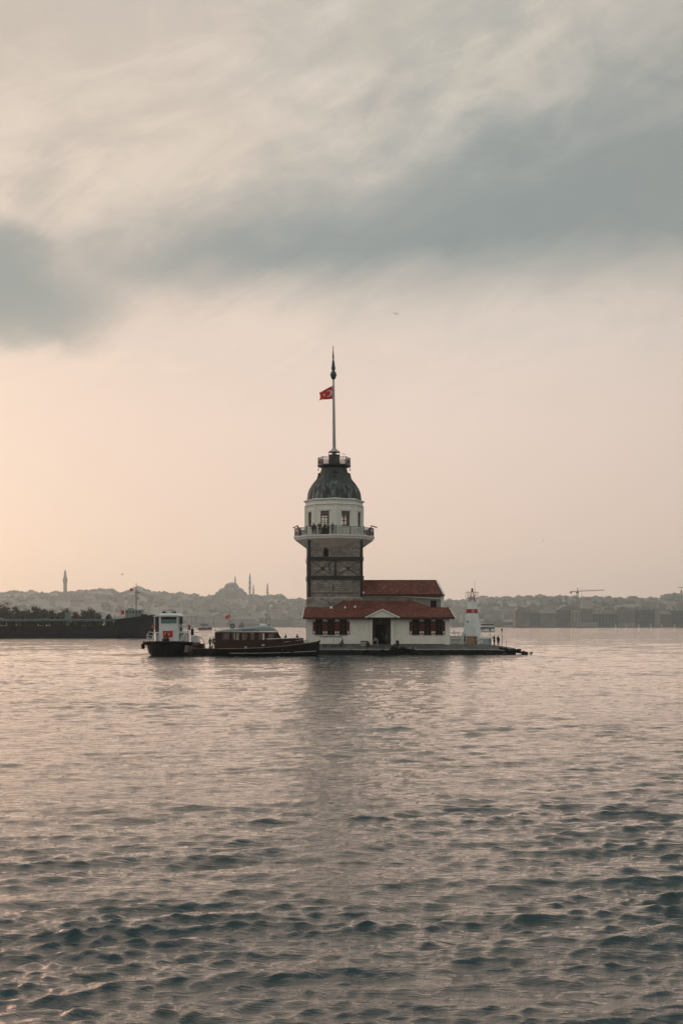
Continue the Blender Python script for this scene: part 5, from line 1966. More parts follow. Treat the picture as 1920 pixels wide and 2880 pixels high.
    tg.use_nodes = True
    pb = tg.node_tree.nodes['Principled BSDF']
    pb.inputs['Base Color'].default_value = (0.03, 0.15, 0.14, 1)
    pb.inputs['Roughness'].default_value = 0.08
    w_ = MB().box(a + wx0, b + wx0, y0 - .02, y0 + .0, c + zc1, d_ + zc1).build('windscreen', tg, wh)
    vz = MB().box(a + wx0 + .01, b + wx0 - .01, y0 - .05, y0 - .022, zc1 + d_ - .38, zc1 + d_ - .004).build('sun_visor', M_INSIDE, wh)
    fr = MB()
    fr.box(a + wx0 - .10, b + wx0 + .10, y0 - .13, y0 - .082, d_ + zc1, d_ + zc1 + .08).box(a + wx0 - .10, b + wx0 + .10, y0 - .13, y0 - .082, c + zc1 - .08, c + zc1)
    fr.box(a + wx0 - .10, a + wx0, y0 - .13, y0 - .082, c + zc1 + .002, d_ + zc1 - .002).box(b + wx0, b + wx0 + .10, y0 - .13, y0 - .082, c + zc1 + .002, d_ + zc1 - .002)
    fr.build('window_frame', M_BWHITE, wh)
    MB().bar((0.05, y0 - .12, zc1 + c + .02), (.5, y0 - .12, zc1 + c + .55), .03).build('wiper', M_IRON, wh)
    rf = MB()
    rf.loft([[(PXf(432), y0 - .25, wt_ + .004), (PXf(491), y0 - .25, wt_ + .004), (PXf(491), y0 + 3.8, wt_ + .004), (PXf(432), y0 + 3.8, wt_ + .004)],
             [(PXf(432), y0 - .25, wt_ + .14), (PXf(491), y0 - .25, wt_ + .14), (PXf(491), y0 + 3.8, wt_ + .14), (PXf(432), y0 + 3.8, wt_ + .14)],
             [(PXf(438), y0 + .2, wt_ + .44), (PXf(486), y0 + .2, wt_ + .44), (PXf(486), y0 + 3.3, wt_ + .44), (PXf(438), y0 + 3.3, wt_ + .44)]])
    roof = rf.build('wheelhouse_roof', M_BWHITE, t)
    zt = wt_ + .44
    MB().tube([(PXf(441), y0 + .6, zt), (PXf(441), y0 + .6, zt + .25), (PXf(447), y0 + .6, zt + .42), (PXf(478), y0 + .6, zt + .42), (PXf(482), y0 + .6, zt)], .03, 6).build('roof_hoop', M_STEEL, roof)
    for px in (445, 449.5, 473.5, 478):
        q = MB().lathe([(.16, -.14), (.16, .10), (.05, .16)], 10)
        q.v = [(p[0] + PXf(px), p[2] * -1 + y0 + .45, p[1] + zt + .16) for p in q.v]
        q.build('floodlight', M_IRON, roof)
    MB().tube([(PXf(464), y0 + 1.8, zt), (PXf(464), y0 + 1.8, zt + .9)], .05, 6).box(PXf(464) - .5, PXf(464) + .5, y0 + 1.7, y0 + 1.9, zt + .5, zt + .6).build('radar_mast', M_STEEL, roof)
    # overhanging passenger canopy to either side, with posts and dark panels
    zc = PZ(1733, Yb + y0 + 1)
    cn = MB()
    cn.box(PXf(415.5), PXf(431.8), y0 + .4, 12.6, zc - .06, zc + .04).box(PXf(491.2), PXf(516), y0 + .4, 12.6, zc - .06, zc + .04)
    cn.build('canopy', M_BWHITE, t)
    for px in (417, 515):
        for y_ in (y0 + .5, 8.0, 12.3):
            MB().bar((PXf(px), y_, zc1 if y_ > 4.5 else 2.2), (PXf(px) + (-.15 if px > 500 else .1), y_, zc - .06), .09).build('canopy_post', M_STEEL, t)
    dp = MB()
    dp.box(PXf(418.5), PXf(433), y0 + 1.4, y0 + 1.5, zc1 - .2, zc - .07).box(PXf(491), PXf(498), y0 + .9, y0 + 1.0, zc1 - .1, zc - .07)
    dp.build('dark_side_panel', mat('dark_mauve_panel', (0.030, 0.027, 0.036), 0.5), t)
    ud = MB()
    ud.box(PXf(418), PXf(433.9), y0 + .3, 13.0, zc1 - .34, zc1 - .22).box(PXf(490.1), PXf(520), y0 + .3, 13.0, zc1 - .34, zc1 - .22)
    ud.build('upper_deck', M_BWHITE, t)
    lp = MB()
    lp.box(PXf(421), PXf(433.9), y0 + 1.2, y0 + 1.3, 2.1, zc1 - .342).box(PXf(490.2), PXf(498), y0 + .8, y0 + .9, 2.1, zc1 - .342)
    lp.build('side_bulkhead', mat('pale_bulkhead', (0.40, 0.47, 0.47), 0.6, var=.15), t)
    # railings on the foredeck and up the sides
    rl = MB()
    for sx in (-1, 1):
        path = [(sx * 2.1, .95), (sx * 3.05, 1.9), (sx * 3.45, 3.2), (sx * 3.5, 5.2)]
        if sx > 0:
            path = path[1:]
        for h in (.55, 1.0):
            rl.tube([(x, y, 2.2 + h) for x, y in path], .032, 6)
        for x, y in path:
            rl.bar((x, y, 2.1), (x, y, 3.2), .045)
    rl.tube([(-3.3, 2.6, 3.2), (-2.95, 2.8, 3.75), (-2.3, 3.0, 3.6)], .05, 6)
    rl.build('deck_rail', M_BWHITE, t)
    sr = MB()
    for py in (1757, 1762, 1767):
        sr.bar((PXf(498), y0 + .5, PZ(py, Yb + y0)), (PXf(520), y0 + .5, PZ(py, Yb + y0)), .05)
    for px in (498, 503, 509, 515, 520):
        sr.bar((PXf(px), y0 + .5, zc1 - .22), (PXf(px), y0 + .5, PZ(1757, Yb + y0)), .05)
    sr.bar((PXf(494), y0 - .4, 2.2), (PXf(506), y0 + .3, zc1 - .25), .07).bar((PXf(499), y0 - .5, 2.2), (PXf(511), y0 + .2, zc1 - .25), .07)
    for k in range(7):
        f = (k + .5) / 7
        sr.bar((PXf(494 + 12 * f), y0 - .4 + .7 * f, 2.2 + (zc1 - 2.45) * f), (PXf(499 + 12 * f), y0 - .5 + .7 * f, 2.2 + (zc1 - 2.45) * f), .06)
    for px in (505, 512, 518):
        sr.bar((PXf(px), y0 + .2, 2.1), (PXf(px), y0 + .2, zc1 - .34), .08)
    sr.build('side_ladder', M_BWHITE, t)
    MB().box(PXf(516.5), PXf(521.5), y0 + .3, y0 + .6, PZ(1772, Yb + y0), PZ(1757.5, Yb + y0)).build('red_locker', mat('locker_red', (0.22, 0.02, 0.03), .6), t)
    MB().box(PXf(522), PXf(529.5), y0 + .7, y0 + 1.2, PZ(1769, Yb + y0), PZ(1757, Yb + y0)).build('raft_case', M_BWHITE, t)
    MB().box(PXf(521.5), PXf(529.5), y0 + .9, y0 + 1.1, PZ(1787, Yb + y0), PZ(1769.3, Yb + y0)).build('navy_panel', mat('navy_panel', (0.018, 0.018, 0.045), .6), t)
    MB().box(PXf(522), PXf(531.5), y0 + .95, 8, 2.0, PZ(1788, Yb + y0)).build('side_house', M_BWHITE, t)
    for px, py in ((500, 1760), (506, 1765), (418, 1764)):
        rg = MB()
        st = []
        for k in range(14):
            a_ = 2 * math.pi * k / 14
            st.append(rg.addv([((.26 + .07 * math.cos(q * math.pi / 3)) * math.cos(a_), .07 * math.sin(q * math.pi / 3), (.26 + .07 * math.cos(q * math.pi / 3)) * math.sin(a_)) for q in range(6)]))
        for k in range(14):
            for q in range(6):
                rg.face((st[k] + q, st[k] + (q + 1) % 6, st[(k + 1) % 14] + (q + 1) % 6, st[(k + 1) % 14] + q))
        rg.v = [(p[0] + PXf(px), p[1] + y0 + .35, p[2] + PZ(py, Yb + y0)) for p in rg.v]
        rg.build('life_ring', M_BWHITE if px != 418 else mat('ring_orange', (0.4, 0.10, 0.06), .6), t, smooth='all')
    # red flag with crescent hung flat on the cabin front: a thing hanging on the boat
    fx0, fx1, fz0, fz1 = PX(445.5, Yb + y0), PX(473, Yb + y0), PZ(1792, Yb + y0), PZ(1774.5, Yb + y0)
    f_ = thing('hung_flag', 'red flag with white crescent and star hung across the ferry cabin front', 'flag', (fx1, 0, fz0))
    rt = Matrix.Rotation(R(-2.5), 4, 'Z')
    cpos = t.location
    def pt(s, q):
        return ((fx1 - fx0) * (s - 1), .03 * math.sin(s * 9 + q), (fz1 - fz0) * q - .03 * math.sin(s * math.pi))
    c_ = flag_mesh(pt, .012, 18, 8).build('cloth', M_FLAGR, f_, smooth='all', fix=False)
    flag_emblem(f_, pt, (fx1 - fx0) / (fz1 - fz0), .36, .30, .014)
    loc = Vector((PXf(473.2), y0 - .10, fz0))
    f_.location = cpos + rt @ loc
    f_.rotation_euler = (0, 0, R(-2.5))
    # a crewman on the foredeck
    person('crew member in dark clothes bending at the ferry bow', tuple(cpos + rt @ Vector((-.2, 2.6, 2.22))), R(10), 'bend', (0.08, 0.10, 0.11), DK, 1.7, 'people on the ferry')
    # rope to the pontoon
    rp = thing('mooring_rope', 'thin mooring rope from the ferry to the pontoon', 'rope', (PX(532, 190), 190, 1.9))
    a = Vector((0, 0, 0))
    MB().tube([(0, 0, 0), (.5, .1, -.45), (1.1, .3, -.62)], .05, 6).build('rope', M_WOODF, rp)


ferry()


# ================================================================== long dark cargo barge at the left
M_NAVY = mat('navy_hull', (0.005, 0.013, 0.022), 0.7, 0.2, var=0.35, var_scale=0.25, streak=.3, grime=(0.014, 0.018, 0.018))
M_OLIVE = mat('weedy_side', (0.016, 0.022, 0.014), 0.9, 0.15, var=0.5, var_scale=0.35, streak=.4, grime=(0.012, 0.016, 0.014))
M_PIPE = mat('teal_pipe', (0.10, 0.15, 0.15), 0.6, 0.35, var=0.3, var_scale=0.5)


def barge():
    Y = 466.0
    S = Y / FPX
    t = thing('cargo_barge', 'long dark navy cargo barge with raised bow and pipe rack on deck', 'ship', (PX(200, Y), Y, 0))
    X = lambda px: (px - 200) * S
    Z = lambda py: PZ(py, Y)
    hb = 7.0
    secs = []
    for px, py, b, in ((-150, 1757, hb), (0, 1758, hb), (150, 1758.5, hb), (300, 1758.5, hb), (335, 1758, hb * .96)):
        zt = Z(1760.5)
        secs.append([(X(px), -b * .96, -1.5), (X(px), -b, .2), (X(px), -b, zt), (X(px), b, zt), (X(px), b, .2), (X(px), b * .96, -1.5)])
    MB().loft(secs).build('hull', M_NAVY, t)
    up = MB()
    up.loft([[(X(px), -hb - .06, Z(1772)), (X(px), -hb - .06, Z(py)), (X(px), -hb + .8, Z(py)), (X(px), -hb + .8, Z(1772))] for px, py in
             [(p, 1758.5 + 1.2 * fbm(p * .02, 2.0) + (2.0 if (p // 40) % 3 == 0 else 0)) for p in range(-150, 341, 10)]])
    up.build('bulwark', M_OLIVE, t)
    bw = []
    for px, py, b in ((330, 1757, hb * .98), (336, 1742, hb * .97), (352, 1739.5, hb * .94), (378, 1737, hb * .82), (402, 1733, hb * .58), (424, 1730, hb * .30), (436, 1728.5, .12)):
        f = max(0, (px - 385) / 52)
        bw.append([(X(px) - f * 1.2, -b * .80, -1.5), (X(px) - f * .8, -b * .88, .5), (X(px), -b, Z(py)), (X(px), b, Z(py)), (X(px) - f * .8, b * .88, .5), (X(px) - f * 1.2, b * .80, -1.5)])
    fc = MB().loft(bw).build('raised_bow', M_NAVY, t)
    MB().box(X(398), X(413), -1.2, 1.2, Z(1733), Z(1727.5)).build('anchor_gear', M_OLIVE, fc)
    nm = MB()
    for k in range(6):
        nm.box(X(382 + k * 3.1), X(384 + k * 3.1), -hb * .70 + k * .5 - .25, -hb * .70 + k * .5 - .2, Z(1752), Z(1749.5))
    # deck pipe rack
    for y_ in (-5.0, -3.4, 3.5):
        MB().tube([(X(-150), y_, Z(1744.5)), (X(338), y_, Z(1744.5))], .42 if y_ == -5 else .3, 10).build('deck_pipe', M_PIPE, t, smooth=40)
    MB().box(X(-150), X(338), -5.9, -4.6, Z(1748), Z(1747)).build('catwalk', M_PIPE, t)
    rng = random.Random(5)
    k = -148
    while k < 336:
        wd = rng.choice((.16, .22, .5, .9))
        p_ = MB().box(X(k) - wd / 2, X(k) + wd / 2, -6.0, -5.6, Z(1762), Z(1747.8))
        if rng.random() < .5:
            p_.bar((X(k), -5.8, Z(1748)), (X(k) + 1.2, -5.8, Z(1758)), .16)
        p_.build('rack_post', M_OLIVE if rng.random() < .5 else M_NAVY, t)
        k += rng.uniform(6, 15)
    k = -146
    while k < 330:
        wd, hh = rng.uniform(.5, 2.2), rng.uniform(.5, 1.9)
        MB().box(X(k), X(k) + wd, -4.4, -2.8, Z(1759), Z(1757) + hh * .8).build('deck_gear', M_OLIVE, t)
        k += rng.uniform(9, 28)
    rl = MB()
    rl.bar((X(-150), -6.0, Z(1741)), (X(338), -6.0, Z(1741)), .07)
    for px in range(-148, 336, 8):
        rl.bar((X(px), -6.0, Z(1747)), (X(px), -6.0, Z(1741)), .06)
    rl.build('handrail', M_PIPE, t)
    MB().box(X(187), X(200), -2.4, 1.0, Z(1757), Z(1724.5)).box(X(185.5), X(201.5), -2.7, 1.3, Z(1724.4), Z(1723)).build('deck_cabin', mat('teal_cabin', (0.16, 0.24, 0.235), .7, var=.15), t)
    rc = thing('freight_container', 'rusty red container on the barge deck beside the small teal cabin', 'container', (PX(216, Y), Y - 2, Z(1745)))
    cb = MB().box(-1.25, 1.25, -1.2, 1.2, 0, 1.75)
    for q in range(11):
        cb.box(-1.2 + q * .23, -1.12 + q * .23, -1.27, -1.201, .05, 1.7)
    cb.build('container_body', mat('container_red', (0.10, 0.035, 0.035), .8, var=.3), rc)
    for px, py, w_, c in ((72, 1735, 5, M_NAVY), (155, 1736, 10, M_OLIVE), (170, 1735, 7, M_OLIVE), (248, 1738, 8, M_OLIVE), (308, 1733, 9, M_OLIVE), (135, 1738, 6, M_PIPE)):
        mbq = MB().lathe([(w_ * S * .5, Z(1747)), (w_ * S * .5, Z(py + 2)), (w_ * S * .3, Z(py))], 8, (X(px), -4.0))
        mbq.build('winch', c, t)
    # white-grey wheelhouse block behind the mast, mast with yards
    st = MB().box(X(350), X(398), 2.0, 6.0, Z(1741), Z(1714.5)).box(X(356), X(372), 2.5, 5.5, Z(1714.4), Z(1710))
    st.build('deckhouse', mat('deckhouse_grey', (0.22, 0.28, 0.26), .7, var=.2, var_scale=.5), t)
    for k in range(5):
        MB().box(X(353 + k * 9), X(357 + k * 9), 1.93, 1.997, Z(1724), Z(1719)).build('deckhouse_window', M_PANE, t)
    ms = MB()
    mx = X(381.7)
    ms.tube([(mx, 1.5, Z(1738)), (mx, 1.5, Z(1660)), (mx, 1.5, Z(1641))], [.22, .16, .06], 8)
    for py, a, b in ((1661, 368, 388), (1667, 377, 393), (1684, 377, 390)):
        ms.bar((X(a), 1.5, Z(py)), (X(b), 1.5, Z(py)), .11)
        if py > 1661:
            ms.box(X(383), X(b), 1.2, 1.8, Z(py + 1), Z(py - 1.5))
    ms.lathe([(.12, Z(1644)), (.2, Z(1642)), (.1, Z(1640.5))], 8, (mx, 1.5))
    ms.build('mast', mat('mast_grey', (0.14, 0.15, 0.15), .6), t)
    MB().tube([(mx, 1.5, Z(1661)), (X(350), 1.8, Z(1715))], .03, 4).tube([(mx, 1.5, Z(1661)), (X(412), 0, Z(1730))], .03, 4).build('stay', M_IRON, t)
    f_ = thing('signal_flag', 'square red flag high on the barge mast', 'flag', (PX(371.5, Y), Y + 1.5, Z(1660.5)))
    def pt(s, q): return (-1.0 * s, .12 * math.sin(s * 6), .6 + .95 * (q - 1))
    flag_mesh(lambda s, q: (-1.05 * s, .12 * math.sin(s * 6), .92 * q - .1 * s), .03, 8, 5).build('cloth', M_FLAGR, f_, smooth='all', fix=False)
    MB().tube([(.02, 0, -.5), (.02, 0, 1.1)], .03, 5).build('halyard', M_IRON, f_)
    f_ = thing('ensign', 'white and red flag on a short staff above the barge deck', 'flag', (PX(350, Y), Y - .2, Z(1738)))
    MB().tube([(0, 0, 0), (0, 0, Z(1715) - Z(1738))], .05, 6).build('staff', M_IRON, f_)
    z0 = Z(1728) - Z(1738)
    flag_mesh(lambda s, q: (-1.25 * s - .02, .15 * s * math.sin(s * 5), z0 + 1.65 * q - .15 * s), .03, 8, 5).build('red_half', M_FLAGR, f_, smooth='all', fix=False)
    flag_mesh(lambda s, q: (-1.28 - 1.05 * s, .12 * math.sin(4 + s * 5), z0 - .15 + 1.45 * q - .35 * s), .03, 8, 5).build('white_half', M_FLAGW, f_, smooth='all', fix=False)


barge()


# ================================================================== far boats, buoy
def small_boats():
    # motor yacht moored behind the islet
    Y = 232.0
    t = thing('motor_yacht', 'white motor yacht half hidden behind the islet beside the beacon tower', 'boat', (PX(1281, Y), Y, 0), R(4))
    secs = []
    for x, zt, hb in ((-4.2, 1.35, 1.3), (-2, 1.35, 1.6), (1, 1.5, 1.55), (3.2, 1.8, .9), (4.4, 2.0, .12)):
        secs.append([(x, 0, -.5), (x, -hb * .8, .1), (x, -hb, zt), (x, hb, zt), (x, hb * .8, .1)])
    MB().loft(secs).build('hull', M_BWHITE, t, smooth=50)
    MB().loft([[(x0, -h, 1.3), (x1, -h, 1.3), (x1, h, 1.3), (x0, h, 1.3)] if z == 0 else [(x0, -h, 1.3 + z), (x1, -h, 1.3 + z), (x1, h, 1.3 + z), (x0, h, 1.3 + z)] for x0, x1, h, z in ((-3.2, 2.4, 1.25, 0), (-3.0, 1.6, 1.15, .8), (-2.9, .9, 1.05, 1.25))]).build('cabin', M_BWHITE, t)
    MB().box(-2.4, 1.3, -1.24, -1.19, 1.75, 2.1).build('cabin_window', M_PANE, t)
    MB().loft([[(-2.2, -.9, 3.3), (1.2, -.9, 3.2), (1.2, .9, 3.2), (-2.2, .9, 3.3)], [(-2.0, -.8, 3.5), (.6, -.8, 3.5), (.6, .8, 3.5), (-2.0, .8, 3.5)]]).build('hard_top', M_BWHITE, t)
    for x in (-1.9, .6):
        for y_ in (-.75, .75):
            MB().bar((x, y_, 2.5), (x, y_, 3.3), .07).build('post', M_STEEL, t)
    # double decked ferry to the right of the beacon
    Y = 900.0
    t = thing('passenger_ferry', 'two decked white passenger ferry passing far behind the beacon tower', 'boat', (PX(1369, Y), Y, 0))
    S = Y / FPX
    L = 22 * S
    MB().loft([[(x, 0, -.6), (x, -hb, .2), (x, -hb * 1.05, 1.5), (x, hb * 1.05, 1.5), (x, hb, .2)] for x, hb in ((-L * .98, .4), (-L * .8, 2.3), (0, 2.8), (L * .8, 2.5), (L, 1.9))]).build('hull', M_BWHITE, t, smooth=50)
    for z, e in ((1.5, .92), (3.9, .80)):
        MB().box(-L * e, L * e, -2.3, 2.3, z + .002, z + .75).build('deck_side', M_BWHITE, t)
        MB().box(-L * e * .98, L * e * .98, -2.2, 2.2, z + .752, z + 2.1).build('window_band', mat('ferry_windows', (0.05, 0.065, 0.065), .3), t)
        MB().box(-L * e * 1.02, L * e * 1.02, -2.5, 2.5, z + 2.102, z + 2.38).build('deck_roof', M_BWHITE, t)
    MB().box(-L * .95, -L * .35, -2.36, -2.31, 1.7, 2.2).build('red_stripe', M_RED, t)
    # grey ferry near the far left quay
    Y = 1250.0
    t = thing('grey_ferry', 'small grey ferry far off in front of the long pale waterfront building', 'boat', (PX(576, Y), Y, 0))
    S = Y / FPX
    MB().loft([[(x, 0, -.6), (x, -hb, .2), (x, -hb * 1.05, zt), (x, hb * 1.05, zt), (x, hb, .2)] for x, hb, zt in ((-19 * S, .5, 2.6), (-15 * S, 2.6, 2.4), (0, 3, 2.3), (15 * S, 2.8, 2.6), (20 * S, .5, 3.2))]).build('hull', mat('grey_hull', (0.08, 0.08, 0.10), .6), t, smooth=50)
    MB().box(-15 * S, 13 * S, -2.4, 2.4, 2.3, 4.3).build('saloon', M_STEEL, t)
    MB().box(-14 * S, -8 * S, -2.46, -2.41, 2.9, 3.9).box(0, 10 * S, -2.46, -2.41, 2.9, 3.5).build('saloon_window', M_BWHITE, t)
    MB().box(-12 * S, 8 * S, -2.2, 2.2, 4.302, 6.0).build('upper_deck', mat('ferry_grey', (0.16, 0.18, 0.18), .6), t)
    MB().box(-14 * S, 11 * S, -2.6, 2.6, 6.002, 6.4).build('deck_roof', mat('ferry_green', (0.12, 0.18, 0.17), .6), t)
    MB().tube([(-4 * S, 0, 6.4), (-4 * S, 0, 10)], .2, 6).build('funnel', M_IRON, t)
    # red buoy
    Y = 700.0
    t = thing('buoy', 'small red buoy on the water right of the white building', 'buoy', (PX(1275.5, Y), Y, -.2))
    MB().lathe([(.9, 0), (1.0, .5), (.5, .7), (.3, 1.5), (.1, 1.7)], 12).build('buoy_body', M_RED, t, smooth=40)
    MB().lathe([(.2, 1.7), (.2, 2.1), (.02, 2.3)], 8).build('top_mark', M_RED, t)


small_boats()


# ================================================================== gulls
def gulls():
    M_G = mat('gull_grey', (0.10, 0.095, 0.09), .8)
    def gull(px, py, Y, span, lab, bank=0.0, rz=0.0):
        t = thing('seagull', lab, 'bird', (PX(px, Y), Y, PZ(py, Y)), R(rz), 'gulls in flight')
        k = span / 1.2
        b = MB().lathe([(.005, -.26), (.03, -.22), (.06, -.1), (.065, .02), (.045, .14), (.04, .2), (.012, .27)], 10)
        b.v = [(p[0] * k, -p[2] * k, p[1] * k) for p in b.v]
        b.build('body', M_G, t, smooth='all')
        for s in (-1, 1):
            w_ = MB()
            secs = []
            for f, z, c0, c1 in ((.03, .0, -.09, .08), (.16, .10, -.12, .07), (.30, .20, -.11, .05), (.45, .25, -.05, .06), (.60, .29 if s > 0 else .24, .02, .05)):
                x = s * f
                secs.append([(x * k, c0 * k, z * k), (x * k, c1 * k, z * k), (x * k, c1 * k, (z + .014) * k), (x * k, c0 * k, (z + .014) * k)])
            w_.loft(secs).build('wing', M_G, t)
        MB().loft([[(-.03 * k, .2 * k, 0), (.03 * k, .2 * k, 0), (.03 * k, .2 * k, .012), (-.03 * k, .2 * k, .012)], [(-.07 * k, .36 * k, .01), (.07 * k, .36 * k, .01), (.07 * k, .36 * k, .018), (-.07 * k, .36 * k, .018)]]).build('tail', M_G, t)
        return t
    gull(1114, 884, 205, 1.25, 'gull with raised wings flying right of the tower finial', rz=8)
    gull(1525, 1521, 420, 1.1, 'tiny distant gull low in the sky at the right', rz=60)
    gull(344, 1616, 300, 1.2, 'small gull gliding above the barge mast at the left', rz=-40)
    gull(968, 1279, 208.5, 1.2, 'gull perched with wings up on the upper gallery rail', rz=20)


gulls()

# ================================================================== far shore: hills, city, waterfront
K = 1.75                         # the city stands well back: 2.7 to 5 km

RIDGE = [(-900, 1690), (-200, 1676), (0, 1673), (40, 1668), (95, 1671), (150, 1674), (200, 1669), (235, 1667), (280, 1662), (322, 1664), (340, 1672), (370, 1663), (400, 1659), (418, 1667), (440, 1673),
         (460, 1670), (490, 1676), (520, 1677), (550, 1681), (600, 1682), (650, 1680), (700, 1681), (735, 1681), (765, 1680), (790, 1679), (806, 1688), (830, 1692), (850, 1690), (900, 1690), (1000, 1694), (1150, 1695),
         (1250, 1694), (1300, 1692), (1350, 1688), (1385, 1687), (1430, 1688), (1500, 1684), (1540, 1685), (1600, 1684), (1650, 1685), (1700, 1687), (1740, 1688), (1790, 1688), (1850, 1690), (1880, 1684), (1920, 1680), (2100, 1676), (2800, 1690)]


def ridge_py(px):
    for (a, ya), (b, yb) in zip(RIDGE[:-1], RIDGE[1:]):
        if a <= px <= b:
            return ya + (yb - ya) * (px - a) / (b - a)
    return 1690


def shore_Y(px):
    s = min(max((px - 1290) / 170, 0), 1)
    s = s * s * (3 - 2 * s)
    return 3350 - 650 * s


def ridge_Y(px): return shore_Y(px) + 2680


def hill_z(px, Y):
    s, r_ = shore_Y(px), ridge_Y(px)
    f = min(max((Y - s - 105) / (r_ - s - 105), 0), 1.25)
    zr = PZ(ridge_py(px), r_) - 7.0
    sh = math.sin(min(f, 1) * math.pi / 2) ** 1.15
    z = 2.6 + (zr - 2.6) * sh
    if f > 1:
        z -= (f - 1) * 105
    return z


def hill_mat(name, base, green):
    m_ = bpy.data.materials.new(name)
    m_.use_nodes = True
    t = m_.node_tree
    b = t.nodes['Principled BSDF']
    b.inputs['Roughness'].default_value = .95
    b.inputs['Specular IOR Level'].default_value = .1
    gg = G(t)
    co = gg.coord('Object')
    n1 = gg.noise(co, .007, 5, .65)
    n2 = gg.noise(co, .035, 4, .7)
    c = gg.mix(gg.ss(n1, .40, .60), base, green)
    c = gg.mix(gg.mul(gg.ss(n2, .4, .65), .6), c, tuple(q * .55 for q in base))
    gg.put(b.inputs['Base Color'], c)
    return m_


def build_hills():
    mb = MB()
    pxs = np.arange(-900, 2801, 20)
    fs = np.concatenate([[-.02], np.linspace(0, 1.22, 26)])
    rows = []
    for px in pxs:
        s, r_ = shore_Y(px), ridge_Y(px)
        col_ = []
        for f in fs:
            Y = s + 50 + (r_ - s - 50) * f
            z = -2 if f < 0 else hill_z(px, Y) + (5.0 * fbm(px * .02, Y * .006, 3.3) if f > .05 else 0)
            col_.append((PX(px, Y), Y, z))
        rows.append(mb.addv(col_))
    n = len(fs)
    for k in range(len(pxs) - 1):
        for j in range(n - 1):
            mb.face((rows[k] + j, rows[k + 1] + j, rows[k + 1] + j + 1, rows[k] + j + 1))
    o = mb.build('hills', hill_mat('city_hill', (0.235, 0.24, 0.225), (0.105, 0.125, 0.105)), smooth='all', fix=False)
    tag(o, 'hazy low hills of the far shore', kind='structure')


build_hills()


def leaf_clump(mb, c, r, rng, n=3, sq=.8):
    """irregular faceted clump"""
    k = rng.uniform(0, 99)
    prof = [(.05, -1), (.75, -.55), (1.0, .0), (.8, .5), (.4, .85), (.05, 1.0)]
    nn = 7
    rings = []
    for rr, z in prof:
        ring = []
        for j in range(nn):
            a = 2 * math.pi * (j + rng.uniform(-.25, .25)) / nn
            q = r * rr * rng.uniform(.72, 1.22)
            ring.append((c[0] + q * math.cos(a), c[1] + q * math.sin(a), c[2] + z * r * sq * rng.uniform(.85, 1.15)))
        rings.append(mb.addv(ring))
    for i in range(len(prof) - 1):
        for j in range(nn):
            j2 = (j + 1) % nn
            mb.face((rings[i] + j, rings[i] + j2, rings[i + 1] + j2, rings[i + 1] + j))
    mb.face([rings[-1] + j for j in range(nn)])


M_FOL = island_mat('far_foliage', (0.085, 0.105, 0.085), .35, .95)
M_FOLD = island_mat('dark_foliage', (0.030, 0.036, 0.026), .45, .95)
M_BARK = mat('bark', (0.05, 0.04, 0.03), .95)


def hill_woods():
    rng = random.Random(17)
    mb = MB()
    px = -120
    while px < 2050:                                    # along the ridge
        Y = ridge_Y(px) - rng.uniform(-15, 70)
        for q in range(3):
            r = rng.uniform(4, 9) * K
            leaf_clump(mb, (PX(px + rng.uniform(-6, 6), Y), Y, hill_z(px, Y) + r * rng.uniform(.1, .6)), r, rng)
        px += rng.uniform(3, 8)
    for cx_, w_, e in ((290, 35, 7), (395, 28, 4), (460, 18, 5), (615, 12, 6), (785, 25, 7), (835, 20, 5), (1380, 25, 4), (1300, 30, 3), (1560, 40, 3), (1800, 12, 5), (1890, 30, 6), (30, 25, 4), (95, 18, 4)):
        for q in range(int(w_ * 1.1)):                  # denser park crowns on the skyline
            p = cx_ + rng.gauss(0, w_ * .5)
            Y = ridge_Y(p) - rng.uniform(0, 90)
            r = rng.uniform(4, 8) * K
            leaf_clump(mb, (PX(p, Y), Y, hill_z(p, Y) + rng.uniform(0, e) * K), r, rng)
    for q in range(3200):                               # groves on the slope
        p = rng.uniform(-150, 2050)
        s, r_ = shore_Y(p), ridge_Y(p)
        Y = s + 105 + (r_ - s - 105) * rng.random()
        if fbm(p * .012, Y * .0035, 9.0) < -.02:
            continue
        r = rng.uniform(3, 8) * K
        leaf_clump(mb, (PX(p, Y), Y, hill_z(p, Y) + r * .4), r, rng)
    tag(mb.build('hill_woods', M_FOL, fix=False), 'hazy groves of trees on the far hills', kind='stuff')


hill_woods()

# ---- hillside houses
M_WALLS = [mat('plaster_pale', (0.32, 0.325, 0.30), .9, .2, var=.15, var_scale=.1), mat('plaster_beige', (0.28, 0.27, 0.24), .9, .2, var=.15, var_scale=.1),
           mat('plaster_grey', (0.23, 0.24, 0.23), .9, .2, var=.15, var_scale=.1), mat('plaster_white', (0.46, 0.455, 0.43), .9, .2, var=.1, var_scale=.1), mat('plaster_rose', (0.235, 0.215, 0.195), .9, .2, var=.15, var_scale=.1)]
M_RTILE = mat('far_roof_tile', (0.18, 0.125, 0.105), .9, .2, var=.2, var_scale=.1)
M_RGREY = mat('far_roof_grey', (0.19, 0.19, 0.185), .9, .2, var=.2, var_scale=.1)
M_WIND = mat('far_window', (0.115, 0.12, 0.118), .4, .4)


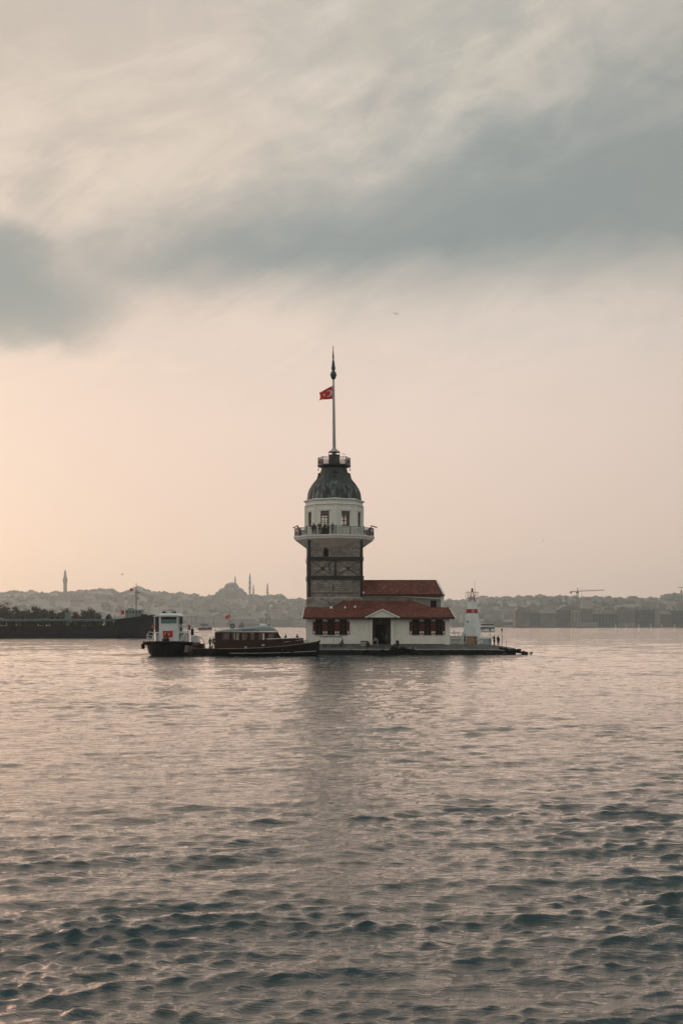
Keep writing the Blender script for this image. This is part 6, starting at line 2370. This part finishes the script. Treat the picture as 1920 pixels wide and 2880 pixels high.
def house_mesh(w, d_, h, roof, wall, rmat):
    mb = MB()
    mb.box(-w / 2, w / 2, -d_ / 2, d_ / 2, -14, h)
    mb.cur = 1
    if roof == 'hip':
        mb.loft([[(-w / 2 - .5, -d_ / 2 - .5, h + .01), (w / 2 + .5, -d_ / 2 - .5, h + .01), (w / 2 + .5, d_ / 2 + .5, h + .01), (-w / 2 - .5, d_ / 2 + .5, h + .01)],
                 [(-w / 2 + d_ * .3, -.2, h + 4.2), (w / 2 - d_ * .3, -.2, h + 4.2), (w / 2 - d_ * .3, .2, h + 4.2), (-w / 2 + d_ * .3, .2, h + 4.2)]])
    elif roof == 'gable':
        mb.prism([(-d_ / 2 - .5, h + .01), (d_ / 2 + .5, h + .01), (0, h + 4.9)], 'x', -w / 2 - .4, w / 2 + .4)
    else:
        mb.box(-w / 2 - .2, w / 2 + .2, -d_ / 2 - .2, d_ / 2 + .2, h + .01, h + .6)
        mb.box(-w * .2, w * .15, -d_ * .2, d_ * .2, h + .61, h + 4.4)
    mb.cur = 2
    fl = max(1, int(h / 5.4))
    nw = max(2, int(w / 5.2))
    for f in range(fl):
        for k in range(nw):
            x = -w / 2 + (k + .5) * w / nw
            z = h - 4.2 - f * 5.4
            mb.box(x - 1.0, x + 1.0, -d_ / 2 - .06, -d_ / 2 + .1, z, z + 2.7)
    return mb.mesh('house', [wall, rmat, M_WIND])


def hillside():
    rng = random.Random(29)
    var = []
    for k in range(28):
        w, d_, h = rng.uniform(10, 24) * K, rng.uniform(9, 14) * K, rng.choice((7, 10, 13, 16))
        rt = rng.choice(('hip', 'hip', 'gable', 'flat', 'flat'))
        var.append((house_mesh(w, d_, h * K, rt, M_WALLS[k % 5], M_RTILE if rt != 'flat' and rng.random() < .6 else M_RGREY), w, h))
    n = 0
    while n < 230:
        px = rng.uniform(-60, 1990)
        f = rng.random() ** 1.1 * .80 + .03
        s, r_ = shore_Y(px), ridge_Y(px)
        Y = s + 120 + (r_ - s - 120) * f
        if 872 < px < 1230 or (560 < px < 780 and f > .85):
            continue
        if fbm(px * .012, Y * .0035, 9.0) > .22:
            continue
        me, w, hh = var[rng.randrange(len(var))]
        o = link('hillside_house', me, None, (PX(px, Y), Y, hill_z(px, Y) + 1.0 - 12 * max(0, f - .45) / .36), (0, 0, rng.uniform(-.5, .5)))
        wc = me.materials[0].name.split('_')[1]
        place = next(nm for lim, nm in ((120, 'at the far left edge'), (184, 'just left of the lookout tower'), (300, 'right of the lookout tower'), (400, 'behind the barge mast'), (520, 'behind the harbour ferry'), (650, 'left of the great mosque'),
                                        (780, 'right of the great mosque'), (900, 'left of the stone tower'), (1360, 'behind the beacon'), (1460, 'right of the beacon'), (1622, 'left of the crane'), (1720, 'right of the crane'), (1820, 'near the small mosque'), (3000, 'at the far right edge')) if px < lim)
        lvl = 'low on' if f < .3 else ('halfway up' if f < .62 else 'high on')
        wide = 'wide' if w > 17 * K else 'narrow'
        st_ = {7: 'two', 10: 'three', 13: 'four', 16: 'five'}[hh]
        tag(o, '%s %s %s-roofed %s-storey house %s the hill %s' % (wide, wc, 'grey' if me.materials[1] == M_RGREY else 'red', st_, lvl, place), 'house', 'houses on the far hillside')
        n += 1


hillside()


# ---- quay along the far waterline
def far_quay():
    mb = MB()
    pts = [(px, shore_Y(px)) for px in range(-900, 2801, 50)]
    for (a, ya), (b, yb) in zip(pts[:-1], pts[1:]):
        p = [(PX(a, ya), ya), (PX(b, yb), yb), (PX(b, yb + 130), yb + 130), (PX(a, ya + 130), ya + 130)]
        i = mb.addv([(x, y, -1.5) for x, y in p] + [(x, y, 2.6) for x, y in p])
        for q in ((0, 1, 5, 4), (4, 5, 6, 7), (2, 3, 7, 6)):
            mb.face([i + k for k in q])
    tag(mb.build('far_quay', mat('far_quay_stone', (0.16, 0.165, 0.155), .9, .2, var=.3, var_scale=.05), fix=False), 'stone quay along the far waterline', kind='structure')


far_quay()


# ---- waterfront buildings that can be told apart
def block(name, lab, px0, px1, py_top, Y, wall, nwin, roof='flat', rmat=None, depth=48, py_base=None, floors=1, win_h=.6, cat='building', group=None, tall=True, rz=0.0):
    x0, x1 = PX(px0, Y), PX(px1, Y)
    zb = 2.5
    zt = PZ(py_top, Y)
    w, h = x1 - x0, zt - zb
    t = thing(name, lab, cat, (x0, Y, zb), rz, group)
    cells = []
    for f in range(floors):
        for k in range(nwin):
            cw = w / nwin
            fh = h / floors
            u0, u1 = k * cw + cw * .27, (k + 1) * cw - cw * .27
            v0 = f * fh + fh * (1 - win_h) * .6
            cells.append((u0, u1, v0, v0 + fh * win_h))
    wl = MB()
    wl.holed(frame_at(0, 0, 0, 1, 0), w, h, cells, .8)
    wl.box(0, w, .81, depth, 0, h)
    wl.build('wall', wall, t)
    pm = {}
    for (a, b, c, e) in cells:
        k = (round(b - a, 3), round(e - c, 3))
        if k not in pm:
            m1 = MB().box(0, b - a, .35, .5, 0, e - c)
            m1.cur = 1
            m1.box(0, .25, .2, .349, 0, e - c).box(b - a - .25, b - a, .2, .349, 0, e - c)
            m1.box(.25, b - a - .25, .2, .349, (e - c) * .5 - .1, (e - c) * .5 + .1)
            pm[k] = m1.mesh('window', [M_WIND, wall])
        link('window', pm[k], t, (a, 0, c))
    rmat = rmat or M_RGREY
    rf = MB()
    if roof == 'flat':
        rf.box(-.6, w + .6, -.6, depth + .4, h + .01, h + 1.0)
    elif roof == 'hip':
        rf.loft([[(-1, -1, h + .01), (w + 1, -1, h + .01), (w + 1, depth + 1, h + .01), (-1, depth + 1, h + .01)], [(w * .15, depth * .45, h + 9), (w * .85, depth * .45, h + 9), (w * .85, depth * .55, h + 9), (w * .15, depth * .55, h + 9)]])
    elif roof == 'arch':
        n = 10
        rf.prism([(w / 2 - (w / 2 + .6) * math.cos(math.pi * k / n), h + .01 + 8 * math.sin(math.pi * k / n)) for k in range(n + 1)], 'y', -.5, depth)
    elif roof == 'gable':
        rf.prism([(-.8, h + .01), (w + .8, h + .01), (w / 2, h + 9)], 'y', -.6, depth)
    rf.build('roof', rmat, t)
    return t


W1 = mat('waterfront_dark', (0.10, 0.115, 0.112), .9, .2, var=.25, var_scale=.06)
W2 = mat('waterfront_mid', (0.17, 0.18, 0.172), .9, .2, var=.25, var_scale=.06)
W3 = mat('waterfront_pale', (0.30, 0.31, 0.29), .9, .2, var=.2, var_scale=.06)
W4 = mat('waterfront_teal', (0.075, 0.105, 0.105), .8, .25, var=.3, var_scale=.06)


def waterfront():
    GW = 'buildings along the right waterfront'
    sy = lambda px: shore_Y(px) + 14
    L = [('arched_hall', 'broad old waterfront hall with low arched roof, leftmost of the dark blocks', 1449, 1490, 1719, W2, 7, 'arch', 1),
         ('apartment_block', 'narrow grey waterfront block beside the arched hall', 1491, 1515, 1724, W1, 4, 'flat', 3),
         ('office_building', 'long grey office building with closely set tall windows on the waterfront', 1518, 1566, 1725, W2, 10, 'hip', 2),
         ('terminal_building', 'higher dark terminal building with gabled roof right of the office building', 1567, 1604, 1716, W1, 6, 'gable', 3),
         ('plain_warehouse', 'pale grey warehouse left of the crane foot', 1605, 1633, 1716, W3, 3, 'flat', 1),
         ('striped_building', 'grey building with upright window strips right of the crane foot', 1634, 1666, 1714, W2, 6, 'flat', 1),
         ('teal_warehouse', 'wide low teal warehouse in the middle of the right waterfront', 1667, 1732, 1728, W4, 7, 'flat', 1),
         ('columned_building', 'building with pale columns on the right waterfront', 1735, 1786, 1716, W2, 8, 'flat', 1),
         ('dark_tower_block', 'darkest tall block of the right waterfront', 1788, 1838, 1716, W4, 7, 'flat', 4),
         ('pale_tower_block', 'slim pale block with a raised top right of the darkest block', 1840, 1856, 1715, W3, 2, 'flat', 5),
         ('brick_warehouse', 'low brown warehouse at the right edge of the waterfront', 1858, 1888, 1728, mat('brown_wall', (0.15, 0.125, 0.11), .9, var=.2, var_scale=.06), 5, 'hip', 2),
         ('corner_building', 'dark building cut by the right edge of the picture', 1889, 1960, 1718, W1, 9, 'flat', 4)]
    for n_, lab, a, b, py, m_, nw, rf, fl in L:
        block(n_, lab, a, b, py, sy((a + b) / 2), m_, nw, rf, floors=fl, win_h=.72 if fl == 1 else .55, group=GW)
    block('quay_shed', 'long low pale shed on the quay between beacon and dark blocks', 1362, 1442, 1750, shore_Y(1400) + 18, W2, 9, 'flat', depth=24, win_h=.4)
    block('quay_shed', 'long low shed with bright roof at the foot of the crane', 1612, 1680, 1751, shore_Y(1640) + 3, W3, 8, 'flat', depth=16, win_h=.4)
    block('quay_shed', 'low pale shed in front of the columned building', 1738, 1786, 1753, shore_Y(1760) + 3, W3, 6, 'flat', depth=16, win_h=.4)
    block('quay_house', 'low long quay house just right of the white entrance building', 1268, 1345, 1752, shore_Y(1300) + 8, W2, 8, 'flat', depth=24, win_h=.4)
    # second row up the slope
    rng = random.Random(41)
    G2 = 'blocks in the second row behind the right waterfront'
    for k in range(16):
        px = 1455 + k * 31 + rng.uniform(-8, 8)
        w = rng.uniform(16, 30)
        Y = shore_Y(px) + rng.uniform(160, 460)
        z = hill_z(px, Y)
        h = rng.uniform(14, 24) * K
        wm = rng.choice((W1, W2, W3, W4))
        t = thing('apartment_block', 'hazy second row block %s the %s, %s' % ('showing above', min(L, key=lambda q: abs((q[2] + q[3]) / 2 - px))[0].replace('_', ' '), '%s walls, %s' % ({'waterfront_dark': 'dark grey', 'waterfront_mid': 'mid grey', 'waterfront_pale': 'pale', 'waterfront_teal': 'teal'}[wm.name], 'broad' if w > 23 else 'slim')), 'building', (PX(px, Y), Y, z - 4), rng.uniform(-.3, .3), G2)
        wid = w * Y / FPX
        cells = []
        fl, nw = int(h / 7), max(2, int(wid / 7))
        wl = MB().box(0, wid, 0, 28, 0, h + 4)
        wl.build('wall', wm, t)
        wm1 = MB().box(0, wid / nw * .55, -.08, -.003, 0, 3.9).mesh('window', [M_WIND])
        for f in range(fl):
            for q in range(nw):
                link('window', wm1, t, (wid / nw * (q + .22), 0, 6.2 + f * 7))
        MB().box(-.4, wid + .4, -.4, 28.4, h + 4.01, h + 4.8).box(wid * .3, wid * .6, 4, 10, h + 4.81, h + 7.4).build('roof', rng.choice((M_RGREY, M_RTILE)), t)
    # centre left
    block('long_barracks', 'long pale many windowed building at the far waterline left of the launch', 524, 600, 1731, shore_Y(560) + 30, W3, 14, 'hip', M_RGREY, floors=2, win_h=.45)
    block('waterfront_hall', 'pale hall with sloping roof joined to the long many windowed building', 602, 632, 1733, shore_Y(610) + 28, W3, 6, 'gable', M_RGREY, floors=2, win_h=.45)
    block('waterfront_house', 'grey house on the far waterline behind the wooden launch', 660, 720, 1741, shore_Y(690) + 30, W2, 8, 'hip', M_RGREY, floors=2, win_h=.4)
    block('waterfront_house', 'lower grey house between the launch and the tower on the far waterline', 740, 815, 1744, shore_Y(780) + 30, W2, 9, 'flat', M_RGREY, floors=2, win_h=.4)
    block('waterfront_house', 'pale house on the far waterline just left of the tower', 822, 880, 1738, shore_Y(840) + 40, W3, 7, 'hip', M_RGREY, floors=2, win_h=.4)
    # white mooring dolphins along the right quay
    for i, px in enumerate((1729, 1760, 1794, 1828, 1859, 1895)):
        Y = shore_Y(px) - 45
        t = thing('mooring_post', '%s pale mooring post from the left in the row along the right quay' % ('first', 'second', 'third', 'fourth', 'fifth', 'sixth')[i], 'mooring post', (PX(px, Y), Y, -1), 0, 'pale mooring posts along the right quay')
        MB().lathe([(1.6, 0), (1.6, 6.0), (2.0, 6.01), (2.0, 7.4), (.5, 7.8)], 10).build('post', M_WALLS[3], t)
    t = thing('floating_boom', 'thin pale boom on the water between the mooring posts', 'boom', (PX(1729, shore_Y(1729) - 45), shore_Y(1729) - 45, 0))
    MB().bar((0, 0, .6), (PX(1895, shore_Y(1895) - 45) - PX(1729, shore_Y(1729) - 45), 0, .6), 1.0).build('boom', M_WALLS[0], t)


waterfront()


# ---- construction cranes
def crane(px, py_top, py_jib, jib_l, jib_r, Y, lab, py_base=1745, rise=4):
    S = Y / FPX
    t = thing('tower_crane', lab, 'crane', (PX(px, Y), Y, 2.0))
    Z = lambda py: PZ(py, Y) - 2.0
    M_CR = mat('crane_steel', (0.16, 0.125, 0.10), .7)
    ms = MB()
    q = 1.7
    for sx in (-q, q):
        for sy in (-q, q):
            ms.bar((sx, sy, 0), (sx, sy, Z(py_jib)), .75)
    z = 0
    while z < Z(py_jib) - 7:
        ms.bar((-q, -q, z), (q, -q, z + 7), .45).bar((q, q, z), (-q, q, z + 7), .45)
        z += 7
    ms.build('mast', M_CR, t)
    MB().box(-2.8, 2.8, -2.8, 2.8, Z(py_jib + 5), Z(py_jib - 1)).build('cab', M_IRON, t)
    MB().bar((0, 0, Z(py_jib)), (0, 0, Z(py_top)), 1.2).build('apex', M_CR, t)
    jb = MB()
    x1 = (jib_r - px) * S
    jb.bar((0, 0, Z(py_jib)), (x1, 0, Z(py_jib - rise)), .85).bar((0, 0, Z(py_jib) + 2.8), (x1, 0, Z(py_jib - rise) + .9), .7)
    n = 24
    for k in range(n):
        a, b = x1 * k / n, x1 * (k + 1) / n
        za, zb = Z(py_jib) + (Z(py_jib - rise) - Z(py_jib)) * k / n, Z(py_jib) + (Z(py_jib - rise) - Z(py_jib)) * (k + 1) / n
        jb.bar((a, 0, za), (b, 0, zb + 2.8 * (1 - (k + 1) / n) + .7), .38)
    jb.build('jib', M_CR, t)
    MB().bar((0, 0, Z(py_jib)), ((jib_l - px) * S, 0, Z(py_jib)), 1.6).build('counter_jib', M_IRON, t)
    MB().box((jib_l - px) * S, (jib_l - px) * S + 4.2, -2, 2, Z(py_jib) - 4.6, Z(py_jib) - .9).build('counterweight', M_IRON, t)
    MB().tube([(0, 0, Z(py_top)), (x1 * .6, 0, Z(py_jib - rise * .6) + .8)], .16, 4).tube([(0, 0, Z(py_top)), ((jib_l - px) * S, 0, Z(py_jib))], .16, 4).build('tie_rod', M_CR, t)
    MB().bar((10, 0, Z(py_jib)), (10, 0, Z(py_jib) - 14), .5).build('hoist_rope', M_IRON, t)


crane(1622.5, 1654, 1664, 1602, 1698, 2850, 'tall tower crane with long jib above the right waterfront')
crane(1950, 1642, 1653.5, 1972, 1905, 3100, 'second crane whose jib reaches in at the right edge of the picture', rise=1)


# ---- domed mosques and towers on the skyline
M_MOSQ = mat('mosque_stone', (0.22, 0.23, 0.22), .9, .2, var=.15, var_scale=.05)
M_LEAD = mat('lead_dome', (0.18, 0.20, 0.20), .7, .3, var=.15, var_scale=.05)


def dome_prof(r, h, n=8):
    return [(r * math.cos(math.pi / 2 * k / n) + .02, h * math.sin(math.pi / 2 * k / n)) for k in range(n + 1)]


def minaret(parent, x, y, z0, z1, r):
    h = z1 - z0
    mb = MB()
    mb.lathe([(r * 1.5, z0), (r * 1.5, z0 + h * .12), (r, z0 + h * .16), (r, z0 + h * .42), (r * 1.55, z0 + h * .44), (r * 1.55, z0 + h * .47), (r * .95, z0 + h * .471), (r * .92, z0 + h * .60), (r * 1.45, z0 + h * .62), (r * 1.45, z0 + h * .65),
              (r * .85, z0 + h * .651), (r * .80, z0 + h * .78)], 10, (x, y))
    m_ = mb.build('minaret', M_MOSQ, parent, smooth=40)
    MB().lathe([(r * .95, z0 + h * .78), (r * .5, z0 + h * .9), (r * .12, z0 + h * .985), (.05, z1)], 10, (x, y)).build('spire', M_LEAD, m_)


def mosque():
    Y = 4680.0
    S = Y / FPX
    cx = PX(650, Y)
    t = thing('domed_mosque', 'great hazy mosque with stepped domes and four slim minarets on the skyline', 'mosque', (cx, Y, 0))
    X = lambda px: (px - 650) * S
    Z = lambda py: PZ(py, Y)
    MB().box(X(601), X(700), -14 * K, 30 * K, Z(1700), Z(1675)).build('wall', M_MOSQ, t)
    MB().box(X(612), X(690), -6 * K, 26 * K, Z(1675) + .01, Z(1666)).build('upper_wall', M_MOSQ, t)
    MB().box(X(621), X(679), 0, 22 * K, Z(1666) + .01, Z(1656.5)).build('dome_base', M_MOSQ, t)
    dr = MB().lathe([(17.2 * K, Z(1656.5)), (17.2 * K, Z(1650.5)), (16.0 * K, Z(1650))], 28, (0, 11 * K)).build('drum', M_MOSQ, t, smooth=40)
    zz = Z(1650)
    MB().lathe([(r, zz + z) for r, z in dome_prof(15.6 * K, Z(1637.5) - zz)], 28, (0, 11 * K)).build('main_dome', M_LEAD, t, smooth=40)
    MB().tube([(0, 11 * K, Z(1638)), (0, 11 * K, Z(1634.5))], [.9, .25], 6).build('dome_finial', M_LEAD, t)
    for px, r, py, y_ in ((628, 11.5, 1663, 6), (672, 11.5, 1663, 6), (650, 14, 1664, -2), (613, 6, 1669, 0), (687, 6, 1669, 0), (603, 4.5, 1676, -8), (620, 4, 1676, -10), (638, 4, 1676, -11), (662, 4, 1676, -11), (680, 4, 1676, -10), (697, 4.5, 1676, -8)):
        r, y_ = r * K, y_ * K
        z_ = Z(py) - .9
        MB().lathe([(r * 1.02, z_ - 9), (r * 1.02, z_)] + [(a, z_ + .01 + b) for a, b in dome_prof(r, r * .72, 6)], 18, (X(px), y_)).build('half_dome', M_LEAD, t, smooth=40)
    for px, ptop, pb, y_, r in ((657.7, 1616, 1668, 34, 2.1), (701.8, 1609, 1682, 10, 2.3), (709.3, 1641, 1680, 38, 1.8), (751.3, 1638, 1682, 12, 1.9)):
        minaret(t, X(px), y_ * K, Z(pb) - 10, Z(ptop), r * K)
    # right skyline: a smaller domed mosque and single spires
    Y = 4080.0
    t = thing('small_mosque', 'smaller hazy domed mosque on the right skyline', 'mosque', (PX(1711, Y), Y, 0))
    S = Y / FPX
    X2 = lambda px: (px - 1711) * S
    Z2 = lambda py: PZ(py, Y)
    MB().box(X2(1698), X2(1725), -14, 18, Z2(1700), Z2(1683)).build('wall', M_MOSQ, t)
    z_ = Z2(1683) + .01
    MB().lathe([(X2(1720), z_)] + [(a, z_ + .6 + b) for a, b in dome_prof(X2(1720), Z2(1675.5) - z_, 7)], 20).build('main_dome', M_LEAD, t, smooth=40)
    minaret(t, X2(1690), 4, Z2(1700), Z2(1676), 2.3)
    Y = 4030.0
    t = thing('slim_minaret', 'slim minaret on the skyline near the right edge', 'minaret', (PX(1914.5, Y), Y, 0))
    minaret(t, 0, 0, PZ(1690, Y), PZ(1657, Y), 3.8)
    for px, ptop, lab in ((588, 1668, 'small pointed roof on the skyline left of the great mosque'), (808.5, 1682, 'little pointed turret on the skyline between great mosque and stone tower')):
        Y = ridge_Y(px) - 20
        t = thing('turret', lab, 'turret', (PX(px, Y), Y, hill_z(px, Y) - 4))
        h = PZ(ptop, Y) - hill_z(px, Y) + 4
        MB().lathe([(5, 0), (5, h * .6)], 8).build('wall', M_MOSQ, t)
        MB().lathe([(5.8, h * .6 + .01), (2.1, h * .82), (.15, h)], 8).build('roof', M_LEAD, t)
    # fire lookout tower
    Y = 4730.0
    S = Y / FPX
    t = thing('lookout_tower', 'tall round lookout tower rising alone above the left skyline', 'tower', (PX(184, Y), Y, 0))
    Z3 = lambda py: PZ(py, Y)
    MB().lathe([(8.05, Z3(1680)), (7.35, Z3(1668)), (6.83, Z3(1641))], 16).build('shaft', M_MOSQ, t, smooth=40)
    MB().lathe([(6.83, Z3(1641) + .01), (9.10, Z3(1638)), (9.10, Z3(1627)), (9.62, Z3(1626.5)), (8.05, Z3(1625))], 16).build('lantern', M_MOSQ, t, smooth=40)
    MB().lathe([(5.95, Z3(1625) + .01), (5.60, Z3(1617)), (4.55, Z3(1616.5)), (4.20, Z3(1609)), (2.62, Z3(1606)), (0.53, Z3(1602)), (0.18, Z3(1600))], 16).build('upper_stage', M_MOSQ, t, smooth=40)


mosque()


# ---- wooded point behind the barge, dark against the hills
def wooded_point():
    mb = MB()
    n = 40
    secs = []
    for k in range(n + 1):
        x = -330 + k * (330 - 118) / n
        e = max(0, (x + 150) / 32)
        secs.append([(x, 716 + 8 * e, -1.5), (x, 720 + 8 * e + 2 * fbm(x * .05, 1), 1.6 * max(.1, 1 - e * .8)), (x, 760, 2.8 * max(.1, 1 - e * .9)), (x, 800, -1.5)])
    mb.loft(secs)
    tag(mb.build('wooded_point', mat('point_ground', (0.09, 0.09, 0.07), .95, var=.3, var_scale=.05)), 'low wooded point of land behind the barge', kind='structure')
    rng = random.Random(77)
    spots = [(-22, 1692, 17), (12, 1694, 19), (44, 1706, 14), (75, 1712, 12), (100, 1703, 13), (124, 1711, 12), (148, 1716, 10), (186, 1711, 12), (214, 1720, 9), (237, 1716, 11), (256, 1710, 12), (277, 1723, 8), (307, 1727, 6), (62, 1718, 10), (-60, 1696, 18), (168, 1722, 8)]
    ORD = 'first second third fourth fifth sixth seventh eighth ninth tenth eleventh twelfth thirteenth fourteenth fifteenth sixteenth'.split()
    for i, (px, py, w_) in enumerate(spots):
        Y = 736 + rng.uniform(-8, 12)
        S = Y / FPX
        z0 = 1.8
        top = PZ(py, Y)
        t = thing('dark_tree', '%s dark leafy tree from the left on the wooded point, %s' % (ORD[sorted(q[0] for q in spots).index(px)], 'broad and tall' if w_ > 14 else ('middling' if w_ > 9 else 'small')),  # noqa
                  'tree', (PX(px, Y), Y, z0), 0, 'dark trees on the wooded point')
        h = top - z0
        tr = MB().tube([(0, 0, -.5), (rng.uniform(-.3, .3), 0, h * .35), (rng.uniform(-.5, .5), 0, h * .7)], [.5, .36, .12], 8)
        for q in range(4):
            a = rng.uniform(0, 6.28)
            tr.tube([(0, 0, h * (.3 + .1 * q)), (math.cos(a) * w_ * S * .55, math.sin(a) * w_ * S * .5, h * (.55 + .1 * q))], [.2, .06], 6)
        tr.build('trunk', M_BARK, t)
        cr = MB()
        hw = w_ * S * 1.25
        for q in range(150):
            u = rng.uniform(-1, 1)
            v = rng.uniform(0, 1)
            d_ = rng.uniform(-1, 1)
            if u * u + d_ * d_ > (1 - (v * 1.05 - .25) ** 2 * 1.2):
                continue
            leaf_clump(cr, (u * hw, d_ * hw * .8, h * .30 + v * h * .64), rng.uniform(.7, 1.5) * (1.15 - .5 * v), rng)
        for q in range(420):                           # loose leaf sprays that break the outline
            u, d_, v = rng.gauss(0, .55), rng.gauss(0, .5), rng.uniform(.05, 1.03)
            if u * u + d_ * d_ > 1.25 - (v - .3) ** 2:
                continue
            p = Vector((u * hw, d_ * hw * .8, h * .28 + v * h * .70))
            a, b = Vector((rng.gauss(0, 1), rng.gauss(0, 1), rng.gauss(0, .6))).normalized(), Vector((rng.gauss(0, 1), rng.gauss(0, 1), rng.gauss(0, 1))).normalized()
            s = rng.uniform(.25, .55)
            cr.poly([p - a * s, p + b * s * .6, p + a * s, p - b * s * .6])
        cr.build('crown', M_FOLD, t, fix=False)


wooded_point()
